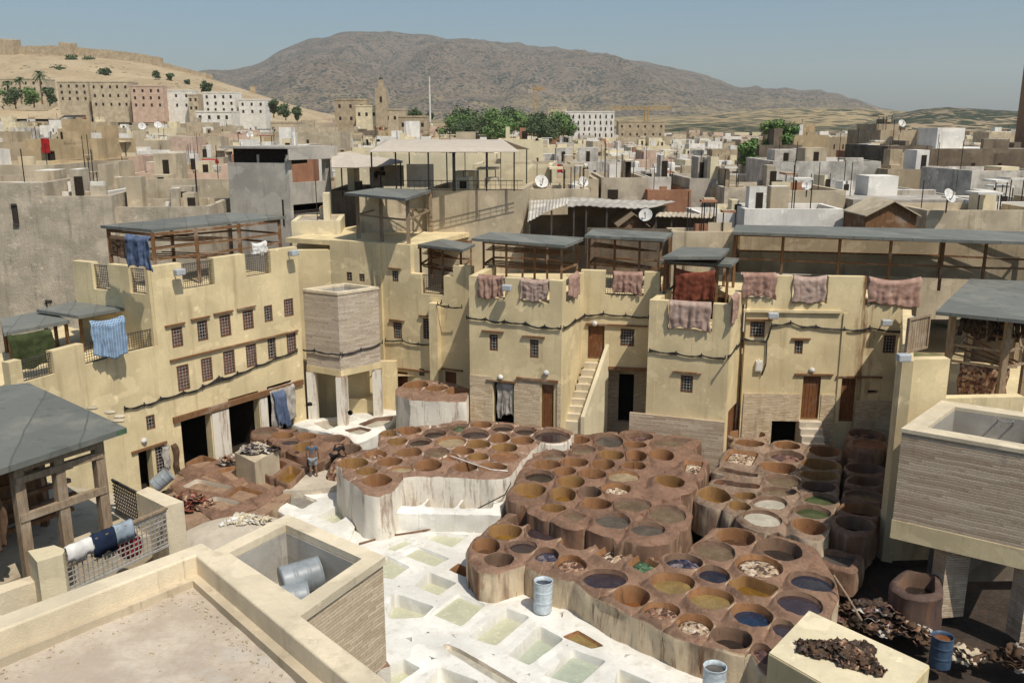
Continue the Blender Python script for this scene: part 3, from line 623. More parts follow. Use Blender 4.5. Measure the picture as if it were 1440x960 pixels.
def pergola(label, roof, z, zf, posts, group='drying sheds on the roofs', rails=(.33,), wood='wood', th=.13, racks=True, back=None, w=.11, name='drying_shed', inset=.0, backmat='brownw'):
    """roof: photo corners at height z; posts: pixels of the post heads, in order round the shed"""
    P = [at(x, y, z - th) for x, y in posts]; c = sum(P, Vector()) / len(P)
    t = thing(name, label, 'shed', (c.x, c.y, zf), group)
    roof_slab(t, roof, z, th)
    for p in P:
        mb = MB(); mb.bar((p.x, p.y, zf), (p.x, p.y, z - th - .002), w); mb.build('post', M[wood], t)
    mb = MB(); n = len(P)
    for i in range(n if n > 2 else 1):
        q, r = P[i], P[(i + 1) % n]
        mb.bar((q.x, q.y, z - th - .1), (r.x, r.y, z - th - .1), .09, .12)
        for f in rails: zz = zf + (z - zf) * f; mb.bar((q.x, q.y, zz), (r.x, r.y, zz), .07, .09)
    build_each(mb, 'rail', M[wood], t)
    if racks:
        mb = MB(); 
        for k in range(1, 5):
            f = k / 5; 
            for zz in (zf + (z - zf) * .42, zf + (z - zf) * .72):
                if n >= 4:
                    a = P[0].lerp(P[-1], f); b = P[n // 2 - 1].lerp(P[n // 2], f); mb.bar((a.x, a.y, zz), (b.x, b.y, zz), .06, .05)
        build_each(mb, 'drying_rack', M['wood'], t)
    if back:
        mb = MB()
        for (x0, y0, x1, y1) in back:
            a, b = at(x0, y0, z - th), at(x1, y1, z - th); wv = Wall(xy(a), xy(b)); wv.slab(mb, 0, wv.L, zf, z - th - .01, -.05, .08)
        mb.build('back_panel', M[backmat], t)
    return t
def deck(mb, pts, z, mi=0): mb.prism([xy(p) for p in pts], z - .25, z, mi)
def basin_tank(name, label, poly, z0, z1, wall, mat, floor, parent_parts=None, cap='cap', inner='concrete', beam=.35, group=None):
    """open masonry tank: poly xy of the outer rim"""
    n = len(poly); c = Vector((sum(p[0] for p in poly) / n, sum(p[1] for p in poly) / n))
    t = thing(name, label, 'water tank', (c.x, c.y, z0), group)
    if sum(poly[i][0] * poly[(i + 1) % n][1] - poly[(i + 1) % n][0] * poly[i][1] for i in range(n)) < 0: poly = poly[::-1]
    def inset(k):
        out = []
        for i in range(n):
            p, q, r = Vector(poly[i - 1]), Vector(poly[i]), Vector(poly[(i + 1) % n]); d1 = (q - p).normalized(); d2 = (r - q).normalized()
            n1, n2 = Vector((-d1.y, d1.x)), Vector((-d2.y, d2.x)); b = (n1 + n2).normalized(); out.append(q + b * (k / max(.3, b.dot(n1))))
        return out
    I = inset(wall)
    def ringwall(mb, A, B, za, zb):
        for i in range(n):
            j = (i + 1) % n; a0, a1, b0, b1 = A[i], A[j], B[i], B[j]
            mb.quadface([(*a0, za), (*a1, za), (*a1, zb), (*a0, zb)]); mb.quadface([(*b1, za), (*b0, za), (*b0, zb), (*b1, zb)])
            mb.quadface([(*a0, zb), (*a1, zb), (*b1, zb), (*b0, zb)]); mb.quadface([(*a1, za), (*a0, za), (*b0, za), (*b1, za)])
    A = [Vector(p) for p in poly]
    mb = MB(); ringwall(mb, A, inset(.10), z0 + beam, z1 - .12); mb.build('brick_wall', M[mat], t)
    mb = MB(); ringwall(mb, inset(-.03), inset(wall - .01), z1 - .12, z1); mb.build('rim', M[cap], t)
    mb = MB(); ringwall(mb, inset(.11), I, z0 + .1, z1 - .13); mb.prism([xy(p) for p in I], floor - .1, floor); mb.build('basin', M[inner], t)
    if beam:
        mb = MB(); ringwall(mb, inset(-.02), inset(.3), z0, z0 + beam); build_each(mb, 'beam', M['yellow'], t)
    return t
# ================================================================== the courtyard buildings
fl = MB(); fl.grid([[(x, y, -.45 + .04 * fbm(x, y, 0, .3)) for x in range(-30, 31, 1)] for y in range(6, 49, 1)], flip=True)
setting(fl.build('courtyard_floor', m_clay('darkened_muddy_courtyard', (.055, .04, .03), (.15, .11, .08), .3)))  # mud, coloured darker all over to stand in for shade under the tank
# ---- left building -------------------------------------------------
P0 = at(181, 688, .5); Q0 = Vector((-10.25, 42.4)); LB = Wall(xy(P0), xy(Q0))
lb = thing('tannery_building', 'long yellow building on the left with two rows of barred windows', 'building', (*xy(P0), 0))
uL, _ = LB.uv(216, 470); topL = 9.5; zt = 6.05
up = [rc(LB, Z3, r) for r in ((725, 772, 540, 625), (833, 877, 512, 598), (928, 975, 488, 580), (1025, 1070, 468, 550), (1115, 1150, 448, 518), (1198, 1238, 420, 495))]
lo = [rc(LB, Z3, r) for r in ((748, 800, 698, 808), (850, 897, 668, 768), (943, 992, 638, 738), (1038, 1083, 612, 708), (1130, 1165, 583, 675), (1210, 1250, 560, 650))]
sm = [rc(LB, Z3, (617, 655, 910, 972)), rc(LB, ZA, (478, 508, 225, 325))]
arch = [rc(LB, ZA, (560, 652, 140, 300)), rc(LB, ZA, (705, 798, 75, 240)), rc(LB, ZA, (822, 898, 40, 190))]
for a in arch: a[2] = .2
dr = rc(LB, ZA, (428, 470, 245, 362)); dr[2] = .1
nt = [rc(LB, Z3, (768, 905, 265, 372)), rc(LB, Z3, (1035, 1143, 225, 322))]
for n_ in nt: n_[3] = topL + 1
for r in nt: r[2] = max(r[2], 8.2)
step = [-9, uL, zt + .0, 99]; tn = rc(LB, Z3, (540, 672, 625, 745)); tn[3] = 99
mb = MB(); LB.shell(mb, -.1, topL, up + lo + sm + arch + [dr] + nt + [[-9, uL, zt + .95, 99]] + [[tn[0], tn[1], zt + .15, 99]], .4, 0, LB.L)
S1 = Wall(xy(at(112, 486, 6.95)), xy(P0)); S2 = Wall(xy(at(12, 512, 6.95)), S1.P)
n1 = rc(S1, Z3, (360, 462, 632, 752)); n1[3] = 99; n2 = rc(S2, Z3, (95, 232, 672, 785)); n2[3] = 99
n1[2] = max(n1[2], 6.15); n2[2] = max(n2[2], 6.15)
S1.shell(mb, -.1, 7.0, [n1], .35, 0, S1.L - .01); S2.shell(mb, -.1, 7.0, [n2], .35, 0, S2.L)
U0 = LB.pt(uL, 0); S3 = Wall(xy(at(101, 366, topL)), xy(U0)); n3 = [rc(S3, Z3, (390, 457, 275, 382)), rc(S3, Z3, (545, 612, 290, 398))]
for r in n3: r[3] = 99; r[2] = max(r[2], 8.3)
S3.shell(mb, 5.5, topL - .02, n3, .35, 0, S3.L - .01)
bk = LB.n * -7
deck(mb, [LB.pt(uL, 0, -.2), LB.pt(LB.L, 0, -.2), LB.pt(LB.L, 0, -6), S3.pt(0, 0, -.1)], 8.05)
deck(mb, [LB.pt(.2, 0, -.2), LB.pt(uL + .5, 0, -.2), LB.pt(uL + .5, 0, -8), S2.pt(-1.5, 0, -3), S2.pt(.1, 0, -.1)], 6.0)
mb.build('wall', M['yellow'], lb)
for i, r in enumerate(up + lo): LB.window(lb, r, pane='shutter' if i in (0, 2, 3, 5, 6, 7, 8, 9, 11) else 'dark')
LB.window(lb, sm[0]); LB.window(lb, sm[1])
mb = MB()
for r in up[:4]: LB.ledge(mb, r[0] - .3, r[1] + .12, r[3] + .1)
LB.ledge(mb, lo[0][0] - .3, lo[5][1] + .1, lo[2][3] + .14); build_each(mb, 'window_ledge', M['wood'], lb)
mb = MB(); LB.slab(mb, LB.uv(*ZA(530, 155))[0], LB.L - .15, arch[0][3] + .0, arch[0][3] + .25, .12, .3); mb.build('lintel_beam', M['wood'], lb)
mb = MB(); LB.ledge(mb, dr[0] - .3, sm[1][1] + .1, dr[3] + .03, .1); mb.build('door_lintel', M['wood'], lb)
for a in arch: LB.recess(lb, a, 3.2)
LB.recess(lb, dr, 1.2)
mb = MB()
for i in (0, 1): LB.slab(mb, arch[i][1] + .05, arch[i + 1][0] - .05, .1, arch[0][3] - .1, .05, .046)
build_each(mb, 'limed_pier_facing', M['clay_white'], lb)
GR = 'iron grilles in parapet gaps'
for i, r in enumerate(nt): railing(LB, [r[0], r[1], r[2], topL - .08], 'parapet_grille', ('wide' if i == 0 else 'rusty') + ' iron grille in the top parapet of the left building', GR)
for i, r in enumerate(n3): railing(S3, [r[0], r[1], r[2], topL - .1], 'parapet_grille', 'iron grille in the side parapet below the blue tarp', GR)
railing(LB, [tn[0], tn[1], zt + .18, 6.95], 'parapet_grille', 'open railing of the lower terrace by the building corner', GR)
railing(S1, [n1[0], n1[1], n1[2], 6.95], 'parapet_grille', 'lower terrace railing beneath the blue checked cloth', GR)
railing(S2, [n2[0], n2[1], n2[2], 6.95], 'parapet_grille', 'lower terrace railing beneath the green netting', GR)
# ---- small brick tank on posts ----------------------------------------
tp = [(-10.1, 42.5), (-8.24, 41.46), (-6.55, 43.05), (-8.4, 44.2)]
t1 = basin_tank('brick_water_tank', 'small square brick tank on limed posts in the back left corner', tp, 3.35, 7.45, .22, 'brick_slate', 7.15, beam=.3)
for q, k in zip(tp, (.22, .25, .22)):
    c = Vector((-8.3, 42.8)); p = Vector(q).lerp(c, .11); mb = MB(); mb.prism([(p.x + a * k, p.y + b * k) for a, b in ((-1, -1), (1, -1), (1, 1), (-1, 1))], 0, 3.34); mb.build('post', M['clay_white'], t1)
mb = MB(); mb.prism([(-10.9, 44.3), (-8.3, 43.9), (-5.9, 44.2), (-5.9, 44.4), (-10.9, 44.6)], 0, 3.4); mb.prism([(-8.9, 43.7), (-6.8, 43.2), (-6.6, 43.8), (-8.7, 44.2)], .1, 1.6); mb.build('rear_wall', M['yellow'], t1)
# ---- back wall behind the tank ----------------------------------------
BW = Wall(xy(atY(466, 400, 46.6)), xy(atY(662, 400, 43.2))); BW0 = Wall(xy(atY(405, 400, 46.5)), BW.P)
bb = thing('tannery_building', 'tall plain yellow back building behind the small brick tank', 'building', (*BW.P, 0))
bwin = [rc(BW, Z5, r) for r in ((262, 285, 308, 345), (315, 338, 315, 347), (455, 480, 302, 348), (460, 495, 520, 588), (585, 620, 503, 590), (568, 590, 715, 745))]
bdoor = [rc(BW, Z5, (472, 520, 728, 800)), rc(BW, Z5, (678, 725, 728, 800))]
uv = BW.uv; ztop = uv(520, 341)[1]; ua = uv(577, 360)[0]; g = rc(BW, Z5, (578, 672, 318, 402)); zlow = uv(585, 385)[1]
for d_ in bdoor: d_[2] = 1.5
mb = MB(); BW.shell(mb, 0, ztop, bwin + bdoor + [[ua, uv(637, 380)[0], zlow, 99], [g[0], g[1], g[2], 99], [uv(637, 380)[0], 99, uv(645, 374)[1], 99]], .4)
BW0.shell(mb, 0, uv(440, 350)[1], [], .4)
deck(mb, [BW.pt(-3, 0, -.2), BW.pt(ua, 0, -.2), BW.pt(ua, 0, -7), BW.pt(-3, 0, -7)], ztop - .05); deck(mb, [BW.pt(ua, 0, -.2), BW.pt(BW.L, 0, -.2), BW.pt(BW.L, 0, -7), BW.pt(ua, 0, -7)], g[2])
u_ = uv(534, 420)[0]; BW.slab(mb, u_ - .22, u_ + .22, 0, ztop + .02, .16, .15); u_ = uv(618, 480)[0]; BW.slab(mb, u_ - .35, u_ + .12, 2.2, uv(618, 425)[1], .42, .4)
mb.build('wall', M['yellow'], bb)
for r in bwin: BW.window(bb, r)
for d_ in bdoor: BW.door(bb, d_)
mb = MB()
for r in bwin[2:5]: BW.ledge(mb, r[0] - .2, r[1] + .2, r[3] + .08)
BW.ledge(mb, bdoor[0][0] - .1, bdoor[0][1] + 1.4, bdoor[0][3] + .15); BW.ledge(mb, bdoor[1][0] - .6, bdoor[1][1] + .4, bdoor[1][3] + .1); build_each(mb, 'window_ledge', M['wood'], bb)
railing(BW, [g[0], g[1], g[2], zlow - .02], 'parapet_grille', 'dense iron grille in the parapet beneath the small slate roofed shed', GR)
# ---- first bay ---------------------------------------------------------
B1 = Wall((-1.95, 39.95), (2.2, 38.5)); B1s = Wall((2.2, 38.5), (3.35, 41.0))
b1 = thing('tannery_building', 'square yellow bay with two windows and hides on its parapet', 'building', (-1.95, 39.95, 0))
zB1 = 8.5
w1 = [rc(B1, Z5, r) for r in ((865, 900, 570, 640), (1035, 1072, 592, 670))]; d1 = [rc(B1, Z5, (880, 968, 772, 930)), rc(B1, Z5, (1085, 1145, 782, 945))]
n1b = [rc(B1, Z5, (820, 930, 318, 420)), rc(B1, Z5, (998, 1118, 335, 438))]; ns = [rc(B1s, Z5, (1190, 1238, 320, 425))]
for r in n1b + ns: r[3] = 99
ns[0][0] = max(ns[0][0], .45)
for d_ in d1: d_[2] = 1.6
mb = MB(); B1.shell(mb, 0, zB1, w1 + d1 + n1b, .35, 0, B1.L); B1s.shell(mb, 0, zB1 - .01, ns, .35, .002, B1s.L)
Ls = Wall((-1.1, 43.0), (-1.95, 39.95)); Ls.shell(mb, 0, zB1 - .01, [], .35, 0, Ls.L - .002)
deck(mb, [B1.pt(.1, 0, -.1), B1.pt(B1.L - .1, 0, -.1), B1s.pt(B1s.L, 0, -.1), Vector((3.3, 47, 0)), Vector((-2, 47, 0))], n1b[0][2] - .03)
mb.build('wall', M['yellow'], b1)
for r in w1: B1.window(b1, r)
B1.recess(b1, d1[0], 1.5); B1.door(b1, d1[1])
mb = MB()
for r in w1: B1.ledge(mb, r[0] - .35, r[1] + .3, r[3] + .1)
B1.ledge(mb, d1[0][0] - .3, d1[0][1] + .1, d1[0][3] + .02); B1.ledge(mb, d1[1][0] - 1.2, d1[1][1] + .1, d1[1][3] + .12, .12); build_each(mb, 'window_ledge', M['wood'], b1)
zb = B1.uv(720, 532)[1]; mb = MB(); B1.slab(mb, .0, d1[0][0] - .02, 0, zb, .04, .036); B1.slab(mb, d1[0][1] + .02, d1[1][0] - .07, 0, zb, .04, .036); B1.slab(mb, d1[1][1] + .07, B1.L, 0, zb, .04, .036); build_each(mb, 'brick_facing', M['brick_tan'], b1)
# ---- recess with the stair --------------------------------------------
W2 = Wall((3.2, 41.0), (6.75, 40.3)); w2 = thing('tannery_building', 'recessed yellow wall with a stair between the two bays', 'building', (3.2, 41, 0))
d2 = rc(W2, Z6, (60, 112, 400, 505)); wn2 = rc(W2, Z6, (163, 207, 410, 465)); lo2 = rc(W2, Z6, (120, 250, 540, 690)); nn2 = rc(W2, Z6, (115, 238, 232, 305)); nn2[3] = 99; lo2[2] = 0; lo2[1] = W2.L
zW2 = W2.uv(*Z6(80, 226))[1]
mb = MB(); W2.shell(mb, 0, zW2, [d2, wn2, lo2, nn2], .35); deck(mb, [W2.pt(0, 0, -.1), W2.pt(W2.L, 0, -.1), W2.pt(W2.L, 0, -6), W2.pt(0, 0, -6)], nn2[2] - .02)
mb.build('wall', M['yellow'], w2); W2.door(w2, d2); W2.window(w2, wn2)
rec = Wall(W2.pt(lo2[0] - .2, 0, -1.0)[:2], W2.pt(W2.L + .5, 0, -1.0)[:2]); rd = rc(rec, Z6, (157, 205, 553, 660)); rd[2] = 1.0
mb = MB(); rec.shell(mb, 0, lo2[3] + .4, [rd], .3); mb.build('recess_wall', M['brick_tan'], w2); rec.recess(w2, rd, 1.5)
mb = MB(); W2.ledge(mb, lo2[0], lo2[1], lo2[3], .14, .12); W2.ledge(mb, d2[0] - .1, wn2[1] + .6, d2[3] + .04); build_each(mb, 'beam', M['wood'], w2)
railing(W2, [nn2[0], nn2[1], nn2[2], zW2 - .1], 'parapet_grille', 'iron grille in the parapet above the wall with the stair', GR)
st = thing('stair', 'narrow plaster stair rising to the brown door between the bays', 'stairs', (3.4, 39, 1))
A = W2.pt(d2[0] - .05, 0, .02); Bm = W2.pt(d2[1] + .05, 0, .02); dv = Vector((-.55, -.84)) ; nst = 9; z_hi = d2[2]; z_lo = 1.75
mb = MB()
for k in range(nst):
    o = dv * (.24 * k); z = z_hi - (z_hi - z_lo) * (k + .5) / nst
    q = [Vector(xy(A)) + o, Vector(xy(Bm)) + o, Vector(xy(Bm)) + o + dv * .26, Vector(xy(A)) + o + dv * .26]; mb.prism([xy(v) for v in q], 0, z)
build_each(mb, 'step', M['cap'], st)
mb = MB(); o1 = Vector(xy(Bm)) + Vector((.02, -.02)); o2 = o1 + dv * 2.3; s_ = Vector((.16, -.05))
mb.prism([xy(o1), xy(o2), xy(o2 + s_), xy(o1 + s_)], 0, [z_hi + .75, z_lo + .45, z_lo + .45, z_hi + .75]); mb.build('side_wall', M['yellow_pale'], st)
# ---- second bay (central tower) ----------------------------------------
CT = Wall((6.0, 38.25), (9.3, 37.1)); CTs = Wall((9.3, 37.1), (10.45, 39.4)); ct = thing('tannery_building', 'narrow yellow tower bay with one window and a brick foot', 'building', (6.0, 38.25, 0))
zCT = 7.72; cw = rc(CT, Z6, (353, 392, 557, 612)); cn = rc(CT, Z6, (312, 455, 322, 415)); cn[3] = 99; cs = rc(CTs, Z6, (510, 530, 305, 385)); cs[3] = 99; cd = rc(CTs, Z6, (502, 528, 660, 770)); cd[2] = 0
mb = MB(); CT.shell(mb, 0, zCT, [cw, cn], .35); CTs.shell(mb, 0, zCT + .25, [cs, cd], .35, .002)
CL_ = Wall((7.1, 41.0), (6.0, 38.25)); CL_.shell(mb, 0, zCT - .01, [], .35, 0, CL_.L - .002); deck(mb, [CT.pt(.1, 0, -.1), CT.pt(CT.L - .1, 0, -.1), CTs.pt(CTs.L, 0, -.1), Vector((7.4, 41, 0))], cn[2] - .03)
mb.build('wall', M['yellow'], ct); CT.window(ct, cw); CTs.door(ct, cd)
mb = MB(); CT.ledge(mb, cw[0] - .35, cw[1] + .35, cw[3] + .1); build_each(mb, 'window_ledge', M['wood'], ct)
zp = CT.uv(*Z6(370, 690))[1]; mb = MB(); CT.slab(mb, -.7, CT.L, 0, zp, .14, .136); build_each(mb, 'brick_facing', M['brick'], ct)
# ---- right wall ----------------------------------------------------------
RW = Wall((10.4, 38.75), (17.4, 38.3)); rw = thing('tannery_building', 'wide yellow right wall with two brown doors and rust stains', 'building', (10.4, 38.75, 0))
zRW = RW.uv(*Z6(880, 245))[1]
rwn = [rc(RW, Z6, r) for r in ((573, 620, 387, 437), (713, 740, 447, 490), (995, 1033, 430, 487))]; rd = [rc(RW, Z6, (737, 793, 560, 697)), rc(RW, Z6, (847, 903, 567, 703))]
rdk = rc(RW, Z6, (640, 722, 702, 775)); rdk[2] = 0; rn = [rc(RW, Z6, r) for r in ((548, 655, 232, 315), (708, 820, 240, 330), (940, 1112, 245, 335))]
for r in rn: r[3] = 99
rv = rc(RW, Z6, (945, 978, 604, 614))
mb = MB(); RW.shell(mb, 0, zRW, rwn + rd + [rdk, rv] + rn, .35); deck(mb, [RW.pt(-.5, 0, -.1), RW.pt(RW.L, 0, -.1), RW.pt(RW.L + 3, 0, -7), RW.pt(-1.5, 0, -7)], rn[0][2] - .03)
u0, u1 = RW.uv(*Z6(552, 355))[0], RW.uv(*Z6(860, 362))[0]; zl_ = RW.uv(*Z6(700, 358))[1]; RW.slab(mb, u0, u1, zl_, zRW - .01 if False else zl_ + .12, .12, .118); u_ = RW.uv(*Z6(862, 480))[0]; RW.slab(mb, u_ - .05, u_ + .12, 2.0, zl_, .07, .068)
mb.build('wall', M['yellow_rust'], rw)
for r in rwn: RW.window(rw, r)
for r in rd: RW.door(rw, r)
RW.recess(rw, rdk, 2); RW.recess(rw, rv, 1)
mb = MB(); RW.ledge(mb, rwn[0][0] - .25, rwn[0][1] + .3, rwn[0][3] + .05); RW.ledge(mb, rwn[1][0] - .15, rwn[1][1] + .3, rwn[1][3] + .05)
RW.ledge(mb, rd[0][0] - .4, rd[0][1] + .5, rd[0][3] + .06); RW.ledge(mb, rd[1][0] - .1, rd[1][1] + 1.1, rd[1][3] + .06); build_each(mb, 'window_ledge', M['wood'], rw)
zb = RW.uv(*Z6(620, 614))[1]; mb = MB(); RW.slab(mb, .1, rdk[0] - .02, 0, zb, .04, .036); RW.slab(mb, rdk[0] - .02, rdk[1] + .02, rdk[3] + .02, zb, .04, .036); RW.slab(mb, rdk[1] + .02, rd[0][0] - .07, 0, zb, .04, .036)
RW.slab(mb, rd[0][1] + .07, rd[1][0] - .07, 0, zb, .04, .036); RW.slab(mb, rd[1][1] + .07, RW.L, 0, zb - .25, .04, .036); build_each(mb, 'brick_facing', M['brick_tan'], rw)
st2 = thing('stair', 'three worn steps under the brown door of the right wall', 'stairs', RW.pt(rd[0][0], 0, .3)); mb = MB()
for k in range(4): RW.slab(mb, rd[0][0] - .1, rd[0][1] + .1, 0, rd[0][2] - .02 - k * .25, .05 + .28 * (k + 1), .28)
build_each(mb, 'step', M['limed'], st2)
mb = MB(); r = rc(RW, Z6, (590, 610, 510, 542)); RW.slab(mb, r[0], r[1], r[2], r[3], .14, .135); RW.slab(mb, r[0] + .04, r[1] - .04, r[2] + .05, r[3] - .05, .155, .014); RW.slab(mb, r[0] + .1, r[1] - .1, r[3] + .001, r[3] + .05, .12, .1)
tag(mb.build('electric_box', M['white'], loc=RW.pt(r[0], r[2], .1)), 'small white electric box on the right yellow wall', 'electric box')
RZ0 = 2.35
# ---- right building: pier, tank, shed ----------------------------------------
pA = at(1240, 785, 0); PW = Wall(xy(pA), xy(pA + Vector((4.5, .3, 0)))); rb = thing('tannery_building', 'shaded yellow building at the right edge behind the big tank', 'building', pA)
zP = PW.uv(1262, 506)[1]; mb = MB(); PW.shell(mb, -.1, zP, [[PW.uv(1335, 520)[0], 99, PW.uv(1335, 560)[1], 99]], .4)
sd = Wall((17.0, 38.1), xy(pA)); sd.shell(mb, -.1, zP - .01, [], .35, 0, sd.L - .002); deck(mb, [PW.pt(.1, 0, -.1), PW.pt(8, 0, -.1), Vector((24, 37.5, 0)), Vector((17.2, 37.8, 0))], 5.0); mb.build('wall', M['yellow'], rb)
RTp = [xy(at(1269, 602, 6.0)), xy(at(1475, 638, 6.0)), xy(at(1500, 588, 6.0)), xy(at(1325, 563, 6.0))]
rt = basin_tank('brick_water_tank', 'huge brick tank raised on brick piers at the right edge', RTp, RZ0, 6.0, .55, 'brick', 4.9, beam=.62)
for px, py in ((1343, 767), (1458, 797)):
    p = at(px, py, RZ0); mb = MB(); mb.box((p.x, p.y + .1, RZ0 / 2), (.82, .62, RZ0 - .004), .15); mb.build('pier', M['brick'], rt)
mb = MB(); mb.prism([(14.2, 27.6), (24, 27.9), (24, 28.2), (14.2, 27.9)], 0, 3.3); mb.build('rear_wall', M['brownw'], rt)
mb = MB(); a = at(1400, 590, 5.9); mb.bar(at(1404, 588, 5.95), at(1398, 607, 4.95), .04); mb.bar(at(1425, 592, 5.95), at(1420, 612, 4.95), .04)
for k in range(4):
    f = .15 + k * .25; mb.bar(at(1404, 588, 5.95).lerp(at(1398, 607, 4.95), f), at(1425, 592, 5.95).lerp(at(1420, 612, 4.95), f), .035)
tag(mb.build('ladder', M['iron_pale'], loc=a), 'short metal ladder standing inside the big right tank', 'ladder')
rp = pergola('grey roofed drying shed above the big right tank with dark hides', [(1316, 438), (1460, 452), (1470, 396), (1364, 392)], 8.5, 5.0, [(1341, 437), (1420, 446), (1452, 440), (1440, 408), (1372, 404)], w=.2, wood='wood_pale', rails=(.42, .6))
bA = at(1372, 402, 8.4); bm_ = Wall(xy(bA), xy(at(1470, 408, 8.4)))
mb = MB(); bm_.slab(mb, 0, bm_.L, 5.0, 8.3, -.3, .1); mb.build('back_panel', M['brownw'], rp)
fr = Wall(xy(at(1345, 440, 8.35)), xy(at(1440, 447, 8.35)))
hang = thing('hide_row', 'row of dark hides hanging under the right shed roof', 'hides', fr.pt(1, 6.9, -.5))
mb = MB()
for k in range(26):
    u = .25 + (k % 13) * .19 + random.uniform(-.04, .04); o = -.5 - .5 * (k // 13); h = random.uniform(.5, .8)
    rows = [[fr.pt(u + dx + .03 * math.sin(t * 5 + k), 8.05 - h * t, o + .05 * math.sin(t * 6 + k + dx * 30)) for dx in (-.07, 0, .07)] for t in (0, .33, .66, 1)]; mb.grid(rows)
solid(mb.build('hide', HID['black'], hang, smooth=True), .015)
r = rc(fr, Z6, (1225, 1395, 530, 640)); drape(fr, [r[0] + .05, r[1] - .05, r[2], r[3]], 'hanging_hide', 'long brown hides hung along the rail of the right shed', 'hides', HID['brown'], off=-.25, folds=9)
pn = thing('wooden_screen', 'weathered wooden screen on the parapet beside the right shed', 'screen', at(1282, 505, zP)); q0, q1 = at(1278, 500, zP), at(1312, 505, zP); sw = Wall(xy(q0 + Vector((0, .3, 0))), xy(q1 + Vector((.5, 1.6, 0)))); mb = MB()
for k in range(9): sw.slab(mb, sw.L * k / 9 + .01, sw.L * (k + 1) / 9 - .01, zP, zP + 1.15, 0, .03)
build_each(mb, 'board', M['wood_pale'], pn); sw.frame('frame', [0, sw.L, zP, zP + 1.25], M['wood_pale'], pn, .08, .1, .05)
# ---- sheds on the roofs --------------------------------------------------------
pergola('long slate roofed drying shed open to the front on the left building', [(141, 317), (213, 323), (402, 304), (330, 298)], 10.7, 8.05, [(152, 321), (214, 327), (275, 321), (335, 315), (392, 308), (335, 304), (240, 311)], rails=(.5, .68), w=.13)
pergola('low slate roofed shed with blue checked cloth on the lower left terrace', [(51, 435), (110, 444), (174, 433), (115, 421)], 7.7, 6.0, [(75, 437), (112, 442), (170, 434), (120, 425)], racks=False, rails=())
pergola('low slate roofed shed with green netting at the left edge', [(5, 468), (98, 450), (62, 436), (0, 448)], 7.5, 6.0, [(12, 465), (92, 450), (62, 440), (4, 450)], racks=False, rails=())
pergola('small slate roofed shed above the dense iron grille', [(583, 343), (651, 351), (668, 343), (604, 333)], 9.25, zlow - .9, [(591, 344), (622, 348), (648, 350), (662, 338), (606, 336)], racks=True, rails=(.5,))
zb1 = n1b[0][2] - .03
pergola('broad slate roofed shed with open racks on the square bay', [(663, 335), (795, 345), (823, 334), (690, 326)], 9.9, zb1, [(680, 337), (712, 340), (752, 342), (790, 344), (812, 337), (770, 332), (735, 330), (694, 329)], rails=(.45,))
pergola('slate roofed shed with brown back panels between bay and tower', [(822, 331), (934, 336), (947, 327), (834, 321)], 10.05, nn2[2], [(829, 331), (865, 333), (900, 335), (930, 336), (942, 328), (838, 323)], rails=(.4,), back=[(826, 320, 945, 322)])
pergola('small slate roofed shed with red brown cloth on the tower bay', [(928, 366), (1029, 372), (1039, 363), (944, 357)], 9.15, cn[2], [(940, 367), (1008, 371), (1024, 372), (1033, 364), (950, 359)], rails=(.4,), racks=False)
pergola('narrow slate roofed lean to behind the tower bay shed', [(931, 361), (1014, 361), (1026, 349), (958, 347)], 9.55, cn[2], [(936, 360), (1010, 361), (1020, 351), (962, 349)], rails=(), racks=False)
pergola('very long slate roofed drying shed on the right wall', [(1030, 326), (1332, 337), (1475, 341), (1475, 327), (1330, 322), (1035, 316)], 10.2, rn[0][2], [(1034, 327), (1102, 329), (1182, 332), (1254, 334), (1328, 336), (1388, 338), (1460, 339), (1460, 329), (1328, 324), (1040, 318)], rails=(.45,), racks=False, back=[(1034, 318, 1325, 324), (1325, 324, 1475, 328)], backmat='tan')
pergola('timber frame shed with thin roof standing on the back building', [(484, 271), (570, 279), (606, 267), (530, 264)], 11.75, ztop - .05, [(502, 272), (535, 275), (573, 278), (605, 267), (532, 266)], rails=(.5,), racks=False, wood='wood_pale', w=.18, back=[(505, 268, 600, 266)], backmat='beige')
# ================================================================== near terrace, tank and the left terrace
zT = 9.0
ft = thing('roof_terrace', 'dusty flat roof terrace with low parapet in the bottom left corner', 'terrace', at(275, 770, 8.5))
def A9(*pts, z=zT): return [xy(at(x, y, z)) for x, y in pts]
mb = MB()
oL_ = A9((-260, 958), (284, 762)); iL_ = A9((-260, 985), (275, 780)); 
oR_ = A9((305, 775), (560, 968), (700, 1085)); iR_ = A9((275, 780), (482, 952), (600, 1050))
def strip(mb, outer, inner, z0, z1, mi=0):
    poly = outer + inner[::-1]; mb.prism(poly, z0, z1, mi)
def chop(a, b, n):
    return [tuple(Vector(a).lerp(Vector(b), i / n)) for i in range(n + 1)]
corner = A9((284, 762))[0]; inn = A9((275, 780))[0]
mb.prism(oL_ + oR_ + [iR_[2], iR_[0], iL_[0]], 7.0, zT)
o = mb.build('parapet', M['cap'], ft); bv = o.modifiers.new('edge', 'BEVEL'); bv.width = .03; bv.segments = 3
zF = 8.55
mb = MB(); dirL = (Vector(iL_[1]) - Vector(iL_[0])).normalized(); nL = Vector((dirL.y, -dirL.x)); dirR = (Vector(iR_[2]) - Vector(iR_[0])).normalized(); nR = Vector((dirR.y, -dirR.x))
st_w = .13
c2 = Vector(inn) + nL * st_w + nR * 0 
def isect(p, d, q, e):
    den = d.x * e.y - d.y * e.x; w = q - p; t = (w.x * e.y - w.y * e.x) / den; return p + d * t
cc = isect(Vector(iL_[0]) + nL * st_w, dirL, Vector(inn) + nR * st_w, dirR)
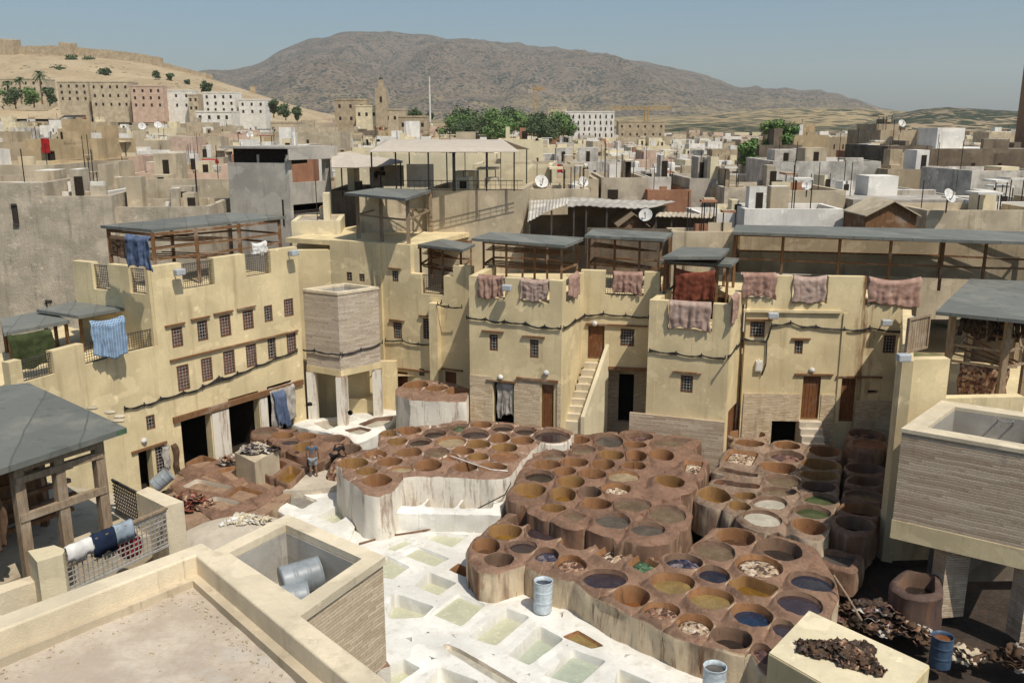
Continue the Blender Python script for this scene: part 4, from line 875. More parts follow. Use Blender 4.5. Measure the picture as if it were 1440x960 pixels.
mb.prism([iL_[0], inn, xy(cc), xy(Vector(iL_[0]) + nL * st_w)], 8.3, 8.70); mb.prism([inn, iR_[2], xy(Vector(iR_[2]) + nR * st_w), xy(cc)], 8.3, 8.702)
mb.build('inner_step', M['beige'], ft)
mb = MB(); rows = []
for a in range(40):
    row = []
    for b in range(40):
        p = Vector(inn) - dirL * (-.0) ; p = cc - nL * .06 - nR * .06 + (-dirL) * (a * .16) + dirR * (b * .16); e = min(a, b) * .16
        row.append((p.x, p.y, zF + .05 * fbm(p.x, p.y, 0, .8) + .015 * fbm(p.x, p.y, 3, 5) + .03 * max(0, 1 - e / .4)))
    rows.append(row)
mb.grid(rows); 
t_ = NT('terrace_floor', .95, .1); n1_ = t_.noise(1.4, 5, .65); n2_ = t_.noise(11, 5, .7)
vv = t_.voro(3.2, t_.mapped((1, 2.1, 1)), 'DISTANCE_TO_EDGE').outputs[0]
c_ = t_.mix(t_.ramp(n1_, .35, .66), (.40, .335, .265), (.545, .475, .385)); c_ = t_.mix(t_.math('MULTIPLY', t_.ramp(n2_, .35, .7), .4), c_, (.44, .34, .25)); c_ = t_.mix(t_.math('MULTIPLY', t_.ramp(t_.noise(.9, 3), .55, .7), .6), c_, (.46, .43, .38))
c_ = t_.mix(t_.math('SUBTRACT', .22, t_.math('MULTIPLY', t_.ramp(vv, .0, .1), .22)), c_, (.36, .28, .2))
t_.color(c_); t_.bump(n2_, .5, .02); M['tfloor'] = t_.m
o = mb.build('floor', M['tfloor'], ft, smooth=True)
mb = MB(); mb.prism([iL_[0], inn, iR_[2], (2, 0), (-12, 0)], 6.8, 8.3); mb.build('slab', M['yellow'], ft)
lt_ = MB(); rl_ = random.Random(3)
for k in range(420):                                   # grit and flakes gathered along the foot of the parapet
    e = abs(rl_.gauss(0, .22)) if k % 3 else rl_.uniform(0, 4); f = rl_.uniform(0, 5.5); q = cc + (-dirL * f + dirR * (e + .03) if k % 2 else -dirL * (e + .05) + dirR * f * .7); w_ = rl_.uniform(.006, .022)
    if (q - cc).dot(nR) < -.02 or True: lt_.box((q.x, q.y, zF + .05 * fbm(q.x, q.y, 0, .8) + .03 * max(0, 1 - e / .4) + w_ * .3), (w_ * rl_.uniform(1, 2.2), w_, w_ * .9), rl_.uniform(0, 3))
o = lt_.build('litter', M['beige'], None); setting(o, 'stuff')
p = at(228, 823, 8.62); bt = thing('crushed_bottle', 'crushed clear drink bottle with red label lying on the terrace floor', 'bottle', p); mb = MB(); mb.tube([p, p + Vector((.10, .03, 0))], [.028, .03], 8); mb.build('label_band', CL['red'], bt)
mb = MB(); mb.tube([p + Vector((.102, .03, 0)), p + Vector((.19, .055, 0)), p + Vector((.23, .066, 0)), p + Vector((.26, .075, 0))], [.03, .03, .012, .012], 8); mb.build('body', CL['white'], bt)
p = at(216, 828, 8.60); mb = MB(); mb.lathe((p.x, p.y, p.z - .03), [(0, 0), (.022, 0), (.022, .02), (0, .02)], 10); tag(mb.build('bottle_cap', LIQ['mustard'], loc=p), 'small yellow bottle cap beside the crushed bottle', 'bottle cap')
nt_poly = A9((404, 723), (538, 781), (420, 863), (293, 777))
tank = basin_tank('brick_water_tank', 'near square brick tank holding two grey drums beside the terrace', nt_poly, 7.25, 8.985, .24, 'brick_near', 8.1, beam=0)
for px in ((404, 735), (525, 790), (424, 850)):
    p = at(*px, 8.9); mb = MB(); mb.box((p.x, p.y, 3.6), (.3, .3, 7.3), .5); mb.build('post', M['clay_white'], tank)
# drums
M['steel'] = m_plain('grey_blue_steel', (.25, .275, .29), .45, .25, 5, .5); M['bluew'] = m_plain('worn_blue_white_drum', (.50, .56, .60), .55, .3, 7, .4); M['blued'] = m_plain('blue_drum', (.05, .085, .14), .5, .3, 6, .4)
def drum(name, label, a, b, r, mat, cat='barrel', group=None, open_=False, fill='dark'):
    a, b = Vector(a), Vector(b); ax = (b - a); L = ax.length; ax.normalize(); t = thing(name, label, cat, a, group); mb = MB()
    prof = [(0, 0), (r * .98, 0), (r, .02)]
    for k in range(1, 12):
        z = L * k / 12; prof += [(r, z - .012), (r * 1.03, z), (r, z + .012)] if k in (4, 8) else [(r * (1 + .004 * (k % 2)), z)]
    prof += [(r, L - .02), (r * 1.04, L - .01), (r * 1.03, L)]
    prof += [(r * .95, L), (r * .95, L * .86)] if open_ else [(r * .96, L), (r * .95, L - .02), (0, L - .02)]
    mb.lathe(a, prof, 26, axis=ax); mb.build('drum_body', M[mat], t, smooth=True)
    if open_:
        mb = MB(); mb.lathe(a, [(0, L * .87), (r * .94, L * .87)], 26, axis=ax); mb.build('contents', LIQ[fill], t)
    return t
c = at(424, 826, 8.35)
drum('steel_drum', 'dented grey drum lying uppermost in the near brick tank', (c.x - .30, c.y + .02, 8.42), (c.x + .22, c.y + .30, 8.46), .24, 'steel', 'barrel', 'grey drums in the near tank')
drum('steel_drum', 'lower grey drum half hidden in the near brick tank', (c.x - .36, c.y - .38, 8.32), (c.x + .14, c.y - .18, 8.33), .21, 'steel', 'barrel', 'grey drums in the near tank')
p = at(763, 858, .34); drum('open_barrel', 'open pale blue barrel standing against the near honeycomb wall', p, p + Vector((.02, .03, 1.02)), .29, 'bluew', 'barrel', None, True, 'indigo')
p = at(1003, 985, .34); drum('open_barrel', 'open pale blue barrel at the bottom edge by the honeycomb wall', p, p + Vector((.0, .02, 1.02)), .30, 'bluew', 'barrel', None, True, 'grey')
p = at(1321, 935, 0); drum('open_barrel', 'dark blue barrel of brown water beside the brick pier', p, p + Vector((0, 0, .95)), .29, 'blued', 'barrel', None, True, 'orange')
p = at(228, 690, .85); drum('steel_drum', 'tilted grey blue drum by the sunken basins', p + Vector((-.25, -.1, .25)), p + Vector((.3, .15, .7)), .3, 'steel', 'barrel')
# left terrace with its railing, clothes and shed
lt = thing('roof_terrace', 'lower roof terrace with railing and laundry at the left edge', 'terrace', at(100, 800, 7.9)); zt8 = 8.45
def prism_px(mb, pts, ztop, z0): mb.prism([xy(at(x, y, ztop)) for x, y in pts], z0, ztop)
mb = MB(); prism_px(mb, [(39, 774), (76, 766), (92, 772), (88, 779), (52, 790)], zt8 + .02, 6); mb.build('corner_pier', M['yellow_pale'], lt)
q = at(258, 706, zt8); v1 = at(206, 686, zt8) - q
mb = MB(); prism_px(mb, [(258, 705), (232, 712), (191, 692), (208, 684)], zt8, 6); mb.build('end_wall', M['cap'], lt)
fl_a = at(40, 800, 7.75); 
mb = MB(); mb.prism([xy(at(-60, 850, 7.7)), xy(at(50, 800, 7.7)), xy(at(236, 745, 7.7)), xy(at(196, 700, 7.7)), xy(at(-150, 640, 7.7))], 6, 7.7); mb.build('floor', M['beige'], lt)
mb = MB(); prism_px(mb, [(-80, 862), (-80, 848), (52, 806), (62, 813)], 8.0, 6.5); mb.build('low_wall', M['cap'], lt)
RLw = Wall(xy(at(92, 776, zt8)), xy(at(233, 716, zt8)))
rl = railing(RLw, [.0, RLw.L, 7.75, zt8], 'terrace_railing', 'pale iron railing with laundry between the two terrace piers', 'terrace railings', off=0, mat='iron_pale', step=.085)
mb = MB(); RLw.slab(mb, .45, RLw.L + .02, zt8, zt8 + .04, .04, .08); mb.build('hand_rail', M['wood_pale'], rl)
RL2 = Wall(xy(at(157, 672, zt8)), xy(at(192, 690, zt8))); railing(RL2, [0, RL2.L, 7.75, zt8], 'terrace_railing', 'rusty railing behind the end wall of the laundry terrace', 'terrace railings', off=0, step=.07)
def cr(w, x0, y0, x1, y1): return w.rect(x0, y0, x1, y1)
def fold_over(w, u0, u1, ztop, drop, name, label, mat, seed):
    """garment folded over the hand rail: hangs down in front and behind"""
    rows = []; rnd = random.Random(seed)
    prof = [(.05, -drop), (.065, -drop * .5), (.055, -.06), (.03, .045), (-.02, .055), (-.06, -.05), (-.07, -drop * .6)]
    for o, dz in prof:
        row = []
        for i in range(15):
            x = i / 14; row.append(w.pt(u0 + (u1 - u0) * x, ztop + dz + (.02 * math.sin(x * 9 + seed) + .05 * fbm(x * 3, seed, 0, 1)) * (abs(dz) > .2), o + .012 * math.sin(x * 14 + seed + dz * 6)))
        rows.append(row)
    mb = MB(); mb.grid(rows); return tag(solid(mb.build(name, mat, smooth=True, loc=w.pt((u0 + u1) / 2, ztop)), .008), label, 'clothing', 'laundry on the terrace railing')
ug = lambda x: RLw.uv(x, 750)[0]
fold_over(RLw, ug(88), ug(127), zt8 + .03, .24, 'towel', 'pale towel folded over the terrace railing', CL['white'], 1)
fold_over(RLw, ug(126), ug(160), zt8 + .04, .33, 'navy_shirt', 'navy shirt hanging over the terrace railing', CL['navy'], 2)
fold_over(RLw, ug(160), ug(187), zt8 + .04, .26, 'greyblue_shirt', 'grey blue shirt hanging over the terrace railing', CL['greyblue'], 3)
p = RLw.pt(ug(193), 7.78, -.25); mb = MB(); mb.lathe(p, [(0, 0), (.17, 0), (.2, .1), (.19, .28), (.13, .36), (.0, .33)], 14); tag(mb.build('red_bag', CL['red'], smooth=True, loc=p), 'bright red bag on the terrace floor behind the railing', 'bag')
dp = thing('drying_shed', 'near weathered timber shed with broad grey roof at the left edge', 'shed', at(34, 818, 7.75), 'drying sheds on the roofs')
rz = 9.9; rp_ = [(178, 601), (0, 659), (-160, 700), (-160, 560), (40, 538)]
mb = MB(); mb.prism([xy(at(x, y, rz)) for x, y in rp_], rz - .10, rz); mb.build('roof', M['roof'], dp)
mb = MB(); e0, e1 = at(178, 601, rz), at(0, 659, rz); e2 = at(-160, 700, rz); mb.bar(e0 + Vector((.0, -.012, -.05)), e2 + Vector((0, -.012, -.05)), .02, .09)
mb.build('roof_edge', m_plain('green_felt_edge', (.07, .12, .07), .9), dp)
FW = Wall(xy(at(17, 655, rz - .12)), xy(at(143, 617, rz - .12)))
for u in (0.06, .5, .97):
    mb = MB(); FW.slab(mb, FW.L * u - .085, FW.L * u + .085, 7.7, rz - .105, -.02, .15); mb.build('post', M['wood_pale'], dp)
for dz, w in ((.20, .12), (.40, .11), (1.05, .12)):
    mb = MB(); FW.slab(mb, .02, FW.L, rz - dz - w / 2, rz - dz + w / 2, .0, .10); mb.build('rail', M['wood_pale'], dp)
BWl = Wall(FW.pt(-3.5, 0, -2.6)[:2], FW.pt(FW.L + .3, 0, -2.6)[:2])
mb = MB(); BWl.slab(mb, 0, BWl.L, 7.7, rz - .11, 0, .06); mb.build('back_panel', M['wood'], dp)
for k in range(3):
    mb = MB(); a = FW.pt(-2.2, 8.2 + .55 * k, -1.2); b = FW.pt(FW.L, 8.2 + .55 * k, -1.2); mb.bar(a, b, .09, .07); mb.bar(a + Vector((-.3, .7, 0)), b + Vector((-.3, .7, 0)), .09, .07); mb.build('drying_rack', M['wood'], dp)
for k in range(4):
    u = FW.L * (.1 + .27 * k); mb = MB(); q = FW.pt(u, 0, -2.0); mb.bar((q.x, q.y, 7.7), (q.x, q.y, rz - .11), .12); mb.build('post', M['wood'], dp)
hw = Wall(FW.pt(-1.4, 0, -.25)[:2], FW.pt(-.05, 0, -.25)[:2]); drape(hw, [.5, 1.25, 8.4, 9.5], 'hanging_hide', 'ragged pale hide hanging at the left end of the near shed', 'hides', CL['brownnet'], folds=6)
for i, (x, y) in enumerate([(130, 575), (155, 581), (168, 587), (167, 593)]):
    p = at(x + 0, y, rz); mb = MB(); mb.lathe(p, [(0, 0), (.07, 0), (.085, .025), (.05, .055), (0, .06)], 9); o = mb.build('loose_stone', M['beige'], loc=p); o.scale = (1.3, .8, 1); tag(o, 'flat stone holding down the near grey shed roof', 'stone', 'stones on the near shed roof')
# ================================================================== right foreground slab with hides, rubbish, pile of sacks
zs = 2.6; sp_ = [xy(at(x, y, zs)) for x, y in ((1137, 858), (1308, 936), (1240, 1010), (1080, 918))]
hsb = thing('masonry_block', 'pale yellow masonry block with dark hides drying on top', 'block', at(1190, 920, 0)); mb = MB(); mb.prism(sp_, 0, zs); o = mb.build('block_body', M['yellow'], hsb); bv = o.modifiers.new('edge', 'BEVEL'); bv.width = .03; bv.segments = 2
mb = MB(); cx = sum(p[0] for p in sp_) / 4; cy = sum(p[1] for p in sp_) / 4; ins_ = [(cx + (p[0] - cx) * .985, cy + (p[1] - cy) * .985) for p in sp_]; mb.prism(ins_, zs + .002, zs + .02); mb.build('top_render', M['yellow_pale'], hsb)
def heap(name, label, c, rx, ry, h, mats, n, seed, cat='hides', group=None, size=(.12, .3), rot=0, flat=.45):
    """loose heap made of many small crumpled pieces"""
    rnd = random.Random(seed); mb = MB(); ca, sa = math.cos(rot), math.sin(rot)
    for i in range(n):
        r = math.sqrt(rnd.random()); a = rnd.uniform(0, 6.28); x0, y0 = rx * r * math.cos(a), ry * r * math.sin(a); edge = .75 + .25 * math.sin(3 * a + seed) + .15 * math.sin(7 * a)
        x, y = (x0 * ca - y0 * sa) * edge, (x0 * sa + y0 * ca) * edge; z = h * (1 - r * r) * rnd.uniform(.2, 1)
        s = rnd.uniform(*size); yaw = rnd.uniform(0, 6.28); tilt = rnd.gauss(0, flat); rows = []
        for j in range(4):
            row = []
            for k in range(5):
                p = Vector(((k / 4 - .5) * s * 1.5, (j / 3 - .5) * s, .18 * s * math.sin(k * 2.1 + i) + .12 * s * math.sin(j * 2.5 + i * 2)))
                p.rotate(Matrix.Rotation(tilt, 3, 'X')); p.rotate(Matrix.Rotation(yaw, 3, 'Z')); row.append((c[0] + x + p.x, c[1] + y + p.y, c[2] + max(.015, z + p.z + .05)))
            rows.append(row)
        mb.grid(rows, rnd.randrange(len(mats)))
    return tag(solid(mb.build(name, mats, smooth=True, loc=c), .012, 0), label, cat, group)
c = at(1186, 922, zs + .02); heap('drying_hides', 'blackish brown hides spread to dry on the pale masonry block', c, 1.1, .62, .22, [HID['black']] * 5 + [HID['brown'], CL['brownnet']], 330, 4, size=(.10, .22), rot=-.45)
c = at(1215, 862, .5); heap('rubbish_heap', 'heap of rags, sacks and offcuts behind the masonry block', at(1230, 880, .1), 2.0, .8, .75, [CL['greywhite'], CL['brownnet'], HID['brown'], HID['black'], HID['purple'], CL['brownnet']], 260, 9, 'rubbish', size=(.14, .34), rot=-.5)
heap('rubbish_heap', 'pale torn sacks at the lower right edge under the tank', at(1440, 935, .1), .8, .6, .5, [CL['greywhite'], CL['brownnet']], 60, 12, 'rubbish', size=(.25, .5))
heap('rubbish_heap', 'small tan rag heap beside the dark blue barrel', at(1358, 925, .05), .5, .35, .35, [CL['brownnet'], M['beige']], 40, 13, 'rubbish', size=(.15, .3))
a, b = at(1172, 808, 1.9), at(1212, 872, .9); mb = MB(); mb.tube([a, a.lerp(b, .5) + Vector((0, 0, .04)), b], .03, 6); tag(mb.build('wooden_pole', M['wood_pale'], loc=b), 'thin pale pole leaning on the honeycomb above the rubbish', 'pole')
# pale hair heap on the lime bank
bank = MB(); rows = []; bc = at(340, 735, .9)
for a in range(25):
    row = []
    for r in range(10):
        t = a / 24 * 2 * math.pi; f = r / 9; x = bc.x + 2.9 * f * math.cos(t); y = bc.y + 1.9 * f * math.sin(t); row.append((x, y, 1.0 * (1 - f ** 2.6) - .05 + .06 * fbm(x, y, 2, 1)))
    rows.append(row)
setting(bank.grid(rows, flip=True).build('earth_bank', M['limed'], smooth=True))
heap('wool_heap', 'pale heap of scraped wool drying on the earth bank', (bc.x + .1, bc.y + .1, .93), .95, .55, .12, [M['beige'], CL['white'], M['yellow_pale']], 160, 21, 'wool', size=(.08, .18))
# ================================================================== hides and cloths on walls and sheds
GH = 'hides hung over the parapets'
def hang(w, T, r, label, mat=None, cat='hides', group=GH, **k):
    mat = mat or (CL['hide'], CL['hide2'], CL['hide3'])[k.get('seed', 0) % 3]; return drape(w, rc(w, T, r), 'hanging_hide', label, cat, mat, group, **k)
hang(B1, Z5, (820, 928, 318, 412), 'pinkish hide in the left gap of the square bay parapet', seed=1); hang(B1, Z5, (998, 1115, 333, 425), 'wide pinkish hide in the right gap of the square bay parapet', seed=2)
hang(B1s, Z5, (1192, 1236, 312, 410), 'hide on the side parapet of the square bay', seed=3)
hang(W2, Z6, (140, 232, 228, 298), 'hide over the grille above the stair wall', seed=4)
hang(CT, Z6, (318, 450, 322, 412), 'long pale pinkish hides over the tower bay parapet', seed=5, folds=7, off=.1); hang(CTs, Z6, (511, 529, 300, 385), 'narrow hide on the side parapet of the tower bay', seed=6, folds=2)
hang(RW, Z6, (548, 655, 232, 312), 'hide in the left gap of the right wall parapet', seed=7); hang(RW, Z6, (708, 812, 240, 325), 'hide in the middle gap of the right wall parapet', seed=8)
hang(RW, Z6, (945, 1110, 245, 335), 'widest hide with swagged folds at the right end of the right wall', seed=9, folds=8, sag=.3)
tw = Wall(xy(at(944, 370, 9.2)), xy(at(1006, 373, 9.2))); hang(tw, Z6, (335, 462, 222, 320), 'deep red brown cloth hanging under the tower bay shed', CL['redhide'], 'hides', seed=10, sag=.45, folds=4, off=-.05)
s3 = Wall(xy(at(152, 324, 11.0)), xy(at(212, 330, 11.0))); hang(s3, Z3, (538, 640, 152, 290), 'blue tarp hanging at the end of the long left shed', CL['blue'], 'tarp', 'cloths on the left building', seed=11, sag=.35); hang(s3, Z3, (470, 540, 155, 245), 'dull purple cloth beside the blue tarp on the left shed', CL['brownnet'], 'cloth', 'cloths on the left building', seed=12)
s4 = Wall(xy(at(124, 446, 8.0)), xy(at(176, 438, 8.0))); hang(s4, Z3, (382, 530, 500, 660), 'blue checked cloth hanging on the lower left terrace shed', CL['check'], 'cloth', 'cloths on the left building', seed=13)
s5 = Wall(xy(at(12, 467, 7.85)), xy(at(80, 455, 7.85))); hang(s5, Z3, (40, 225, 560, 700), 'dark green netting hung under the left edge shed', CL['green'], 'netting', 'cloths on the left building', seed=14, folds=3)
hang(LB, Z3, (1080, 1145, 180, 235), 'white sheet over the parapet at the end of the long left shed', CL['white'], 'cloth', 'cloths on the left building', seed=15, off=-.3)
hang(LB, ZA, (825, 900, 45, 165), 'grey white tarp hung across the third arch', CL['greywhite'], 'tarp', 'cloths on the left building', seed=16, folds=4, off=.16); hang(LB, ZA, (826, 862, 60, 170), 'narrow blue cloth beside the grey tarp at the third arch', CL['blue'], 'cloth', 'cloths on the left building', seed=17, folds=2, off=.32, lean=.2)
hang(LB, ZA, (495, 518, 225, 300), 'pale rag hung on the barred window by the ground door', CL['greywhite'], 'cloth', 'cloths on the left building', seed=18, folds=2); hang(LB, ZA, (528, 545, 222, 310), 'narrow dark hide nailed beside the first arch', CL['brownnet'], 'hides', GH, seed=19, folds=1)
hang(B1, Z5, (895, 965, 775, 915), 'pale grey curtain hanging in the doorway of the square bay', CL['greywhite'], 'curtain', None, seed=20, folds=3, off=-.1)
# ================================================================== cables and lamps
def cable(w, T, pts, label, strands=3, name='cable', off=.07):
    P = [w.pt(*w.uv(*T(u, v)), off) for u, v in pts]; t = thing(name, label, 'cable', P[0], 'cables strung along the walls'); t.name = name
    for s in range(strands):
        mb = MB(); pp = []
        for i in range(len(P) - 1):
            for k in range(6):
                f = k / 6; q = P[i].lerp(P[i + 1], f); sag = math.sin(f * math.pi) * (.03 + .06 * s) * (1 if i % 2 else .6); pp.append(q + Vector((0, 0, -sag + .035 * s)) )
        pp.append(P[-1]); pp = [q + Vector((0, 0, .05 * fbm(q.x * 2, q.z * 2, s * 9.0, 1))) for q in pp]; mb.tube(pp, .028, 5); mb.build('strand', M['black'], t)
    mb = MB()
    for i in range(0, len(P)): mb.bar(P[i] + Vector((0, 0, -.05)), P[i] + Vector((0, 0, .14)), .04)
    build_each(mb, 'clamp', M['black'], t)
    return t
cable(LB, ZA, [(380, 120), (440, 108), (490, 90), (560, 72), (620, 52), (680, 30), (725, 12)], 'black cable bundle sloping along the left building', 3)
cable(LB, Z3, [(850, 795), (920, 755), (1000, 738), (1080, 705), (1160, 672), (1250, 640)], 'loose upper cable loops under the lower window row', 3)
tkW = Wall(tp[0], tp[1]); tkR = Wall(tp[1], tp[2])
cable(tkW, Z5, [(62, 632), (130, 640), (240, 655)], 'cable across the left face of the small brick tank', 2); cable(tkR, Z5, [(240, 655), (320, 635), (410, 605)], 'cable across the right face of the small brick tank', 2)
cable(BW, Z5, [(430, 595), (500, 597), (570, 612), (625, 610), (632, 520), (632, 450), (665, 435)], 'cable running along and up the back wall', 2); cable(BW, Z5, [(665, 438), (710, 448), (766, 450)], 'short cable near the tall pillar of the back wall', 2, off=.45)
cable(B1, Z5, [(770, 500), (850, 508), (930, 518), (1020, 527), (1100, 540), (1168, 545)], 'cable bundle across the front of the square bay', 3); cable(B1s, Z5, [(1172, 545), (1220, 515), (1268, 482)], 'cable rising along the side of the square bay', 3)
cable(W2, Z6, [(50, 370), (110, 362), (180, 368), (252, 375)], 'cable above the door of the stair wall', 3)
cable(CT, Z6, [(256, 480), (340, 488), (420, 496), (495, 503)], 'cable bundle across the tower bay', 3); cable(CTs, Z6, [(498, 502), (525, 470), (545, 445)], 'cable rising along the side of the tower bay', 3)
cable(RW, Z6, [(548, 442), (625, 450), (640, 400), (700, 392), (780, 405), (870, 412), (950, 408), (1065, 422)], 'cable bundle across the right wall', 3); cable(RW, Z6, [(625, 455), (622, 520), (610, 552)], 'thin cable down to the electric box', 1)
M['lamp'] = m_plain('grey_lamp_housing', (.42, .44, .45), .5, .15, 8, .4)
def flood(w, T, u, v, label):
    uu, z = w.uv(*T(u, v)); t = thing('flood_lamp', label, 'lamp', w.pt(uu, z, .1), 'flood lamps on the walls'); mb = MB(); a, b = w.pt(uu, z, 0), w.pt(uu, z, .3); mb.bar(a, b, .05); mb.build('bracket', M['iron'], t)
    mb = MB(); w.slab(mb, uu - .22, uu + .22, z - .12, z + .14, .55, .28); o = mb.build('lamp_housing', M['lamp'], t); bv = o.modifiers.new('edge', 'BEVEL'); bv.width = .04; bv.segments = 2
flood(LB, Z3, 732, 305, 'grey flood lamp near the corner of the left building parapet'); flood(LB, Z3, 1215, 225, 'grey flood lamp at the far end of the left building parapet'); flood(B1, Z5, 952, 368, 'grey flood lamp between the hides of the square bay')
flood(RW, Z6, 640, 363, 'grey flood lamp under the gutter of the right wall'); flood(PW, Z6, 1040, 492, 'grey flood lamp on the corner of the shaded right building'); flood(RW, Z6, 1062, 372, 'grey flood lamp near the right end of the right wall'); flood(RW, Z6, 995, 385, 'small lamp with bracket below the widest hide')
def bulk(w, T, u, v, label):
    uu, z = w.uv(*T(u, v)); p = w.pt(uu, z, .02); mb = MB(); mb.lathe(p, [(.13, 0), (.13, .05), (.09, .11), (0, .13)], 14, axis=(w.n.x, w.n.y, 0)); tag(mb.build('wall_lamp', CL['white'], smooth=True, loc=p), label, 'lamp', 'round wall lamps')
bulk(B1, Z5, 912, 750, 'round white lamp above the curtained door'); bulk(B1, Z5, 1105, 732, 'round white lamp above the brown door of the square bay'); bulk(RW, Z6, 768, 540, 'round white lamp above the left door of the right wall'); bulk(LB, ZA, 440, 216, 'round white lamp above the ground door of the left building'); bulk(W2, Z6, 82, 393, 'round white lamp above the stair door')
# hoses on the lime yard
def hose(pts, z, label, r=.022, mat='black'):
    P = [at(x, y, zz) for (x, y), zz in zip(pts, z)]; Q_ = []
    for i in range(len(P) - 1):
        for k in range(5): Q_.append(P[i].lerp(P[i + 1], k / 5))
    mb = MB(); mb.tube(Q_ + [P[-1]], r, 6); tag(mb.build('hose', M[mat], smooth=True, loc=P[0]), label, 'hose')
hose([(632, 640), (665, 652), (690, 660), (714, 662)], [2.14, 2.14, 2.14, 2.14], 'thin pale hose lying across the left block', .025, 'white'); hose([(714, 664), (718, 680), (710, 695), (675, 713), (655, 724), (637, 737)], [2.1, 1.7, 1.45, 1.15, .7, .4], 'dark hose dropping from the left block to the lime yard')
hose([(505, 764), (545, 753), (580, 748), (616, 742)], [.36, .36, .36, .4], 'dark stick lying on the lime yard beside the pits', .03, 'wood')
# ================================================================== people
M['earth'] = m_clay('trodden_earth', (.30, .195, .125), (.4, .3, .2), .3)
SK = m_plain('brown_skin', (.22, .12, .075), .6, .1, 9, .3, 0); HR = m_plain('black_hair', (.02, .016, .013), .8, .1, 9, .2, 0)
def skin_mesh(name, verts, edges, rad, mat, parent, sub=2):
    me = bpy.data.meshes.new(name); me.from_pydata([tuple(v) for v in verts], edges, []); me.materials.append(mat); o = bpy.data.objects.new(name, me); COL.objects.link(o); o.parent = parent
    m = o.modifiers.new('skin', 'SKIN'); m.use_smooth_shade = True; sv = me.skin_vertices[0].data
    for i, r in enumerate(rad): sv[i].radius = (r, r) if isinstance(r, (int, float)) else r
    sv[0].use_root = True; s = o.modifiers.new('sub', 'SUBSURF'); s.levels = s.render_levels = sub; return o
def person(label, loc, yaw, J, shirt, shorts, scale=1.0, long_=False, group=None):
    """J: joint positions in metres, person faces +y"""
    t = thing('person', label, 'person', loc, group); t.rotation_euler = (0, 0, yaw); t.scale = (scale,) * 3
    names = list(J); V = []; Ed = []; Rd = []; ix = {}
    def add(n, p, r, par=None):
        V.append(Vector(p)); Rd.append(r); ix[n] = len(V) - 1
        if par: Ed.append((ix[par], ix[n]))
    add('pelvis', J['pelvis'], .13); add('belly', Vector(J['pelvis']).lerp(Vector(J['chest']), .5), .115, 'pelvis'); add('chest', J['chest'], .125, 'belly'); add('neck', J['neck'], .052, 'chest'); add('jaw', Vector(J['neck']).lerp(Vector(J['head']), .55), .065, 'neck'); add('head', J['head'], .098, 'jaw'); add('crown', Vector(J['head']) + (Vector(J['head']) - Vector(J['neck'])).normalized() * .09, .07, 'head')
    for s in 'lr':
        add('sh' + s, J['sh' + s], .062, 'chest'); add('el' + s, J['el' + s], .042, 'sh' + s); add('wr' + s, J['wr' + s], .03, 'el' + s)
        d = (Vector(J['wr' + s]) - Vector(J['el' + s])).normalized(); side = d.cross(Vector((0, 1, 0))).normalized(); fw = side.cross(d)
        add('pa' + s, Vector(J['wr' + s]) + d * .07, (.036, .02), 'wr' + s)
        for k, l in enumerate((.075, .09, .082, .062)):
            o = fw * (k - 1.5) * .022; q = Vector(J['wr' + s]) + d * .105 + o; add(f'f{s}{k}', q, .0095, 'pa' + s); add(f'g{s}{k}', q + d * l * .55 + side * .008, .0085, f'f{s}{k}'); add(f'h{s}{k}', q + d * l + side * .024, .007, f'g{s}{k}')
        q = Vector(J['wr' + s]) + d * .045 + fw * .045; add('t' + s, q, .011, 'pa' + s); add('u' + s, q + d * .045 + fw * .012, .009, 't' + s)
        add('hip' + s, J['hip' + s], .095, 'pelvis'); add('kn' + s, J['kn' + s], .058, 'hip' + s); add('ca' + s, Vector(J['kn' + s]).lerp(Vector(J['an' + s]), .3) + Vector((0, -.015, 0)), .054, 'kn' + s); add('an' + s, J['an' + s], .036, 'ca' + s); add('toe' + s, Vector(J['an' + s]) + Vector((0, .15, -.055)), (.038, .024), 'an' + s)
    skin_mesh('body', V, Ed, Rd, SK, t)
    g = lambda n: Vector(J[n]); up = (g('chest') - g('pelvis')).normalized()
    vs = [g('pelvis') + up * .02, g('pelvis').lerp(g('chest'), .5), g('chest'), g('chest') + (g('neck') - g('chest')) * .55]; ed = [(0, 1), (1, 2), (2, 3)]; rd = [(.155, .125), (.145, .115), (.155, .12), .085]
    for s in 'lr': vs += [g('sh' + s), g('sh' + s).lerp(g('el' + s), .62)]; k = len(vs); ed += [(2, k - 2), (k - 2, k - 1)]; rd += [.078, .066]
    skin_mesh('shirt', vs, ed, rd, shirt, t)
    vs = [g('pelvis')]; ed = []; rd = [(.16, .13)]
    for s in 'lr': vs += [g('hip' + s) - Vector((0, 0, .03)), g('hip' + s).lerp(g('kn' + s), .97 if not long_ else 1), *([g('kn' + s).lerp(g('an' + s), .9)] if long_ else [])]; k = 3 if long_ else 2; b = len(vs) - k; ed += [(0, b)] + [(b + i, b + i + 1) for i in range(k - 1)]; rd += [.112, .088] + ([.06] if long_ else [])
    skin_mesh('trousers' if long_ else 'shorts', vs, ed, rd, shorts, t)
    h = g('head'); d = (h - g('neck')).normalized(); mb = MB(); mb.lathe(h + d * .005 + Vector((0, -.012, 0)), [(.108, -.03), (.112, .02), (.10, .07), (.06, .108), (0, .12)], 14, axis=d); o = mb.build('hair', HR, None, smooth=True); o.parent = t; o.location = h + d * .005
    f = Vector((0, 1, 0)) - d * d.y; f.normalize(); sd_ = d.cross(f); mb = MB(); mb.lathe(h + f * .095 - d * .015, [(.016, -.0), (.012, .015), (0, .03)], 6, axis=f); o = mb.build('nose', SK, None); o.parent = t; o.location = h + f * .095 - d * .015
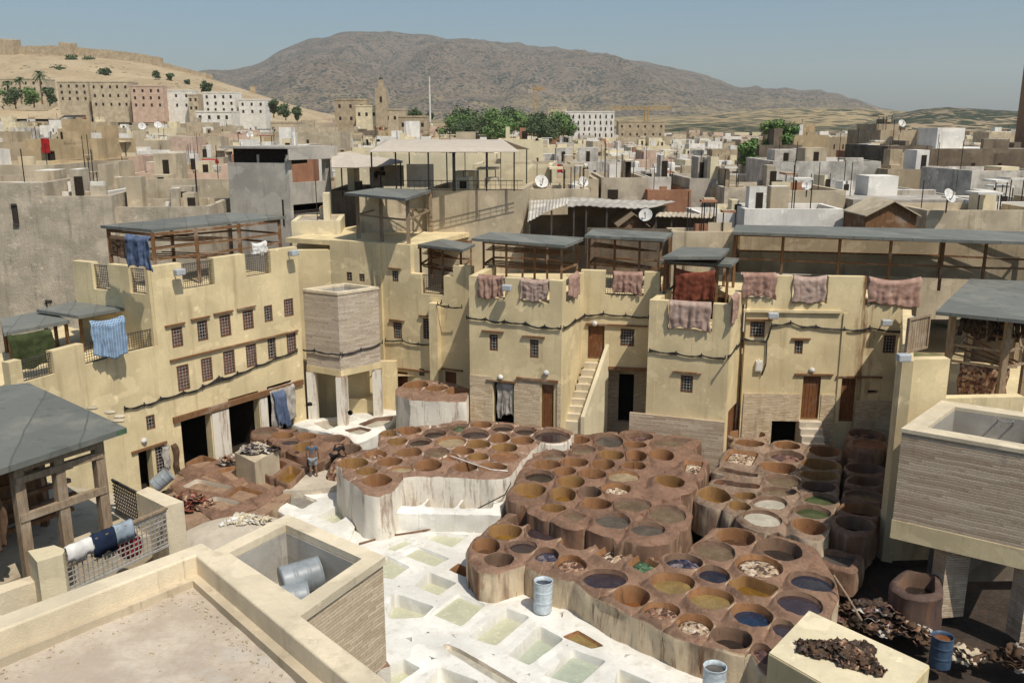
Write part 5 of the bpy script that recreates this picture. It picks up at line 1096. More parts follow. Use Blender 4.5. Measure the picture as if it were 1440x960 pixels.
    for k in (-1, 1):
        for nm, q, r in (('eye', h + f * .093 + sd_ * .035 * k + d * .012, .011), ('ear', h + sd_ * .10 * k - d * .005, .024)):
            mb = MB(); mb.lathe(q, [(0, -r), (r * .7, -r * .6), (r, 0), (r * .7, r * .6), (0, r)], 8); o = mb.build(nm, HR if nm == 'eye' else SK, None, smooth=True); o.parent = t; o.location = q
    mb = MB(); q = h + f * .094 - d * .045; mb.box(q, (.045, .012, .01)); o = mb.build('mouth', CL['redhide'], None); o.parent = t; o.location = q
    return t
stand = dict(pelvis=(0, 0, .92), chest=(0, .01, 1.27), neck=(0, .02, 1.47), head=(0, .03, 1.62), shl=(-.19, .0, 1.38), shr=(.19, 0, 1.38), ell=(-.25, -.02, 1.10), elr=(.25, -.02, 1.10), wrl=(-.25, .05, .87), wrr=(.25, .05, .87), hipl=(-.09, 0, .86), hipr=(.09, 0, .86), knl=(-.10, .02, .48), knr=(.12, .02, .48), anl=(-.11, -.02, .075), anr=(.15, -.02, .075))
bend = dict(pelvis=(0, 0, .86), chest=(0, .28, 1.08), neck=(0, .45, 1.16), head=(0, .58, 1.17), shl=(-.18, .36, 1.08), shr=(.18, .36, 1.08), ell=(-.22, .42, .80), elr=(.22, .45, .80), wrl=(-.14, .58, .60), wrr=(.16, .60, .58), hipl=(-.09, 0, .82), hipr=(.09, 0, .82), knl=(-.12, .06, .46), knr=(.14, .04, .46), anl=(-.13, -.02, .075), anr=(.17, -.06, .075))
sit = dict(pelvis=(0, 0, .48), chest=(0, .05, .82), neck=(0, .07, 1.02), head=(0, .10, 1.17), shl=(-.19, .05, .93), shr=(.19, .05, .93), ell=(-.25, .15, .68), elr=(.25, .15, .68), wrl=(-.15, .32, .60), wrr=(.15, .32, .60), hipl=(-.09, .02, .46), hipr=(.09, .02, .46), knl=(-.12, .44, .48), knr=(.12, .44, .48), anl=(-.12, .42, .075), anr=(.12, .42, .075))
pth = MB(); pth.prism([xy(at(x, y, .72)) for x, y in ((398, 690), (425, 672), (438, 660), (480, 652), (494, 668), (492, 682), (470, 684), (440, 688))], -.1, .72); setting(pth.build('path', M['limed']))
er = MB(); er.prism([xy(at(x, y, .6)) for x, y in ((222, 705), (258, 655), (340, 638), (412, 668), (408, 700), (350, 738), (258, 738))], -.2, .6); setting(er.build('ground', M['earth']))
GREYV = m_cloth('grey_blue_vest', (.12, .16, .21)); SHO = m_cloth('pale_grey_shorts', (.38, .40, .42)); DKC = m_cloth('dark_work_clothes', (.035, .03, .03))
p = at(441, 670, .72); person('man in grey blue vest and pale shorts seen from behind', (p.x, p.y, .72), .1, stand, GREYV, SHO, .97)
p = at(466, 668, .72); person('man in dark clothes bending over a vat by the arches', (p.x + .1, p.y + .3, .72), -.5, bend, DKC, DKC, 1.0, True)
p = at(468, 672, .72); pil = MB(); rows = []
for a in range(21):
    row = []
    for r in range(8):
        th_ = a / 20 * 6.2832; f = r / 7; row.append((p.x + .62 * f * math.cos(th_) + .3, p.y + .45 * f * math.sin(th_) + .1, .72 + .85 * (1 - f ** 2.2) * (1 + .15 * math.sin(9 * th_) * f)))
    rows.append(row)
pil.grid(rows, flip=True); tag(pil.build('hide_pile', HID['brown'], smooth=True, loc=(p.x + .3, p.y, .72)), 'rounded brown pile of hides beside the standing man', 'hides')
heap('hide_pile', 'red and orange dyed hides slumped by the tilted drum', at(268, 712, .6), .9, .5, .5, [CL['redhide'], HID['brown'], CL['hide']], 60, 31, 'hides', size=(.25, .5))
bx = thing('masonry_box', 'small square plaster box with dark hides on top beside the arches', 'box', at(375, 665, .1)); mb = MB(); mb.prism([xy(at(x, y, 1.7)) for x, y in ((331, 640), (352, 655) if False else (330, 636), (358, 650), (392, 632), (362, 620))][1:], 0, 1.7); mb.build('box_body', M['beige'], bx)
heap('hide_pile', 'dark blue grey hides on the small plaster box', at(362, 634, 1.72), .8, .42, .12, [HID['indigo'], M['greyp'], HID['black']], 50, 33, 'hides', size=(.2, .4))
for k in range(3):
    p = at(322 + k * 9, 652 - k * 2, .75); heap('hide_pile', 'wet hides draped on the rim of the sunken basins', p, .3, .25, .3, [HID['brown'], CL['greywhite'], HID['black']], 14, 40 + k, 'hides', 'hides on the basin rims', (.2, .4))

# ================================================================== land, hills and sky-line
def lerp_tab(tab, x):
    if x <= tab[0][0]: return tab[0][1]
    for (a, b), (c, d) in zip(tab, tab[1:]):
        if x <= c: return b + (d - b) * (x - a) / (c - a)
    return tab[-1][1]
YT = [(-200, [(45, 268), (60, 252), (75, 238), (110, 212), (200, 182), (350, 160), (500, 142), (700, 125)]), (250, [(45, 268), (60, 252), (75, 238), (110, 214), (200, 188), (350, 160), (500, 142), (700, 130)]),
      (480, [(45, 270), (60, 255), (75, 240), (110, 218), (200, 198), (350, 180), (500, 172), (700, 168)]), (700, [(45, 275), (60, 262), (75, 248), (110, 228), (200, 206), (350, 192), (500, 186), (700, 183)]),
      (1000, [(45, 290), (60, 280), (75, 262), (110, 238), (200, 214), (350, 199), (500, 193), (700, 188)]), (1700, [(45, 305), (60, 290), (75, 265), (110, 232), (200, 206), (350, 196), (500, 190), (700, 186)])]
def yroof(px, Y):
    for (a, ta), (b, tb) in zip(YT, YT[1:]):
        if px <= b:
            f = min(1, max(0, (px - a) / (b - a))); return lerp_tab(ta, Y) * (1 - f) + lerp_tab(tb, Y) * f
    return lerp_tab(YT[-1][1], Y)
def zroof(px, Y): return atY(px, yroof(px, min(Y, 700)), min(Y, 700)).z
def zg(px, Y):
    z = zroof(px, Y) - 7
    if Y < 75: z = min(z, 2.5)
    return z if Y <= 700 else z + (0 - z) * min(1, (Y - 700) / 800)
mb = MB(); rows = []
Ys = [44.5 * (9500 / 44.5) ** (i / 70) for i in range(71)]
for Y in Ys: rows.append([(ray(px, 180).x / ray(px, 180).y * Y, Y, zg(px, Y) + fbm(px * .02, Y * .02, 0, 1) * .4) for px in range(-1000, 2401, 50)])
mb.grid(rows)
t_ = NT('dry_ground', .95, .1); c_ = t_.mix(t_.ramp(t_.noise(.02, 5), .35, .65), (.34, .26, .16), (.46, .35, .20)); t_.color(t_.mix(t_.ramp(t_.noise(.05, 5, .7), .55, .62), c_, (.10, .12, .06))); M['ground'] = t_.m
setting(mb.build('ground', M['ground'], smooth=True))
def m_hill(name, c1, c2, tree, dens, scale, field=None):
    t = NT(name, 1, .02); c = t.mix(t.ramp(t.noise(scale * .12, 5, .65), .38, .62), c1, c2)
    if field:
        z = t.sep()[2]; c = t.mix(t.math('MULTIPLY', t.ramp(t.noise(scale * .1, 4, .6, t.mapped((.6, .6, 3))), .46, .54), t.math('SUBTRACT', 1, t.ramp(z, field[1], field[2]))), c, field[0])
    v = t.voro(scale, None); cl = t.noise(scale * .16, 4, .6); th_ = t.math('ADD', t.math('MULTIPLY', cl, 1.0), dens)
    dots = t.ramp(t.math('SUBTRACT', th_, v.outputs['Distance']), -.04, .06)
    c = t.mix(dots, c, tree); c = t.mix(t.math('MULTIPLY', t.ramp(t.noise(scale * .7, 5, .7), .45, .7), .4), c, tuple(x * .55 for x in c1))
    t.color(c); t.bump(t.noise(scale * .5, 6, .7), .22, 2 / scale); return t.m
def hill(name, sky_, Y0, Y1, ybase, mat, amp=1.0, px0=-700, px1=2100, step=14, nr=26, power=.8):
    rows = []; X = list(range(px0, px1 + 1, step))
    for j in range(nr + 5):
        t = j / nr; Y = Y0 + (Y1 - Y0) * t; row = []
        for px in X:
            ys = lerp_tab(sky_, px); yb = lerp_tab(ybase, px) if isinstance(ybase, list) else ybase
            z1 = atY(px, ys, Y1).z; z0 = atY(px, yb, Y0).z; s = min(t, 1) ** power; z = z0 + (z1 - z0) * s
            w = math.sin(min(t, 1) * math.pi); q = Y / Y1 * (px - 720)
            z += amp * (w * (z1 - z0) * .22 * noise.fractal(Vector((q * .012, t * 2.2, Y1)), .9, 2, 5) + (z1 - z0) * .045 * noise.fractal(Vector((q * .06, t * 8, 3.3)), 1.1, 2, 3) * .6 * min(1, t * 3))
            if t > 1: z -= (t - 1) * (z1 - z0) * 2
            row.append((ray(px, 180).x / ray(px, 180).y * Y, Y, z))
        rows.append(row)
    mb = MB(); mb.grid(rows); return setting(mb.build(name, mat, smooth=True))
hill('mountain', [(-700, 130), (200, 112), (290, 101), (345, 97), (365, 91), (385, 80), (410, 67), (440, 56), (470, 50), (495, 45), (520, 44), (560, 47), (600, 50), (640, 54), (700, 58), (760, 66), (820, 72), (870, 81), (920, 90), (975, 102), (1005, 111), (1030, 122), (1045, 124), (1058, 119), (1068, 124), (1088, 125), (1100, 122), (1122, 128), (1148, 125), (1156, 131), (1175, 131), (1190, 138), (1198, 138), (1208, 143), (1235, 152), (1300, 162), (2100, 175)],
     2600, 5200, 178, m_hill('mountain_scrub', (.15, .113, .083), (.195, .152, .112), (.022, .032, .023), -.06, .07, ((.25, .19, .11), 60, 200)), 1.0, power=.9, nr=40, step=10)
hill('hills', [(-700, 172), (500, 170), (700, 168), (900, 163), (1000, 160), (1100, 152), (1200, 152), (1260, 156), (1400, 160), (2100, 162)], 1500, 2500, 182, m_hill('dry_fields', (.30, .225, .125), (.37, .28, .15), (.035, .05, .028), -.05, .03), .6, step=20)
hill('wooded_hill', [(-700, 200), (1150, 186), (1220, 172), (1260, 160), (1290, 154), (1330, 151), (1380, 154), (1440, 157), (1600, 152), (2100, 160)], 1000, 1700, 186, m_hill('wooded_slope', (.25, .19, .12), (.36, .27, .17), (.028, .042, .024), .12, .05), .9, px0=1100, step=10)
hill('wooded_valley', [(-700, 190), (300, 186), (560, 183), (700, 176), (900, 178), (1020, 172), (1150, 178), (1250, 182), (2100, 184)], 800, 1250, 188, m_hill('wooded_valley_floor', (.22, .18, .11), (.32, .24, .14), (.026, .04, .022), .10, .06), .6, step=20)
hillsky = [(-700, 50), (-100, 62), (0, 74), (75, 75), (150, 80), (215, 88), (290, 107), (350, 127), (400, 144), (440, 155), (520, 174), (560, 185), (1200, 230)]
hill('dry_hill', hillsky, 420, 640, [(-700, 165), (250, 168), (400, 182), (560, 200), (1200, 260)], m_hill('dry_grass_slope', (.37, .285, .18), (.44, .35, .23), (.06, .07, .035), -.38, .2), .35, px1=600, step=8)
def on_hill(px, Y):
    ys = lerp_tab(hillsky, px); z1 = atY(px, ys, 640).z; yb = lerp_tab([(-700, 165), (250, 168), (400, 182), (560, 200)], px); z0 = atY(px, yb, 420).z; t = (Y - 420) / 220; return z0 + (z1 - z0) * max(0, t) ** .8
# ------------------------------------------------------------------ houses
PL = ['beige', 'tan', 'greyp', 'white', 'pink', 'rough', 'brownw', 'yellow_pale', 'mould', 'ochre', 'redw']
CN = dict(beige='beige', tan='tan', greyp='grey', white='white', pink='pinkish', rough='rough brown', brownw='dark brown', yellow_pale='pale yellow', mould='mould stained', ochre='ochre', redw='brick red')
def house(label, x0, x1, ytop, Y, mat, depth=7, yaw=0, h=9, roof='rooftan', par=.45, room=None, wins=(), group=None, name='house', zt=None, parts=False, clutter=0):
    a, b = atY(x0, ytop, Y), atY(x1, ytop, Y); z = zt or (a.z + b.z) / 2; w = b.x - a.x; cx, cyy = (a.x + b.x) / 2, Y
    u = Vector((math.cos(yaw), math.sin(yaw))); v = Vector((-u.y, u.x)); c0 = Vector((cx, cyy))
    def P(s, t): q = c0 + u * (s * w / 2) + v * (t * depth); return (q.x, q.y)
    mb = MB(); tk = min(.3, w * .1)
    O = [P(-1, 0), P(1, 0), P(1, 1), P(-1, 1)]; ix, iy = 1 - 2 * tk / w, tk / depth; I = [P(-ix, iy), P(ix, iy), P(ix, 1 - iy), P(-ix, 1 - iy)]
    z0 = z - h
    for i in range(4):
        j = (i + 1) % 4
        mb.quadface([(*O[i], z0), (*O[j], z0), (*O[j], z), (*O[i], z)]); mb.quadface([(*O[i], z), (*O[j], z), (*I[j], z), (*I[i], z)]); mb.quadface([(*I[j], z - par), (*I[i], z - par), (*I[i], z), (*I[j], z)])
    mb.quadface([(*p, z - par) for p in I], 1)
    if room:
        s0, s1, hh, t0, t1 = room; R_ = [P(s0, t0), P(s1, t0), P(s1, t1), P(s0, t1)]; mb.prism(R_, z - par, z + hh, 0, 1)
        m_ = [(p[0] * .5 + q[0] * .5, p[1] * .5 + q[1] * .5) for p, q in zip(R_, R_[1:])]
    if clutter:
        rc_ = random.Random(clutter)
        for k in range(rc_.randint(2, 6)):
            s0 = rc_.uniform(-.95, .6); t0 = rc_.uniform(0, .6); kind = rc_.random(); dx, dt, hh = (rc_.uniform(.15, .5), rc_.uniform(.15, .35), rc_.uniform(.5, 2.0)) if kind < .5 else (rc_.uniform(.3, 1.2), .04, rc_.uniform(.3, 1.1)) if kind < .8 else (rc_.uniform(.3, .6), rc_.uniform(.2, .4), .12)
            s1, t1 = min(s0 + dx, .98), min(t0 + dt, .98); zz = z - par if kind < .8 else z + rc_.uniform(.6, 1.6); m_i = rc_.choice((0, 0, 3, 4)); mb.prism([P(s0, t0), P(s1, t0), P(s1, t1), P(s0, t1)], zz, zz + hh, m_i, rc_.choice((1, m_i, 3)))
            if kind > .8:
                for q in (P(s0 + .02, t0 + .01), P(s1 - .02, t0 + .01)): mb.prism([(q[0], q[1]), (q[0] + .05, q[1]), (q[0] + .05, q[1] + .05), (q[0], q[1] + .05)], z - par, zz, 2)
            if kind < .5 and rc_.random() < .35:
                sm = s0 + (s1 - s0) * .4; mb.prism([P(sm, t0 - .004), P(sm + .8 / w, t0 - .004), P(sm + .8 / w, t0 + .01), P(sm, t0 + .01)], zz + .1, zz + min(1.6, hh * .8), 2)
        for k in range(rc_.randint(1, 3)):
            q = P(rc_.uniform(-.9, .9), rc_.uniform(.05, .7)); mb.prism([(q[0], q[1]), (q[0] + .04, q[1]), (q[0] + .04, q[1] + .04), (q[0], q[1] + .04)], z - par, z + rc_.uniform(.5, 2.4), 2)
        e = rc_.random()
        if e < .55 and clutter < 300: s0 = rc_.uniform(-1, .2); s1 = s0 + rc_.uniform(.3, .8); dz = rc_.uniform(.8, 2.6); mb.prism([P(s0, -rc_.uniform(.1, .3)), P(s1, -.2), P(s1, .1), P(s0, .1)], z - h, z - dz, rc_.choice((0, 3, 4)), 1)
    holes = []
    for (s, zz, ww, hh) in wins:                       # small deep-set openings on the front
        q0, q1 = P(s - ww / w, -.004), P(s + ww / w, -.004); r0, r1 = P(s - ww / w, .02), P(s + ww / w, .02)
        if parts: holes.append((q0, q1, r1, r0, z - zz - hh, z - zz))
        else: mb.prism([q0, q1, r1, r0], z - zz - hh, z - zz, 2)
    if parts:
        t = thing(name, label, 'house', (*P(0, 0), z0), group); mb.build('wall', [M[mat], M[roof], M['dark'], M['white'], M['beige']], t)
        for (q0, q1, r1, r0, za, zb) in holes:
            m2 = MB(); m2.prism([q0, q1, r1, r0], za, zb); w_ = m2.build('window', M['dark'], t)
            m2 = MB(); f = .015; d_ = Vector(q1) - Vector(q0); n_ = Vector((d_.y, -d_.x)).normalized() * .03
            m2.bar((*(Vector(q0) + n_), za - .05), (*(Vector(q1) + n_), za - .05), .1); m2.bar((*(Vector(q0) + n_), zb + .05), (*(Vector(q1) + n_), zb + .05), .1); 
            for k in range(1, 4): q = Vector(q0).lerp(Vector(q1), k / 4) + n_ * .4; m2.bar((q.x, q.y, za), (q.x, q.y, zb), .03)
            m2.build('window_bars', M['iron'], w_)
        return t
    o = mb.build(name, [M[mat], M[roof], M['dark'], M['white' if clutter % 5 else 'redw'], M['yellow_pale' if clutter % 2 else 'beige']], loc=(*P(0, 0), z0)); return tag(o, label, 'house', group)
H = house; GN = 'houses just beyond the tannery'
W3 = [(-.5, 1.6, .35, .9), (.3, 1.7, .35, .9)]
H('tall rough brown house with a barred window at the left edge', -90, 56, 258, 47, 'rough', 9, .16, 12, group=GN, wins=[(.42, 1.15, .28, .95), (.84, 6.3, .35, .6)], parts=True, clutter=307)
H('rough house with a whitewashed band and one window', 52, 153, 276, 47.6, 'rough', 8, .16, 12, group=GN, parts=True, clutter=314)
q = H('white washed upper wall with one window on the rough house', 60, 149, 270, 50.2, 'white', 6, .03, 8, group=GN, wins=[(.08, .35, .35, .75)], parts=True, clutter=321)
H('long low rough brown wall beside the whitewashed band', 148, 292, 291, 48.6, 'rough', 6, .12, 12, group=GN, clutter=328)
H('long beige stained wall left of the grey concrete tower', 128, 330, 252, 59, 'beige', 9, .05, 9, group=GN, clutter=335)
H('low beige house with pale edged roof at the far left', -60, 76, 232, 60, 'beige', 8, .03, 9, roof='yellow_pale', group=GN, clutter=342)
H('ochre house with a red door and a chimney like pillar', 30, 118, 196, 74, 'ochre', 9, -.06, 12, room=(.35, .75, 1.6, .0, .3), group=GN, parts=True, wins=[(-.1, 1.0, .6, 1.2)], clutter=349)
mb = MB(); a = atY(64, 205, 73.7); mb.box(a, (.62, .1, 1.15)); tag(mb.build('red_door', CL['red'], loc=a), 'small bright red door on the ochre house', 'door')
H('plain tan house left of the ochre house', -70, 36, 200, 80, 'tan', 10, 0, 12, group=GN, clutter=356)
H('stepped ochre wall below the red door', 70, 130, 226, 66, 'ochre', 7, .05, 9, group=GN, clutter=363)
# concrete tower
CTW = Wall(xy(atY(322, 260, 53)), xy(atY(407, 260, 52.2))); CTR = Wall(CTW.Q, xy(atY(466, 260, 55)))
ctw = thing('concrete_tower', 'grey concrete block house with open storeys and a dark canopy', 'house', (*CTW.P, 6), GN)
zc = CTW.uv(360, 229)[1]; o1 = CTR.rect(411, 236, 458, 256); o2 = CTR.rect(413, 286, 459, 314); o1[3] = 99
mb = MB(); CTW.shell(mb, 3, zc, [], .3); CTR.shell(mb, 3, CTR.uv(436, 222)[1], [o1, o2], .3, .002); mb.prism([CTW.pt(.1, 0, -.2)[:2], CTW.pt(CTW.L - .1, 0, -.2)[:2], CTR.pt(CTR.L - .1, 0, -.1)[:2], CTW.pt(2, 0, -4)[:2]], zc - 3.2, zc - 3.0); mb.build('wall', M['concrete'], ctw)
CTR.recess(ctw, o2, 2.2)
q = [CTW.pt(-.3, 0, .25)[:2], CTW.pt(CTW.L, 0, .35)[:2], CTR.pt(CTR.L + .3, 0, .3)[:2], CTW.pt(1, 0, -4.5)[:2]]
mb = MB(); zz = CTW.uv(360, 206)[1]; mb.prism(q, zz - .12, zz); mb.build('roof', M['concrete'], ctw); mb = MB(); CTR.slab(mb, -.25, CTR.L + .3, zz - .75, zz - .125, .34, .06); mb.build('fascia', M['concrete'], ctw); mb = MB(); mb.prism([CTW.pt(.2, 0, -.4)[:2], CTW.pt(CTW.L - .2, 0, -.4)[:2], CTW.pt(CTW.L - .2, 0, -3)[:2], CTW.pt(.2, 0, -3)[:2]], zc - .1, zz - .13); mb.build('canopy_shade_block', M['dark'], ctw)  # dark block stands in for the shade in the opening under the canopy
for k in (.03, .5, .97):
    mb = MB(); p = CTW.pt(CTW.L * k, 0, -.1); mb.bar((p.x, p.y, zc - .1), (p.x, p.y, zz - .46), .12); mb.build('post', M['concrete'], ctw)
p = CTR.pt(CTR.L - .15, 0, -.15); mb = MB(); mb.bar((p.x, p.y, 5), (p.x, p.y, zz - .46), .25); mb.build('post', M['concrete'], ctw)
railing(CTR, [o2[0], o2[1], o2[2], o2[2] + .8], 'balcony_railing', 'dark railing in the lower opening of the concrete tower', 'terrace railings', off=-.1, step=.13)
H('pale plaster wall between concrete tower and back building', 410, 478, 311, 49.5, 'yellow_pale', 4, .12, 8, group=GN, par=.06, clutter=370)
H('dark open terrace behind the timber frame shed', 462, 520, 268, 55, 'brownw', 6, 0, 8, group=GN, clutter=377)
H('pale yellow plastered house behind the awning', 470, 700, 216, 64, 'yellow_pale', 10, 0, 10, group=GN, clutter=384)
H('rough plaster house under the awning terrace', 598, 736, 266, 50.5, 'beige', 9, -.12, 9, group=GN, clutter=391)
H('yellow house right of the awning with a white parapet', 664, 776, 231, 58, 'yellow_pale', 7, -.1, 9, group=GN, par=.7, clutter=398)
H('tall pale yellow upper storey behind the white parapet', 700, 764, 196, 68, 'yellow_pale', 7, 0, 9, group=GN, clutter=405)
H('low tan wall with a row of small holes', 776, 842, 252, 62, 'beige', 7, 0, 9, group=GN, wins=[(-.4 + .2 * k, .6, .18, .25) for k in range(6)], clutter=412)
H('low house with rounded rough top behind the tin shed', 745, 830, 266, 54, 'beige', 5, .05, 8, group=GN, clutter=419)
H('grey brown wall with green shutters', 846, 912, 250, 62, 'rough', 8, 0, 9, group=GN, wins=[(-.5, .8, .7, .9)], clutter=426); H('mould stained white upper wall above the red band', 912, 944, 249, 62.5, 'mould', 8, 0, 5, group=GN, clutter=433)
H('brick red wall in the middle of the roofs', 911, 972, 267, 61, 'redw', 8, 0, 9, group=GN, clutter=440); H('grey brown block beside the brick red wall', 970, 1022, 251, 61.5, 'greyp', 7, .03, 9, group=GN, clutter=447)
H('low straw topped wall right of the grey brown block', 1015, 1060, 268, 58, 'tan', 7, 0, 8, group=GN, clutter=454); H('grey beige wall behind the white wall', 1018, 1112, 264, 57, 'rough', 6, -.04, 8, group=GN, clutter=461)
H('bright white wall above the long shed', 1048, 1186, 294, 50, 'white', 4, -.03, 7, group=GN, clutter=468); H('beige wall with dark streaks beside the white hut wall', 1105, 1190, 268, 56, 'beige', 6, 0, 8, group=GN, clutter=475)
H('large mould stained white building block', 1088, 1238, 227, 72, 'mould', 10, -.04, 10, group=GN, clutter=482); H('dark brown block under the round green tree', 1068, 1128, 204, 84, 'brownw', 8, 0, 12, group=GN, clutter=489)
H('ochre stepped house right of the dark block', 1116, 1166, 190, 98, 'ochre', 9, .1, 10, group=GN, room=(-.2, .6, 1.2, .2, .8), clutter=496); H('long tan fortress like wall with tiny slits', 1164, 1272, 193, 104, 'tan', 8, -.05, 12, group=GN, wins=[(-.8 + .23 * k, .8, .12, .5) for k in range(8)], clutter=503)
H('tan house with rounded corner on the skyline', 1238, 1318, 183, 92, 'tan', 8, .05, 10, group=GN, room=(-.9, -.1, .6, .2, .8), clutter=510); H('brick red low wall before the tan fortress wall', 1202, 1252, 213, 88, 'redw', 5, 0, 9, group=GN, clutter=517)
H('dark grey block with a red door on its side', 1248, 1312, 205, 80, 'brownw', 9, .05, 10, group=GN, clutter=524); H('long dark wall under a white roof', 1306, 1470, 209, 84, 'brownw', 14, -.03, 10, roof='white', par=.05, group=GN, wins=[(-.2, 1.3, .3, 1.6), (.25, 1.3, .3, 1.6)], clutter=531)
H('ochre brown wall with mould streaks on the right', 1248, 1370, 238, 70, 'tan', 7, .03, 9, group=GN, clutter=538); H('grey sloping mouldy wall at the right edge', 1366, 1480, 240, 62, 'mould', 7, .05, 9, group=GN, clutter=545)
H('wide grey flat roof on the right', 1200, 1385, 281, 55, 'greyp', 13, 0, 7, roof='concrete', par=.08, group=GN, clutter=552); H('long beige wall under the big dish', 1304, 1480, 296, 48.5, 'beige', 5, 0, 6, group=GN, clutter=559); H('white narrow roof edge behind the big dish', 1380, 1480, 284, 53, 'white', 5, 0, 6, group=GN, clutter=566)
H('white gable wall below the mould stained block', 1170, 1204, 268, 60, 'white', 5, .3, 6, group=GN, clutter=573); H('low beige wall behind the tower bay shed', 946, 1036, 326, 45.6, 'beige', 2, 0, 5, group=GN, clutter=580)
H('bright white low house left of the long shed', 985, 1050, 300, 52, 'white', 4, .02, 6, group=GN, clutter=587)
# awning terrace
aw = thing('awning', 'large sand coloured awning on thin black posts', 'awning', atY(620, 262, 51), 'awnings on the roofs')
za = atY(620, 214, 49.5).z; zr = atY(620, 196, 53).z; L0, L1 = atY(514, 214, 49.5), atY(732, 214, 49.5); K0, K1 = atY(546, 196, 53), atY(706, 196, 53); B0, B1_ = L0 + Vector((.6, 7, 0)), L1 + Vector((.6, 7, 0))
rows = []
for j in range(7):
    row = []
    for i in range(41):
        x = i / 40; f, k, b = L0.lerp(L1, x), K0.lerp(K1, x), B0.lerp(B1_, x); t = j / 3; p = f.lerp(k, t) if t <= 1 else k.lerp(b, t - 1)
        row.append(p + Vector((0, 0, -.03 * abs(math.sin(x * math.pi * 5)) * (1 - abs(t - 1)))))
    rows.append(row)
M['canvas'] = m_cloth('sand_canvas', (.50, .435, .36), (.44, .385, .32)); mb = MB(); mb.grid(rows); solid(mb.build('canopy', M['canvas'], aw, smooth=True), .03)
for px in (522, 556, 602, 638, 684, 723):
    p = atY(px, 214, 49.7); mb = MB(); mb.bar((p.x, p.y, za - .02), (p.x, p.y, za - 2.1), .08 if px != 638 else .16); mb.build('post', M['black'], aw)
for px in (540, 600, 665, 728):
    p = atY(px, 214, 49.7); mb = MB(); mb.bar((p.x + .6, p.y + 6.8, za - .02), (p.x + .6, p.y + 6.8, za - 2.1), .07); mb.build('post', M['black'], aw)
aw2 = thing('awning', 'smaller grey canvas awning left of the large one', 'awning', atY(500, 262, 54), 'awnings on the roofs'); a, b, c, d = atY(466, 217, 55), atY(516, 222, 53), atY(566, 227, 53), atY(500, 212, 58)
mb = MB(); mb.grid([[atY(466, 236, 53), atY(500, 236, 52.5), atY(535, 234, 53), atY(566, 229, 54)], [atY(466, 218, 55), atY(490, 214, 56), atY(525, 220, 56), atY(566, 226, 57)], [atY(470, 228, 60), atY(490, 226, 61), atY(525, 226, 61), atY(566, 227, 60)]]); solid(mb.build('canopy', M['canvas'], aw2), .04)
for px, py in ((480, 236), (535, 234), (563, 229)):
    p = atY(px, py, 53.5); mb = MB(); mb.bar((p.x, p.y, p.z), (p.x, p.y, p.z - 2), .07); mb.build('post', M['black'], aw2)
rw_ = Wall(xy(atY(560, 262, 49.6)), xy(atY(735, 262, 49.6))); railing(rw_, [0, rw_.L, za - 2.05, za - 1.5], 'terrace_railing', 'thin black railing below the large awning', 'terrace railings', off=0, mat='black', step=.3)
mb = MB(); mb.prism([xy(atY(520, 250, 57)), xy(atY(568, 250, 57)), xy(atY(568, 250, 57.4)), xy(atY(520, 250, 57.4))], za - 2.3, za - 1.0); tag(mb.build('low_wall', M['greyp'], loc=atY(540, 250, 57)), 'low grey wall under the smaller awning', 'wall')
mb = MB(); mb.prism([xy(atY(572, 250, 56)), xy(atY(610, 250, 56)), xy(atY(610, 250, 56.4)), xy(atY(572, 250, 56.4))], za - 2.3, za - .9); tag(mb.build('low_wall', M['white'], loc=atY(590, 250, 56)), 'low white wall under the large awning', 'wall')
# tin shed, hut, canopy with poles
def tin(label, corners, zf, mat='mould', posts=(), wood='iron', group='tin roofs'):
    """corners: (px,py,Y) front-left, front-right, back-right, back-left"""
    P = [atY(*c) for c in corners]; t = thing('tin_shed', label, 'shed', (P[0].x, P[0].y, zf), group); rows = []
    for j in range(4):
        row = []
        for i in range(25):
            p = P[0].lerp(P[1], i / 24).lerp(P[3].lerp(P[2], i / 24), j / 3); row.append(p + Vector((0, 0, .05 * (i % 2) + .10 * fbm(p.x, p.y, 0, .6))))
        rows.append(row)
    mb = MB(); mb.grid(rows); solid(mb.build('roof', M[mat], t), .03)
    for x in posts:
        p = P[0].lerp(P[1], x); mb = MB(); mb.bar((p.x, p.y + .2, zf), (p.x, p.y + .2, p.z - .02), .09); mb.build('post', M[wood], t)
    w = Wall(xy(P[0].lerp(P[3], .7)), xy(P[1].lerp(P[2], .7))); mb = MB(); w.slab(mb, 0, w.L, zf, min(p.z for p in P) - .1, 0, .1); mb.build('back_wall', M['brownw'], t); return t
tin('rusty tin roofed shed behind the broad slate shed', [(742, 312, 46.5), (798, 286, 48), (800, 280, 53), (745, 284, 53)], 9, 'mould', (.05, .6)); tin('long grey tin roof on thin posts', [(796, 290, 48), (912, 294, 48), (950, 284, 53), (800, 279, 53)], 8.4, 'concrete', (.1, .25, .5, .8)); tin('low brown shed roof right of the tin roof', [(922, 305, 48), (1000, 306, 48), (1010, 300, 51), (925, 300, 51)], 8.2, 'rough', (.02, .3, .95))
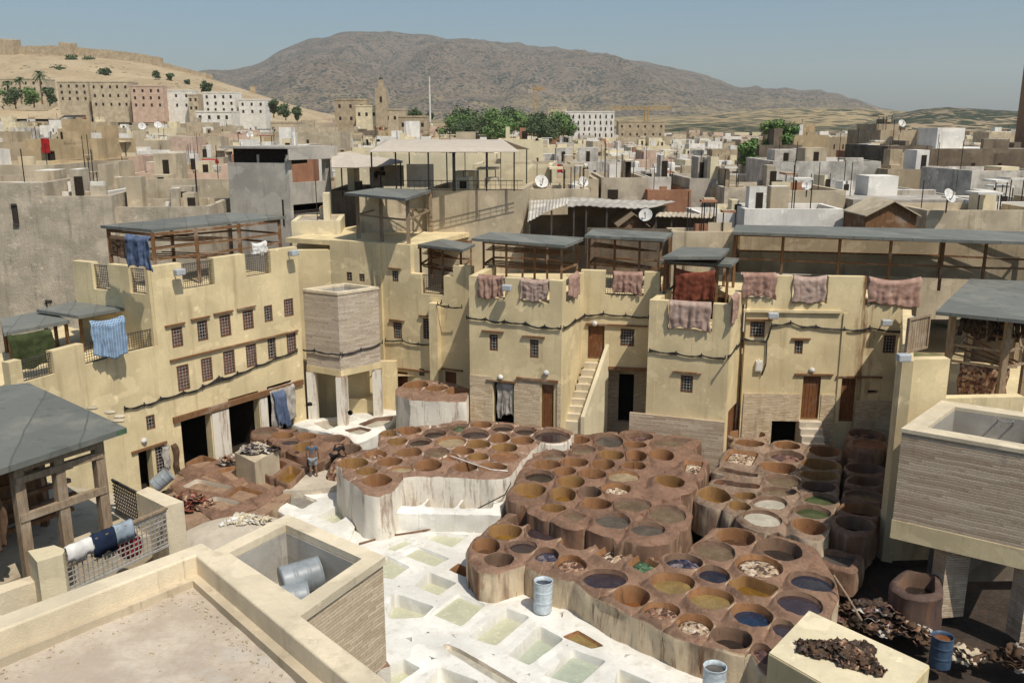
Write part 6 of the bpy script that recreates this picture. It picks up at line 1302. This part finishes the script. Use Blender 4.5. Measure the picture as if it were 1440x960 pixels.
def hut(label, x0, x1, ye, yr, Y, mat, wall, depth=3):
    a, b = atY(x0, ye, Y), atY(x1, ye, Y); zr = atY(x0, yr, Y).z; m = (a + b) / 2; t = thing('hut', label, 'hut', (m.x, Y, a.z - 1.2), 'huts on the roofs'); w = b.x - a.x
    mb = MB(); mb.prism([(a.x + .12, Y + .1), (b.x - .12, Y + .1), (b.x - .12, Y + depth), (a.x + .12, Y + depth)], a.z - 1.4, a.z); mb.quadface([(a.x + .12, Y + .1, a.z), (b.x - .12, Y + .1, a.z), (m.x, Y + .1, zr - .1)]); mb.build('wall', M[wall], t)
    for s, e in ((a, -1), (b, 1)):
        mb = MB(); mb.prism([(s.x, Y - .15), (m.x, Y - .15), (m.x, Y + depth + .1), (s.x, Y + depth + .1)], [a.z - .06, zr - .06, zr - .06, a.z - .06] if True else 0, [a.z, zr, zr, a.z]); mb.build('roof', M[mat], t)
    return t
hut('small brown plank hut with a gable roof by a dish', 868, 914, 318, 300, 47, 'wood_pale', 'wood'); hut('little open hut with pale gable roof on the right roofs', 1216, 1294, 303, 282, 46.5, 'beige', 'wood')
# ------------------------------------------------------------------ the medina: random houses row by row
rnd = random.Random(11); GM = 'medina houses'
ZN = [(-999, 'at the far left'), (150, 'below the hill apartments'), (330, 'beyond the grey concrete tower'), (480, 'below the minaret'), (630, 'before the tree grove'), (830, 'below the arched white building'), (1000, 'by the round green tree'), (1180, 'near the right edge')]
nh = 0; far = MB(); farM = ['beige', 'white', 'tan', 'greyp', 'pink', 'yellow_pale', 'rooftan', 'dark', 'rough', 'redw']
def colour(Y): return rnd.choices(PL, [30, 12, 4, 25, 9, 3, 2, 15, 4, 6, 3])[0]
for Y in (68, 80, 94, 111, 131, 155, 183, 216, 256, 300):
    px = -70 + rnd.uniform(0, 40)
    while px < 1500:
        w = rnd.uniform(3.5, 10.0) * (1.1 if Y < 120 else 1.15); wp = w / Y * F; xc = px + wp / 2
        Yj = Y * rnd.uniform(.95, 1.05); yt = yroof(xc, Yj) + rnd.gauss(0, 2.6 / Yj * F * .45); px += wp * rnd.uniform(.82, 1.08)
        if Y < 72 and (xc < 140 or 300 < xc < 780 or xc > 900): continue
        if Y < 90 and xc < 140: continue
        if Y < 100 and (xc > 1060): continue
        if Y > 290 and (630 < xc < 820): continue
        if Y > 290 and xc < 420: continue
        if Y > 100 and xc > 1180 and Y < 130: continue
        mat = colour(Y); wins = [(rnd.uniform(-.75, .75), rnd.uniform(.7, 3.2), rnd.uniform(.2, .38), rnd.uniform(.5, 1.0)) for k in range(rnd.randint(0, 4))]
        room = None
        if rnd.random() < .45: s = rnd.uniform(-.9, .2); room = (s, s + rnd.uniform(.3, .7), rnd.uniform(.5, 2.2), rnd.uniform(.05, .5), rnd.uniform(.6, .95))
        zone = [n for a, n in ZN if xc >= a][-1]; band = 'near' if Y < 100 else 'middle' if Y < 190 else 'far'
        extra = 'stepped ' if room else ('blank ' if not wins else '')
        H(f'{band} {extra}{CN[mat]} house {zone}', xc - wp / 2, xc + wp / 2, yt, Yj, mat, rnd.uniform(5, 9), rnd.gauss(.06, .12), rnd.uniform(6, 9) + (4 if xc < 480 else 0), roof=rnd.choice(['rooftan', 'rooftan', 'concrete', 'white', 'beige', 'greyp']), room=room, wins=wins, group=GM, clutter=nh + 1); nh += 1
for Y in (350, 400, 460, 530, 620, 740, 860):
    px = (420 if Y < 700 else 760) + rnd.uniform(0, 20)
    while px < 1500:
        w = rnd.uniform(5, 10); wp = w / Y * F; xc = px + wp / 2; px += wp * rnd.uniform(1, 1.4); p = atY(xc, yroof(xc, min(Y, 700)) + rnd.gauss(0, 2.0) - (1 if Y > 700 else 0), Y * rnd.uniform(.96, 1.04)); c_ = rnd.choices(range(10), [16, 22, 10, 10, 8, 8, 0, 0, 5, 4])[0]
        dd = rnd.uniform(5, 9); ya = rnd.gauss(0, .2); ca, sa = math.cos(ya), math.sin(ya); R_ = [(p.x + x * ca - y * sa, p.y + x * sa + y * ca) for x, y in ((-w / 2, 0), (w / 2, 0), (w / 2, dd), (-w / 2, dd))]
        far.prism(R_, p.z - 9, p.z, c_, 6 if rnd.random() < .6 else 1)
        for k in range(rnd.randint(1, 4)):
            s = rnd.uniform(.1, .8); q0 = (R_[0][0] + (R_[1][0] - R_[0][0]) * s, R_[0][1] + (R_[1][1] - R_[0][1]) * s - .05); zz = p.z - rnd.uniform(.8, 4); far.prism([q0, (q0[0] + .9, q0[1]), (q0[0] + .9, q0[1] + .6), (q0[0], q0[1] + .6)], zz - 1.2, zz, 7)
setting(far.build('distant_town', [M[m] for m in farM]), 'stuff')
# hill-side apartment blocks
def block(label, x0, x1, ytop, Y, mat, floors, bays, h, depth=10, yaw=0, group='apartment blocks on the hillside', ww=.9, wh=1.3, roof='rooftan', cat='building', arch=False):
    a, b = atY(x0, ytop, Y), atY(x1, ytop, Y); t = thing('apartment_block', label, cat, (a.x, Y, a.z - h), group); w = b.x - a.x; c = Vector(((a.x + b.x) / 2, Y)); u = Vector((math.cos(yaw), math.sin(yaw))); v = Vector((-u.y, u.x))
    P = lambda s, d: xy(c + u * (s * w / 2) + v * d); mb = MB(); z = a.z; mb.prism([P(-1, 0), P(1, 0), P(1, depth), P(-1, depth)], z - h - 6, z); mb.build('wall', M[mat], t)
    mb = MB(); mb.prism([P(-1.01, -.15), P(1.01, -.15), P(1.01, depth + .1), P(-1.01, depth + .1)], z + .002, z + .5); mb.build('roof_parapet', M[mat], t)
    fh = h / floors
    for f in range(floors):
        for k in range(bays):
            s = -1 + 2 * (k + .5) / bays; s += .02 * ((k * 7 + f) % 3 - 1); zz = z - fh * (f + .35); q = ww / w; m2 = MB()
            if arch:
                pts = [(-q, 0), (q, 0), (q, wh * .6), (q * .7, wh * .88), (0, wh), (-q * .7, wh * .88), (-q, wh * .6)]; A_ = [P(s + x, -.03) + (zz - wh + y,) for x, y in pts]; B_ = [P(s + x, .3) + (zz - wh + y,) for x, y in pts]; m2.quadface(A_); n = len(pts)
                for i in range(n): m2.quadface([A_[i], B_[i], B_[(i + 1) % n], A_[(i + 1) % n]])
            else: m2.prism([P(s - q, -.03), P(s + q, -.03), P(s + q, .3), P(s - q, .3)], zz - wh, zz)
            m2.build('window', M['dark'], t)
    return t
block('leftmost pale hillside block with three window columns', 80, 123, 116, 410, 'beige', 3, 4, 8, group=None); block('long pale hillside block beside the leftmost one', 126, 181, 116, 405, 'beige', 3, 5, 11); block('lower pale hillside block with a laundry terrace', 183, 228, 122, 400, 'pink', 3, 4, 9)
block('greenish white striped hillside house', 226, 268, 128, 405, 'white', 2, 3, 8); block('white hillside block with dark shaded side', 285, 330, 131, 395, 'white', 3, 4, 8); block('small white hillside block at the slope end', 335, 372, 141, 395, 'white', 2, 3, 6); block('narrow pale hillside house between the blocks', 264, 278, 134, 400, 'beige', 2, 2, 7)
block('pale house among the palms on the hillside', 0, 62, 112, 430, 'beige', 3, 6, 8)
block('grey white house below the white hillside block', 275, 325, 158, 320, 'white', 2, 4, 6); block('cream house row below the slope end', 380, 420, 173, 300, 'beige', 1, 4, 4)
block('white building with rows of dark arches beside the grove', 795, 864, 158, 430, 'white', 5, 9, 14, 14, -.05, None, .75, 1.9, 'white', arch=True); block('beige block left of the arched white building', 770, 797, 152, 440, 'beige', 1, 2, 5, group=None)
block('tan palace like house below the minaret', 470, 515, 141, 350, 'tan', 2, 3, 9, group='houses by the minaret'); block('yellow block left of the minaret', 500, 530, 150, 340, 'yellow_pale', 1, 3, 6, group='houses by the minaret'); block('tan house right of the minaret', 540, 570, 155, 340, 'beige', 1, 3, 6, group='houses by the minaret'); block('grey tan house below the minaret terrace', 560, 600, 165, 300, 'tan', 1, 3, 5, group='houses by the minaret')
block('brown tan block behind the right crane', 870, 935, 172, 470, 'tan', 2, 6, 8, group=None)
mn = thing('minaret', 'square tan minaret with a small lantern on top', 'minaret', atY(535, 160, 338)); a, b = atY(527, 124, 338), atY(543, 124, 338); w = b.x - a.x; mx = (a.x + b.x) / 2
mb = MB(); mb.prism([(a.x, 338), (b.x, 338), (b.x, 338 + w), (a.x, 338 + w)], a.z - 14, a.z); mb.build('shaft', M['tan'], mn); mb = MB(); l0 = atY(0, 112, 338).z; mb.prism([(mx - w * .22, 338 + w * .28), (mx + w * .22, 338 + w * .28), (mx + w * .22, 338 + w * .72), (mx - w * .22, 338 + w * .72)], a.z, l0); mb.build('lantern', M['tan'], mn)
mb = MB(); mb.lathe((mx, 338 + w / 2, l0), [(w * .2, 0), (w * .18, .6), (.05, 1.2), (.05, 2.2)], 8); mb.build('finial', M['iron'], mn); mb = MB(); mb.prism([(mx - .4, 337.95), (mx + .4, 337.95), (mx + .4, 338.2), (mx - .4, 338.2)], a.z - 5, a.z - 3); mb.build('window', M['dark'], mn)
p0 = atY(605, 172, 330); mb = MB(); mb.tube([p0, Vector((p0.x, p0.y, atY(605, 108, 330).z))], [.35, .22], 8); tag(mb.build('mast', M['white'], loc=p0), 'tall thin white mast right of the minaret', 'mast')
tw_ = thing('tall_tower', 'tall plain brown tower cut by the right edge of the picture', 'tower', atY(1450, 200, 90)); a = atY(1429, 178, 94.2); mb = MB(); mb.prism([(a.x, 90), (a.x + 4.2, 90), (a.x + 4.2, 94.2), (a.x, 94.2)], 0, 40); mb.build('shaft', M['towerbrown'], tw_)
mb = MB(); zt_ = atY(1429, 178, 88).z; mb.prism([(a.x - 1.3, 86.5), (a.x + 6, 86.5), (a.x + 6, 89.8), (a.x - 1.3, 89.8)], [zt_ - .6] * 4, [zt_ - .5, zt_ - .5, zt_ + .5, zt_ + .5]); mb.build('tiled_roof', m_plain('green_tiles', (.12, .22, .17), .5), tw_)
def crane(label, px, y0, y1, xl, xr, Y, yj):
    t = thing('tower_crane', label, 'crane', atY(px, y0, Y), 'tower cranes'); a, b = atY(px, y0, Y), atY(px, y1, Y); mb = MB(); s = .9; n = 9
    for dx in (-s, s):
        for dy in (-s, s): mb.bar((a.x + dx, Y + dy, a.z - 8), (a.x + dx, Y + dy, b.z), .35)
    for k in range(n):
        z0, z1 = a.z + (b.z - a.z) * k / n, a.z + (b.z - a.z) * (k + 1) / n; d = s if k % 2 else -s; mb.bar((a.x - d, Y - s, z0), (a.x + d, Y - s, z1), .25); mb.bar((a.x - s, Y + d, z0), (a.x - s, Y - d, z1), .25)
    mb.build('mast', M['crane'], t); zj = atY(px, yj, Y).z; l, r = atY(xl, yj, Y).x, atY(xr, yj, Y).x; mb = MB(); mb.bar((l, Y, zj), (r, Y, zj), .5); mb.bar((l + 1, Y, zj + 1.2), (r - 1, Y, zj + 1.2), .25); m = 14
    for k in range(m): x0, x1 = l + (r - l) * k / m, l + (r - l) * (k + 1) / m; mb.bar((x0, Y, zj + (k % 2) * 1.2), (x1, Y, zj + ((k + 1) % 2) * 1.2), .18)
    mb.build('jib', M['crane'], t); mb = MB(); e = l if abs(l - a.x) < abs(r - a.x) else r; mb.box((e, Y, zj - .8), (2.2, 1.4, 2)); mb.build('counterweight', M['greyp'], t)
M['crane'] = m_plain('ochre_crane_paint', (.42, .27, .10), .6)
crane('short ochre tower crane above the grove', 753, 165, 122, 746, 766, 450, 126); crane('ochre tower crane with a long pale jib right of the white building', 908, 190, 152, 857, 947, 480, 153)
# old city wall along the ridge
cwl = thing('city_wall', 'ruined ochre city wall running along the hill crest', 'wall', atY(150, 85, 632)); mb = MB(); XS = list(range(-60, 446, 10))
for i in range(len(XS) - 1):
    x0, x1 = XS[i], XS[i + 1]; y0, y1 = lerp_tab(hillsky, x0), lerp_tab(hillsky, x1); hgt = (5.5 if x0 < 230 else 2.6 if x0 < 300 else .3) * (1 + .18 * fbm(x0 * .05, 0, 0, 1)); p, q = atY(x0, y0, 634), atY(x1, y1, 634); mb.prism([(p.x, 632), (q.x, 632), (q.x, 634), (p.x, 634)], p.z - 8, [p.z - 1 + hgt, q.z - 1 + hgt, q.z - 1 + hgt, p.z - 1 + hgt])
mb.build('wall_run', M['tan'], cwl)
for x0, x1, yt in ((2, 22, 55), (86, 102, 60)):
    p, q = atY(x0, yt, 630), atY(x1, yt, 630); mb = MB(); mb.prism([(p.x, 626), (q.x, 626), (q.x, 636), (p.x, 636)], p.z - 16, [p.z, q.z - 1, q.z, p.z - .6]); mb.build('ruined_tower', M['tan'], cwl)
p, q = atY(352, 122, 628), atY(358, 122, 628); mb = MB(); mb.prism([(p.x, 627), (q.x, 627), (q.x, 631), (p.x, 631)], p.z - 12, p.z); mb.build('ruined_tower', M['ochre'], cwl)
# ------------------------------------------------------------------ trees
def m_leaf(name, a, b):
    t = NT(name, .7, .2); oi = t.n.new('ShaderNodeObjectInfo'); c = t.mix(t.ramp(t.noise(.45, 3), .35, .65), a, b); c = t.mix(t.ramp(t.noise(5, 2), .4, .6), c, tuple(v * 1.35 for v in b)); t.color(c); return t.m
LEAF = [m_leaf('olive_leaves', (.05, .085, .028), (.10, .15, .05)), m_leaf('green_leaves', (.06, .11, .032), (.12, .19, .06)), m_leaf('dark_leaves', (.035, .06, .028), (.075, .105, .045))]
def tree_mesh(seed, h, w, leaves, leaf, lumps=9, mi=0, trunk=.3):
    rnd = random.Random(seed); tr = MB(); tr.tube([(0, 0, -1), (0, 0, h * trunk), (.05 * w, .02 * w, h * .62)], [.05 * h, .035 * h, .012 * h], 7); C = []
    for k in range(lumps):
        a = rnd.uniform(0, 6.28); r = rnd.uniform(.0, .36) * w; z = h * rnd.uniform(trunk + .1, .86); f = 1 - abs(z / h - .55) * .9; C.append((Vector((r * math.cos(a), r * math.sin(a), z)), w * rnd.uniform(.17, .29) * f)); tr.tube([(0, 0, h * trunk), (r * .5 * math.cos(a), r * .5 * math.sin(a), (h * trunk + z) / 2), tuple(C[-1][0])], [.02 * h, .012 * h, .005 * h], 5)
    cr = MB()
    for i in range(leaves):
        c, r = C[i % lumps]; d = Vector((rnd.gauss(0, 1), rnd.gauss(0, 1), rnd.gauss(0, .8))).normalized(); p = c + d * r * rnd.uniform(.35, 1.12); n = (d + Vector((rnd.gauss(0, .6), rnd.gauss(0, .6), rnd.gauss(0, .6)))).normalized(); x = n.cross(Vector((0, 0, 1))).normalized() * leaf * rnd.uniform(.6, 1.3); y = n.cross(x).normalized() * leaf * rnd.uniform(.5, 1.1); cr.quadface([p - x, p - y * .8, p + x, p + y])
    return tr, cr
PROT = {}
def tree(label, px, ybase, ytop, Y, wpx, kind, seed, group=None, leaves=1500, name='tree', leafpx=1.6, trunk=.28):
    a, b = atY(px, ybase, Y), atY(px, ytop, Y); h = b.z - a.z; w = wpx / F * Y * 1.02; t = thing(name, label, 'tree' if name != 'shrub' else 'shrub', a, group); tr, cr = tree_mesh(seed, h, w, leaves, leafpx / F * Y, 10, 0, trunk)
    for m, n_, mt in ((tr, 'trunk', M['wood']), (cr, 'crown', LEAF[kind])): o = m.build(n_, mt, None); o.parent = t; o.data.name = n_
    return t
GG = 'trees of the green grove'
for i, (px, yb, yt, Y, w, k) in enumerate([(640, 190, 160, 330, 34, 1), (662, 192, 156, 335, 40, 2), (688, 190, 155, 340, 40, 1), (712, 190, 153, 345, 42, 2), (738, 190, 158, 340, 36, 1), (758, 190, 160, 338, 36, 2), (780, 190, 157, 345, 40, 1), (792, 190, 164, 338, 28, 1), (650, 194, 172, 315, 36, 2), (700, 194, 172, 318, 44, 1), (765, 194, 172, 320, 44, 2)]):
    tree(['dark green tree of the grove', 'fresh green tree of the grove', 'deep green tree of the grove'][k], px, yb + 3, yt - 2, Y, w * 1.45, k, 50 + i, GG, 2400, leafpx=1.6, trunk=.08)
tree('large round bright green tree above the dark brown block', 1091, 214, 165, 88, 54, 1, 71, 'single trees', 3200, leafpx=2.0, trunk=.12); tree('smaller bright green tree left of the dark brown block', 1052, 240, 193, 84, 36, 1, 72, 'single trees', 2200, leafpx=2.0, trunk=.1)
tree('dark tree between minaret and mast', 583, 172, 150, 345, 26, 2, 73, 'single trees', 1200, leafpx=1.4, trunk=.06); tree('small dark cypress like tree below the mast', 604, 176, 158, 335, 12, 2, 74, 'single trees', 500, leafpx=1.3); tree('dark tree on the slope beside the white hillside block', 289, 131, 111, 420, 18, 2, 75, 'single trees', 700, leafpx=1.3, trunk=.05)
for i, (px, yb, yt, w) in enumerate([(385, 162, 140, 22), (402, 166, 146, 24), (418, 170, 150, 18)]): tree('dark tree at the foot of the dry hill', px, yb, yt, 380, w, 2, 80 + i, 'trees at the hill foot', 900, leafpx=1.4, trunk=.06)
for i, (px, yb, yt, w) in enumerate([(-6, 150, 122, 30), (22, 150, 124, 32), (48, 148, 122, 30), (70, 146, 122, 24)]): tree('dense green tree in the palm garden', px, yb, yt, 390, w, [1, 2][i % 2], 90 + i, 'palm garden trees', 1200, leafpx=1.5, trunk=.06)
for i, (px, y, w, h) in enumerate([(102, 84, 18, 6), (124, 87, 20, 6), (80, 99, 22, 6), (145, 97, 20, 5), (218, 96, 16, 9), (240, 112, 14, 9), (152, 110, 12, 7), (264, 110, 10, 6)]):
    Yh = 600 if y < 95 else 540; z = on_hill(px, Yh); p = atY(px, y, Yh); t = tree('low dark shrub on the dry hill slope', px, y + h * .5, y - h * .6, Yh, w, 2, 100 + i, 'shrubs on the dry hill', 260, name='shrub', leafpx=1.5, trunk=.05); t.location.z = z
def palm(label, px, yb, yt, Y, seed):
    rnd = random.Random(seed); a, b = atY(px, yb, Y), atY(px, yt, Y); h = b.z - a.z; t = thing('palm_tree', label, 'palm tree', a, 'palms on the hillside'); mb = MB(); mb.tube([(0, 0, -2), (.1, 0, h * .4), (.2, 0, h * .78)], [.35, .3, .28], 7); o = mb.build('trunk', M['wood'], None); o.parent = t; cr = MB(); c = Vector((.2, 0, h * .8))
    for k in range(34):
        an = rnd.uniform(0, 6.28); el = rnd.uniform(-.4, 1.3); L = h * rnd.uniform(.28, .36); d = Vector((math.cos(an) * math.cos(el), math.sin(an) * math.cos(el), math.sin(el))); s = Vector((-math.sin(an), math.cos(an), 0)); P_ = [c + d * L * f + Vector((0, 0, -L * .55 * f * f)) for f in (0, .35, .7, 1)]
        cr.grid([[p - s * ww for p, ww in zip(P_, (.1, .35, .3, .05))], [p + Vector((0, 0, .15)) for p in P_], [p + s * ww for p, ww in zip(P_, (.1, .35, .3, .05))]])
    o = cr.build('crown', LEAF[2], None); o.parent = t
palm('tallest palm on the hillside left', 59, 140, 97, 395, 1); palm('middle palm on the hillside left', 30, 140, 106, 400, 2); palm('left palm on the hillside', 12, 140, 112, 405, 3)
# ------------------------------------------------------------------ satellite dishes, people and flat roof clutter
def dish(label, px, py, Y, r, yaw, group='satellite dishes'):
    p = atY(px, py, Y); t = thing('satellite_dish', label, 'satellite dish', p, group); r *= .68; ax = Vector((math.sin(yaw), -math.cos(yaw), .55)).normalized(); mb = MB(); mb.lathe(p, [(0, 0), (r * .4, .03 * r), (r * .75, .12 * r), (r, .22 * r), (r * 1.02, .24 * r), (r, .20 * r)], 22, axis=ax); solid(mb.build('reflector', CL['white'], t, smooth=True), .015)
    mb = MB(); mb.bar(p - ax * .05, p - ax * .05 + Vector((0, .05, -r * 2.2)), .06); mb.build('stand', M['iron'], t); mb = MB(); q = p + ax * r * .9; mb.bar(p + ax * .2 * r - Vector((0, 0, r * .9)), q, .035); mb.box(q, (.1, .1, .14)); mb.build('receiver_arm', M['greyp'], t)
for a in (('large white dish on the yellow house wall', 761, 256, 56, .62, .3), ('white dish above the low tan wall', 820, 256, 58, .5, .6), ('second white dish beside the low tan wall', 810, 261, 60, .45, .6), ('white dish on the plank hut', 908, 303, 46.6, .50, -.3), ('white dish in front of the mould stained block', 1135, 261, 55, .45, -.4), ('very large white dish on the long beige wall', 1334, 276, 48, .58, .5), ('small white dish on the skyline house', 1268, 174, 91, .55, .2),
          ('dish by the stained long wall', 200, 158 + 20, 150, .9, .4), ('dish in the left middle roofs', 222, 176, 160, .9, .3), ('dish far behind the concrete tower', 352, 190, 140, .8, .3)): dish(*a)
mat_b = m_cloth('blue_shirt_cloth', (.12, .25, .45))
p = atY(757, 229, 59.5); person('person in a blue shirt sitting on the white parapet terrace', (p.x, p.y, p.z - .9), 2.6, sit, mat_b, DKC, 1.0, True)
p = atY(538, 252, 55.5); person('dark silhouetted person sitting under the smaller awning', (p.x, p.y, za - 2.1 + .25), 1.3, sit, DKC, DKC, 1.0, True)
rnd = random.Random(5)
for i in range(26):                                            # little roof clutter: washing, tanks
    px = rnd.uniform(330, 1000) if i % 3 else rnd.uniform(150, 500); Y = rnd.choice((68, 80, 94, 111, 131)); x = rnd.uniform(.5, 1.2); p = atY(px, yroof(px, Y) - .4 / Y * F, Y + 1.5); zone = [n for a, n in ZN if px >= a][-1]
    if i % 2: mb = MB(); mb.lathe(p - Vector((0, 0, .9)), [(0, 0), (.45, 0), (.48, .1), (.48, 1.0), (.42, 1.15), (0, 1.2)], 12); tag(mb.build('roof_tank', M[rnd.choice(['white', 'steel', 'brownw'])], smooth=True, loc=p - Vector((0, 0, .9))), f'small round roof tank {zone}', 'roof tank', 'tanks on the medina roofs')
    else:
        w = Wall((p.x - x, p.y), (p.x + x, p.y + .3)); drape(w, [0, w.L, p.z - .6, p.z + .3], 'washing', f'washing hung on a roof {zone}', 'washing', rnd.choice([CL['white'], CL['greyblue'], CL['red'], CL['blue'], CL['greywhite']]), 'washing on the medina roofs', folds=3)
# ------------------------------------------------------------------ air
hz_ = MB(); hz_.prism([(-11000, -60), (11000, -60), (11000, 9600), (-11000, 9600)], -60, 640); hzo = setting(hz_.build('haze', []), 'stuff')
hm = bpy.data.materials.new('haze'); hm.use_nodes = True; hm.node_tree.nodes.clear(); ho = hm.node_tree.nodes.new('ShaderNodeOutputMaterial'); hv = hm.node_tree.nodes.new('ShaderNodeVolumePrincipled'); hv.inputs['Color'].default_value = (.80, .86, .90, 1); hv.inputs['Density'].default_value = HAZE; hv.inputs['Anisotropy'].default_value = 0.2; hm.node_tree.links.new(hv.outputs[0], ho.inputs['Volume']); hzo.data.materials.append(hm)
# ------------------------------------------------------------------ labels: look-alikes get their place among their like
def finalize():
    from collections import defaultdict
    d = defaultdict(list)
    for o in SC.objects:
        if o.parent is None and 'label' in o.keys(): d[o['label']].append(o)
    ords = 'leftmost second third fourth fifth sixth seventh eighth ninth tenth eleventh twelfth thirteenth fourteenth fifteenth'.split()
    nums = 'zero one two three four five six seven eight nine ten eleven twelve thirteen fourteen fifteen'.split()
    for lab, L in d.items():
        n = len(L)
        if n < 2: continue
        def key(o):
            w = o.matrix_world.translation if o.type == 'EMPTY' else o.location
            return proj(tuple(o.location))[0]
        L.sort(key=key)
        for i, o in enumerate(L):
            if n == 2: s = 'the left one' if i == 0 else 'the right one'
            elif n <= 15: s = f'leftmost of {nums[n]}' if i == 0 else (f'rightmost of {nums[n]}' if i == n - 1 else f'{ords[i]} from left of {nums[n]}')
            else: continue
            o['label'] = lab + ', ' + s
finalize()
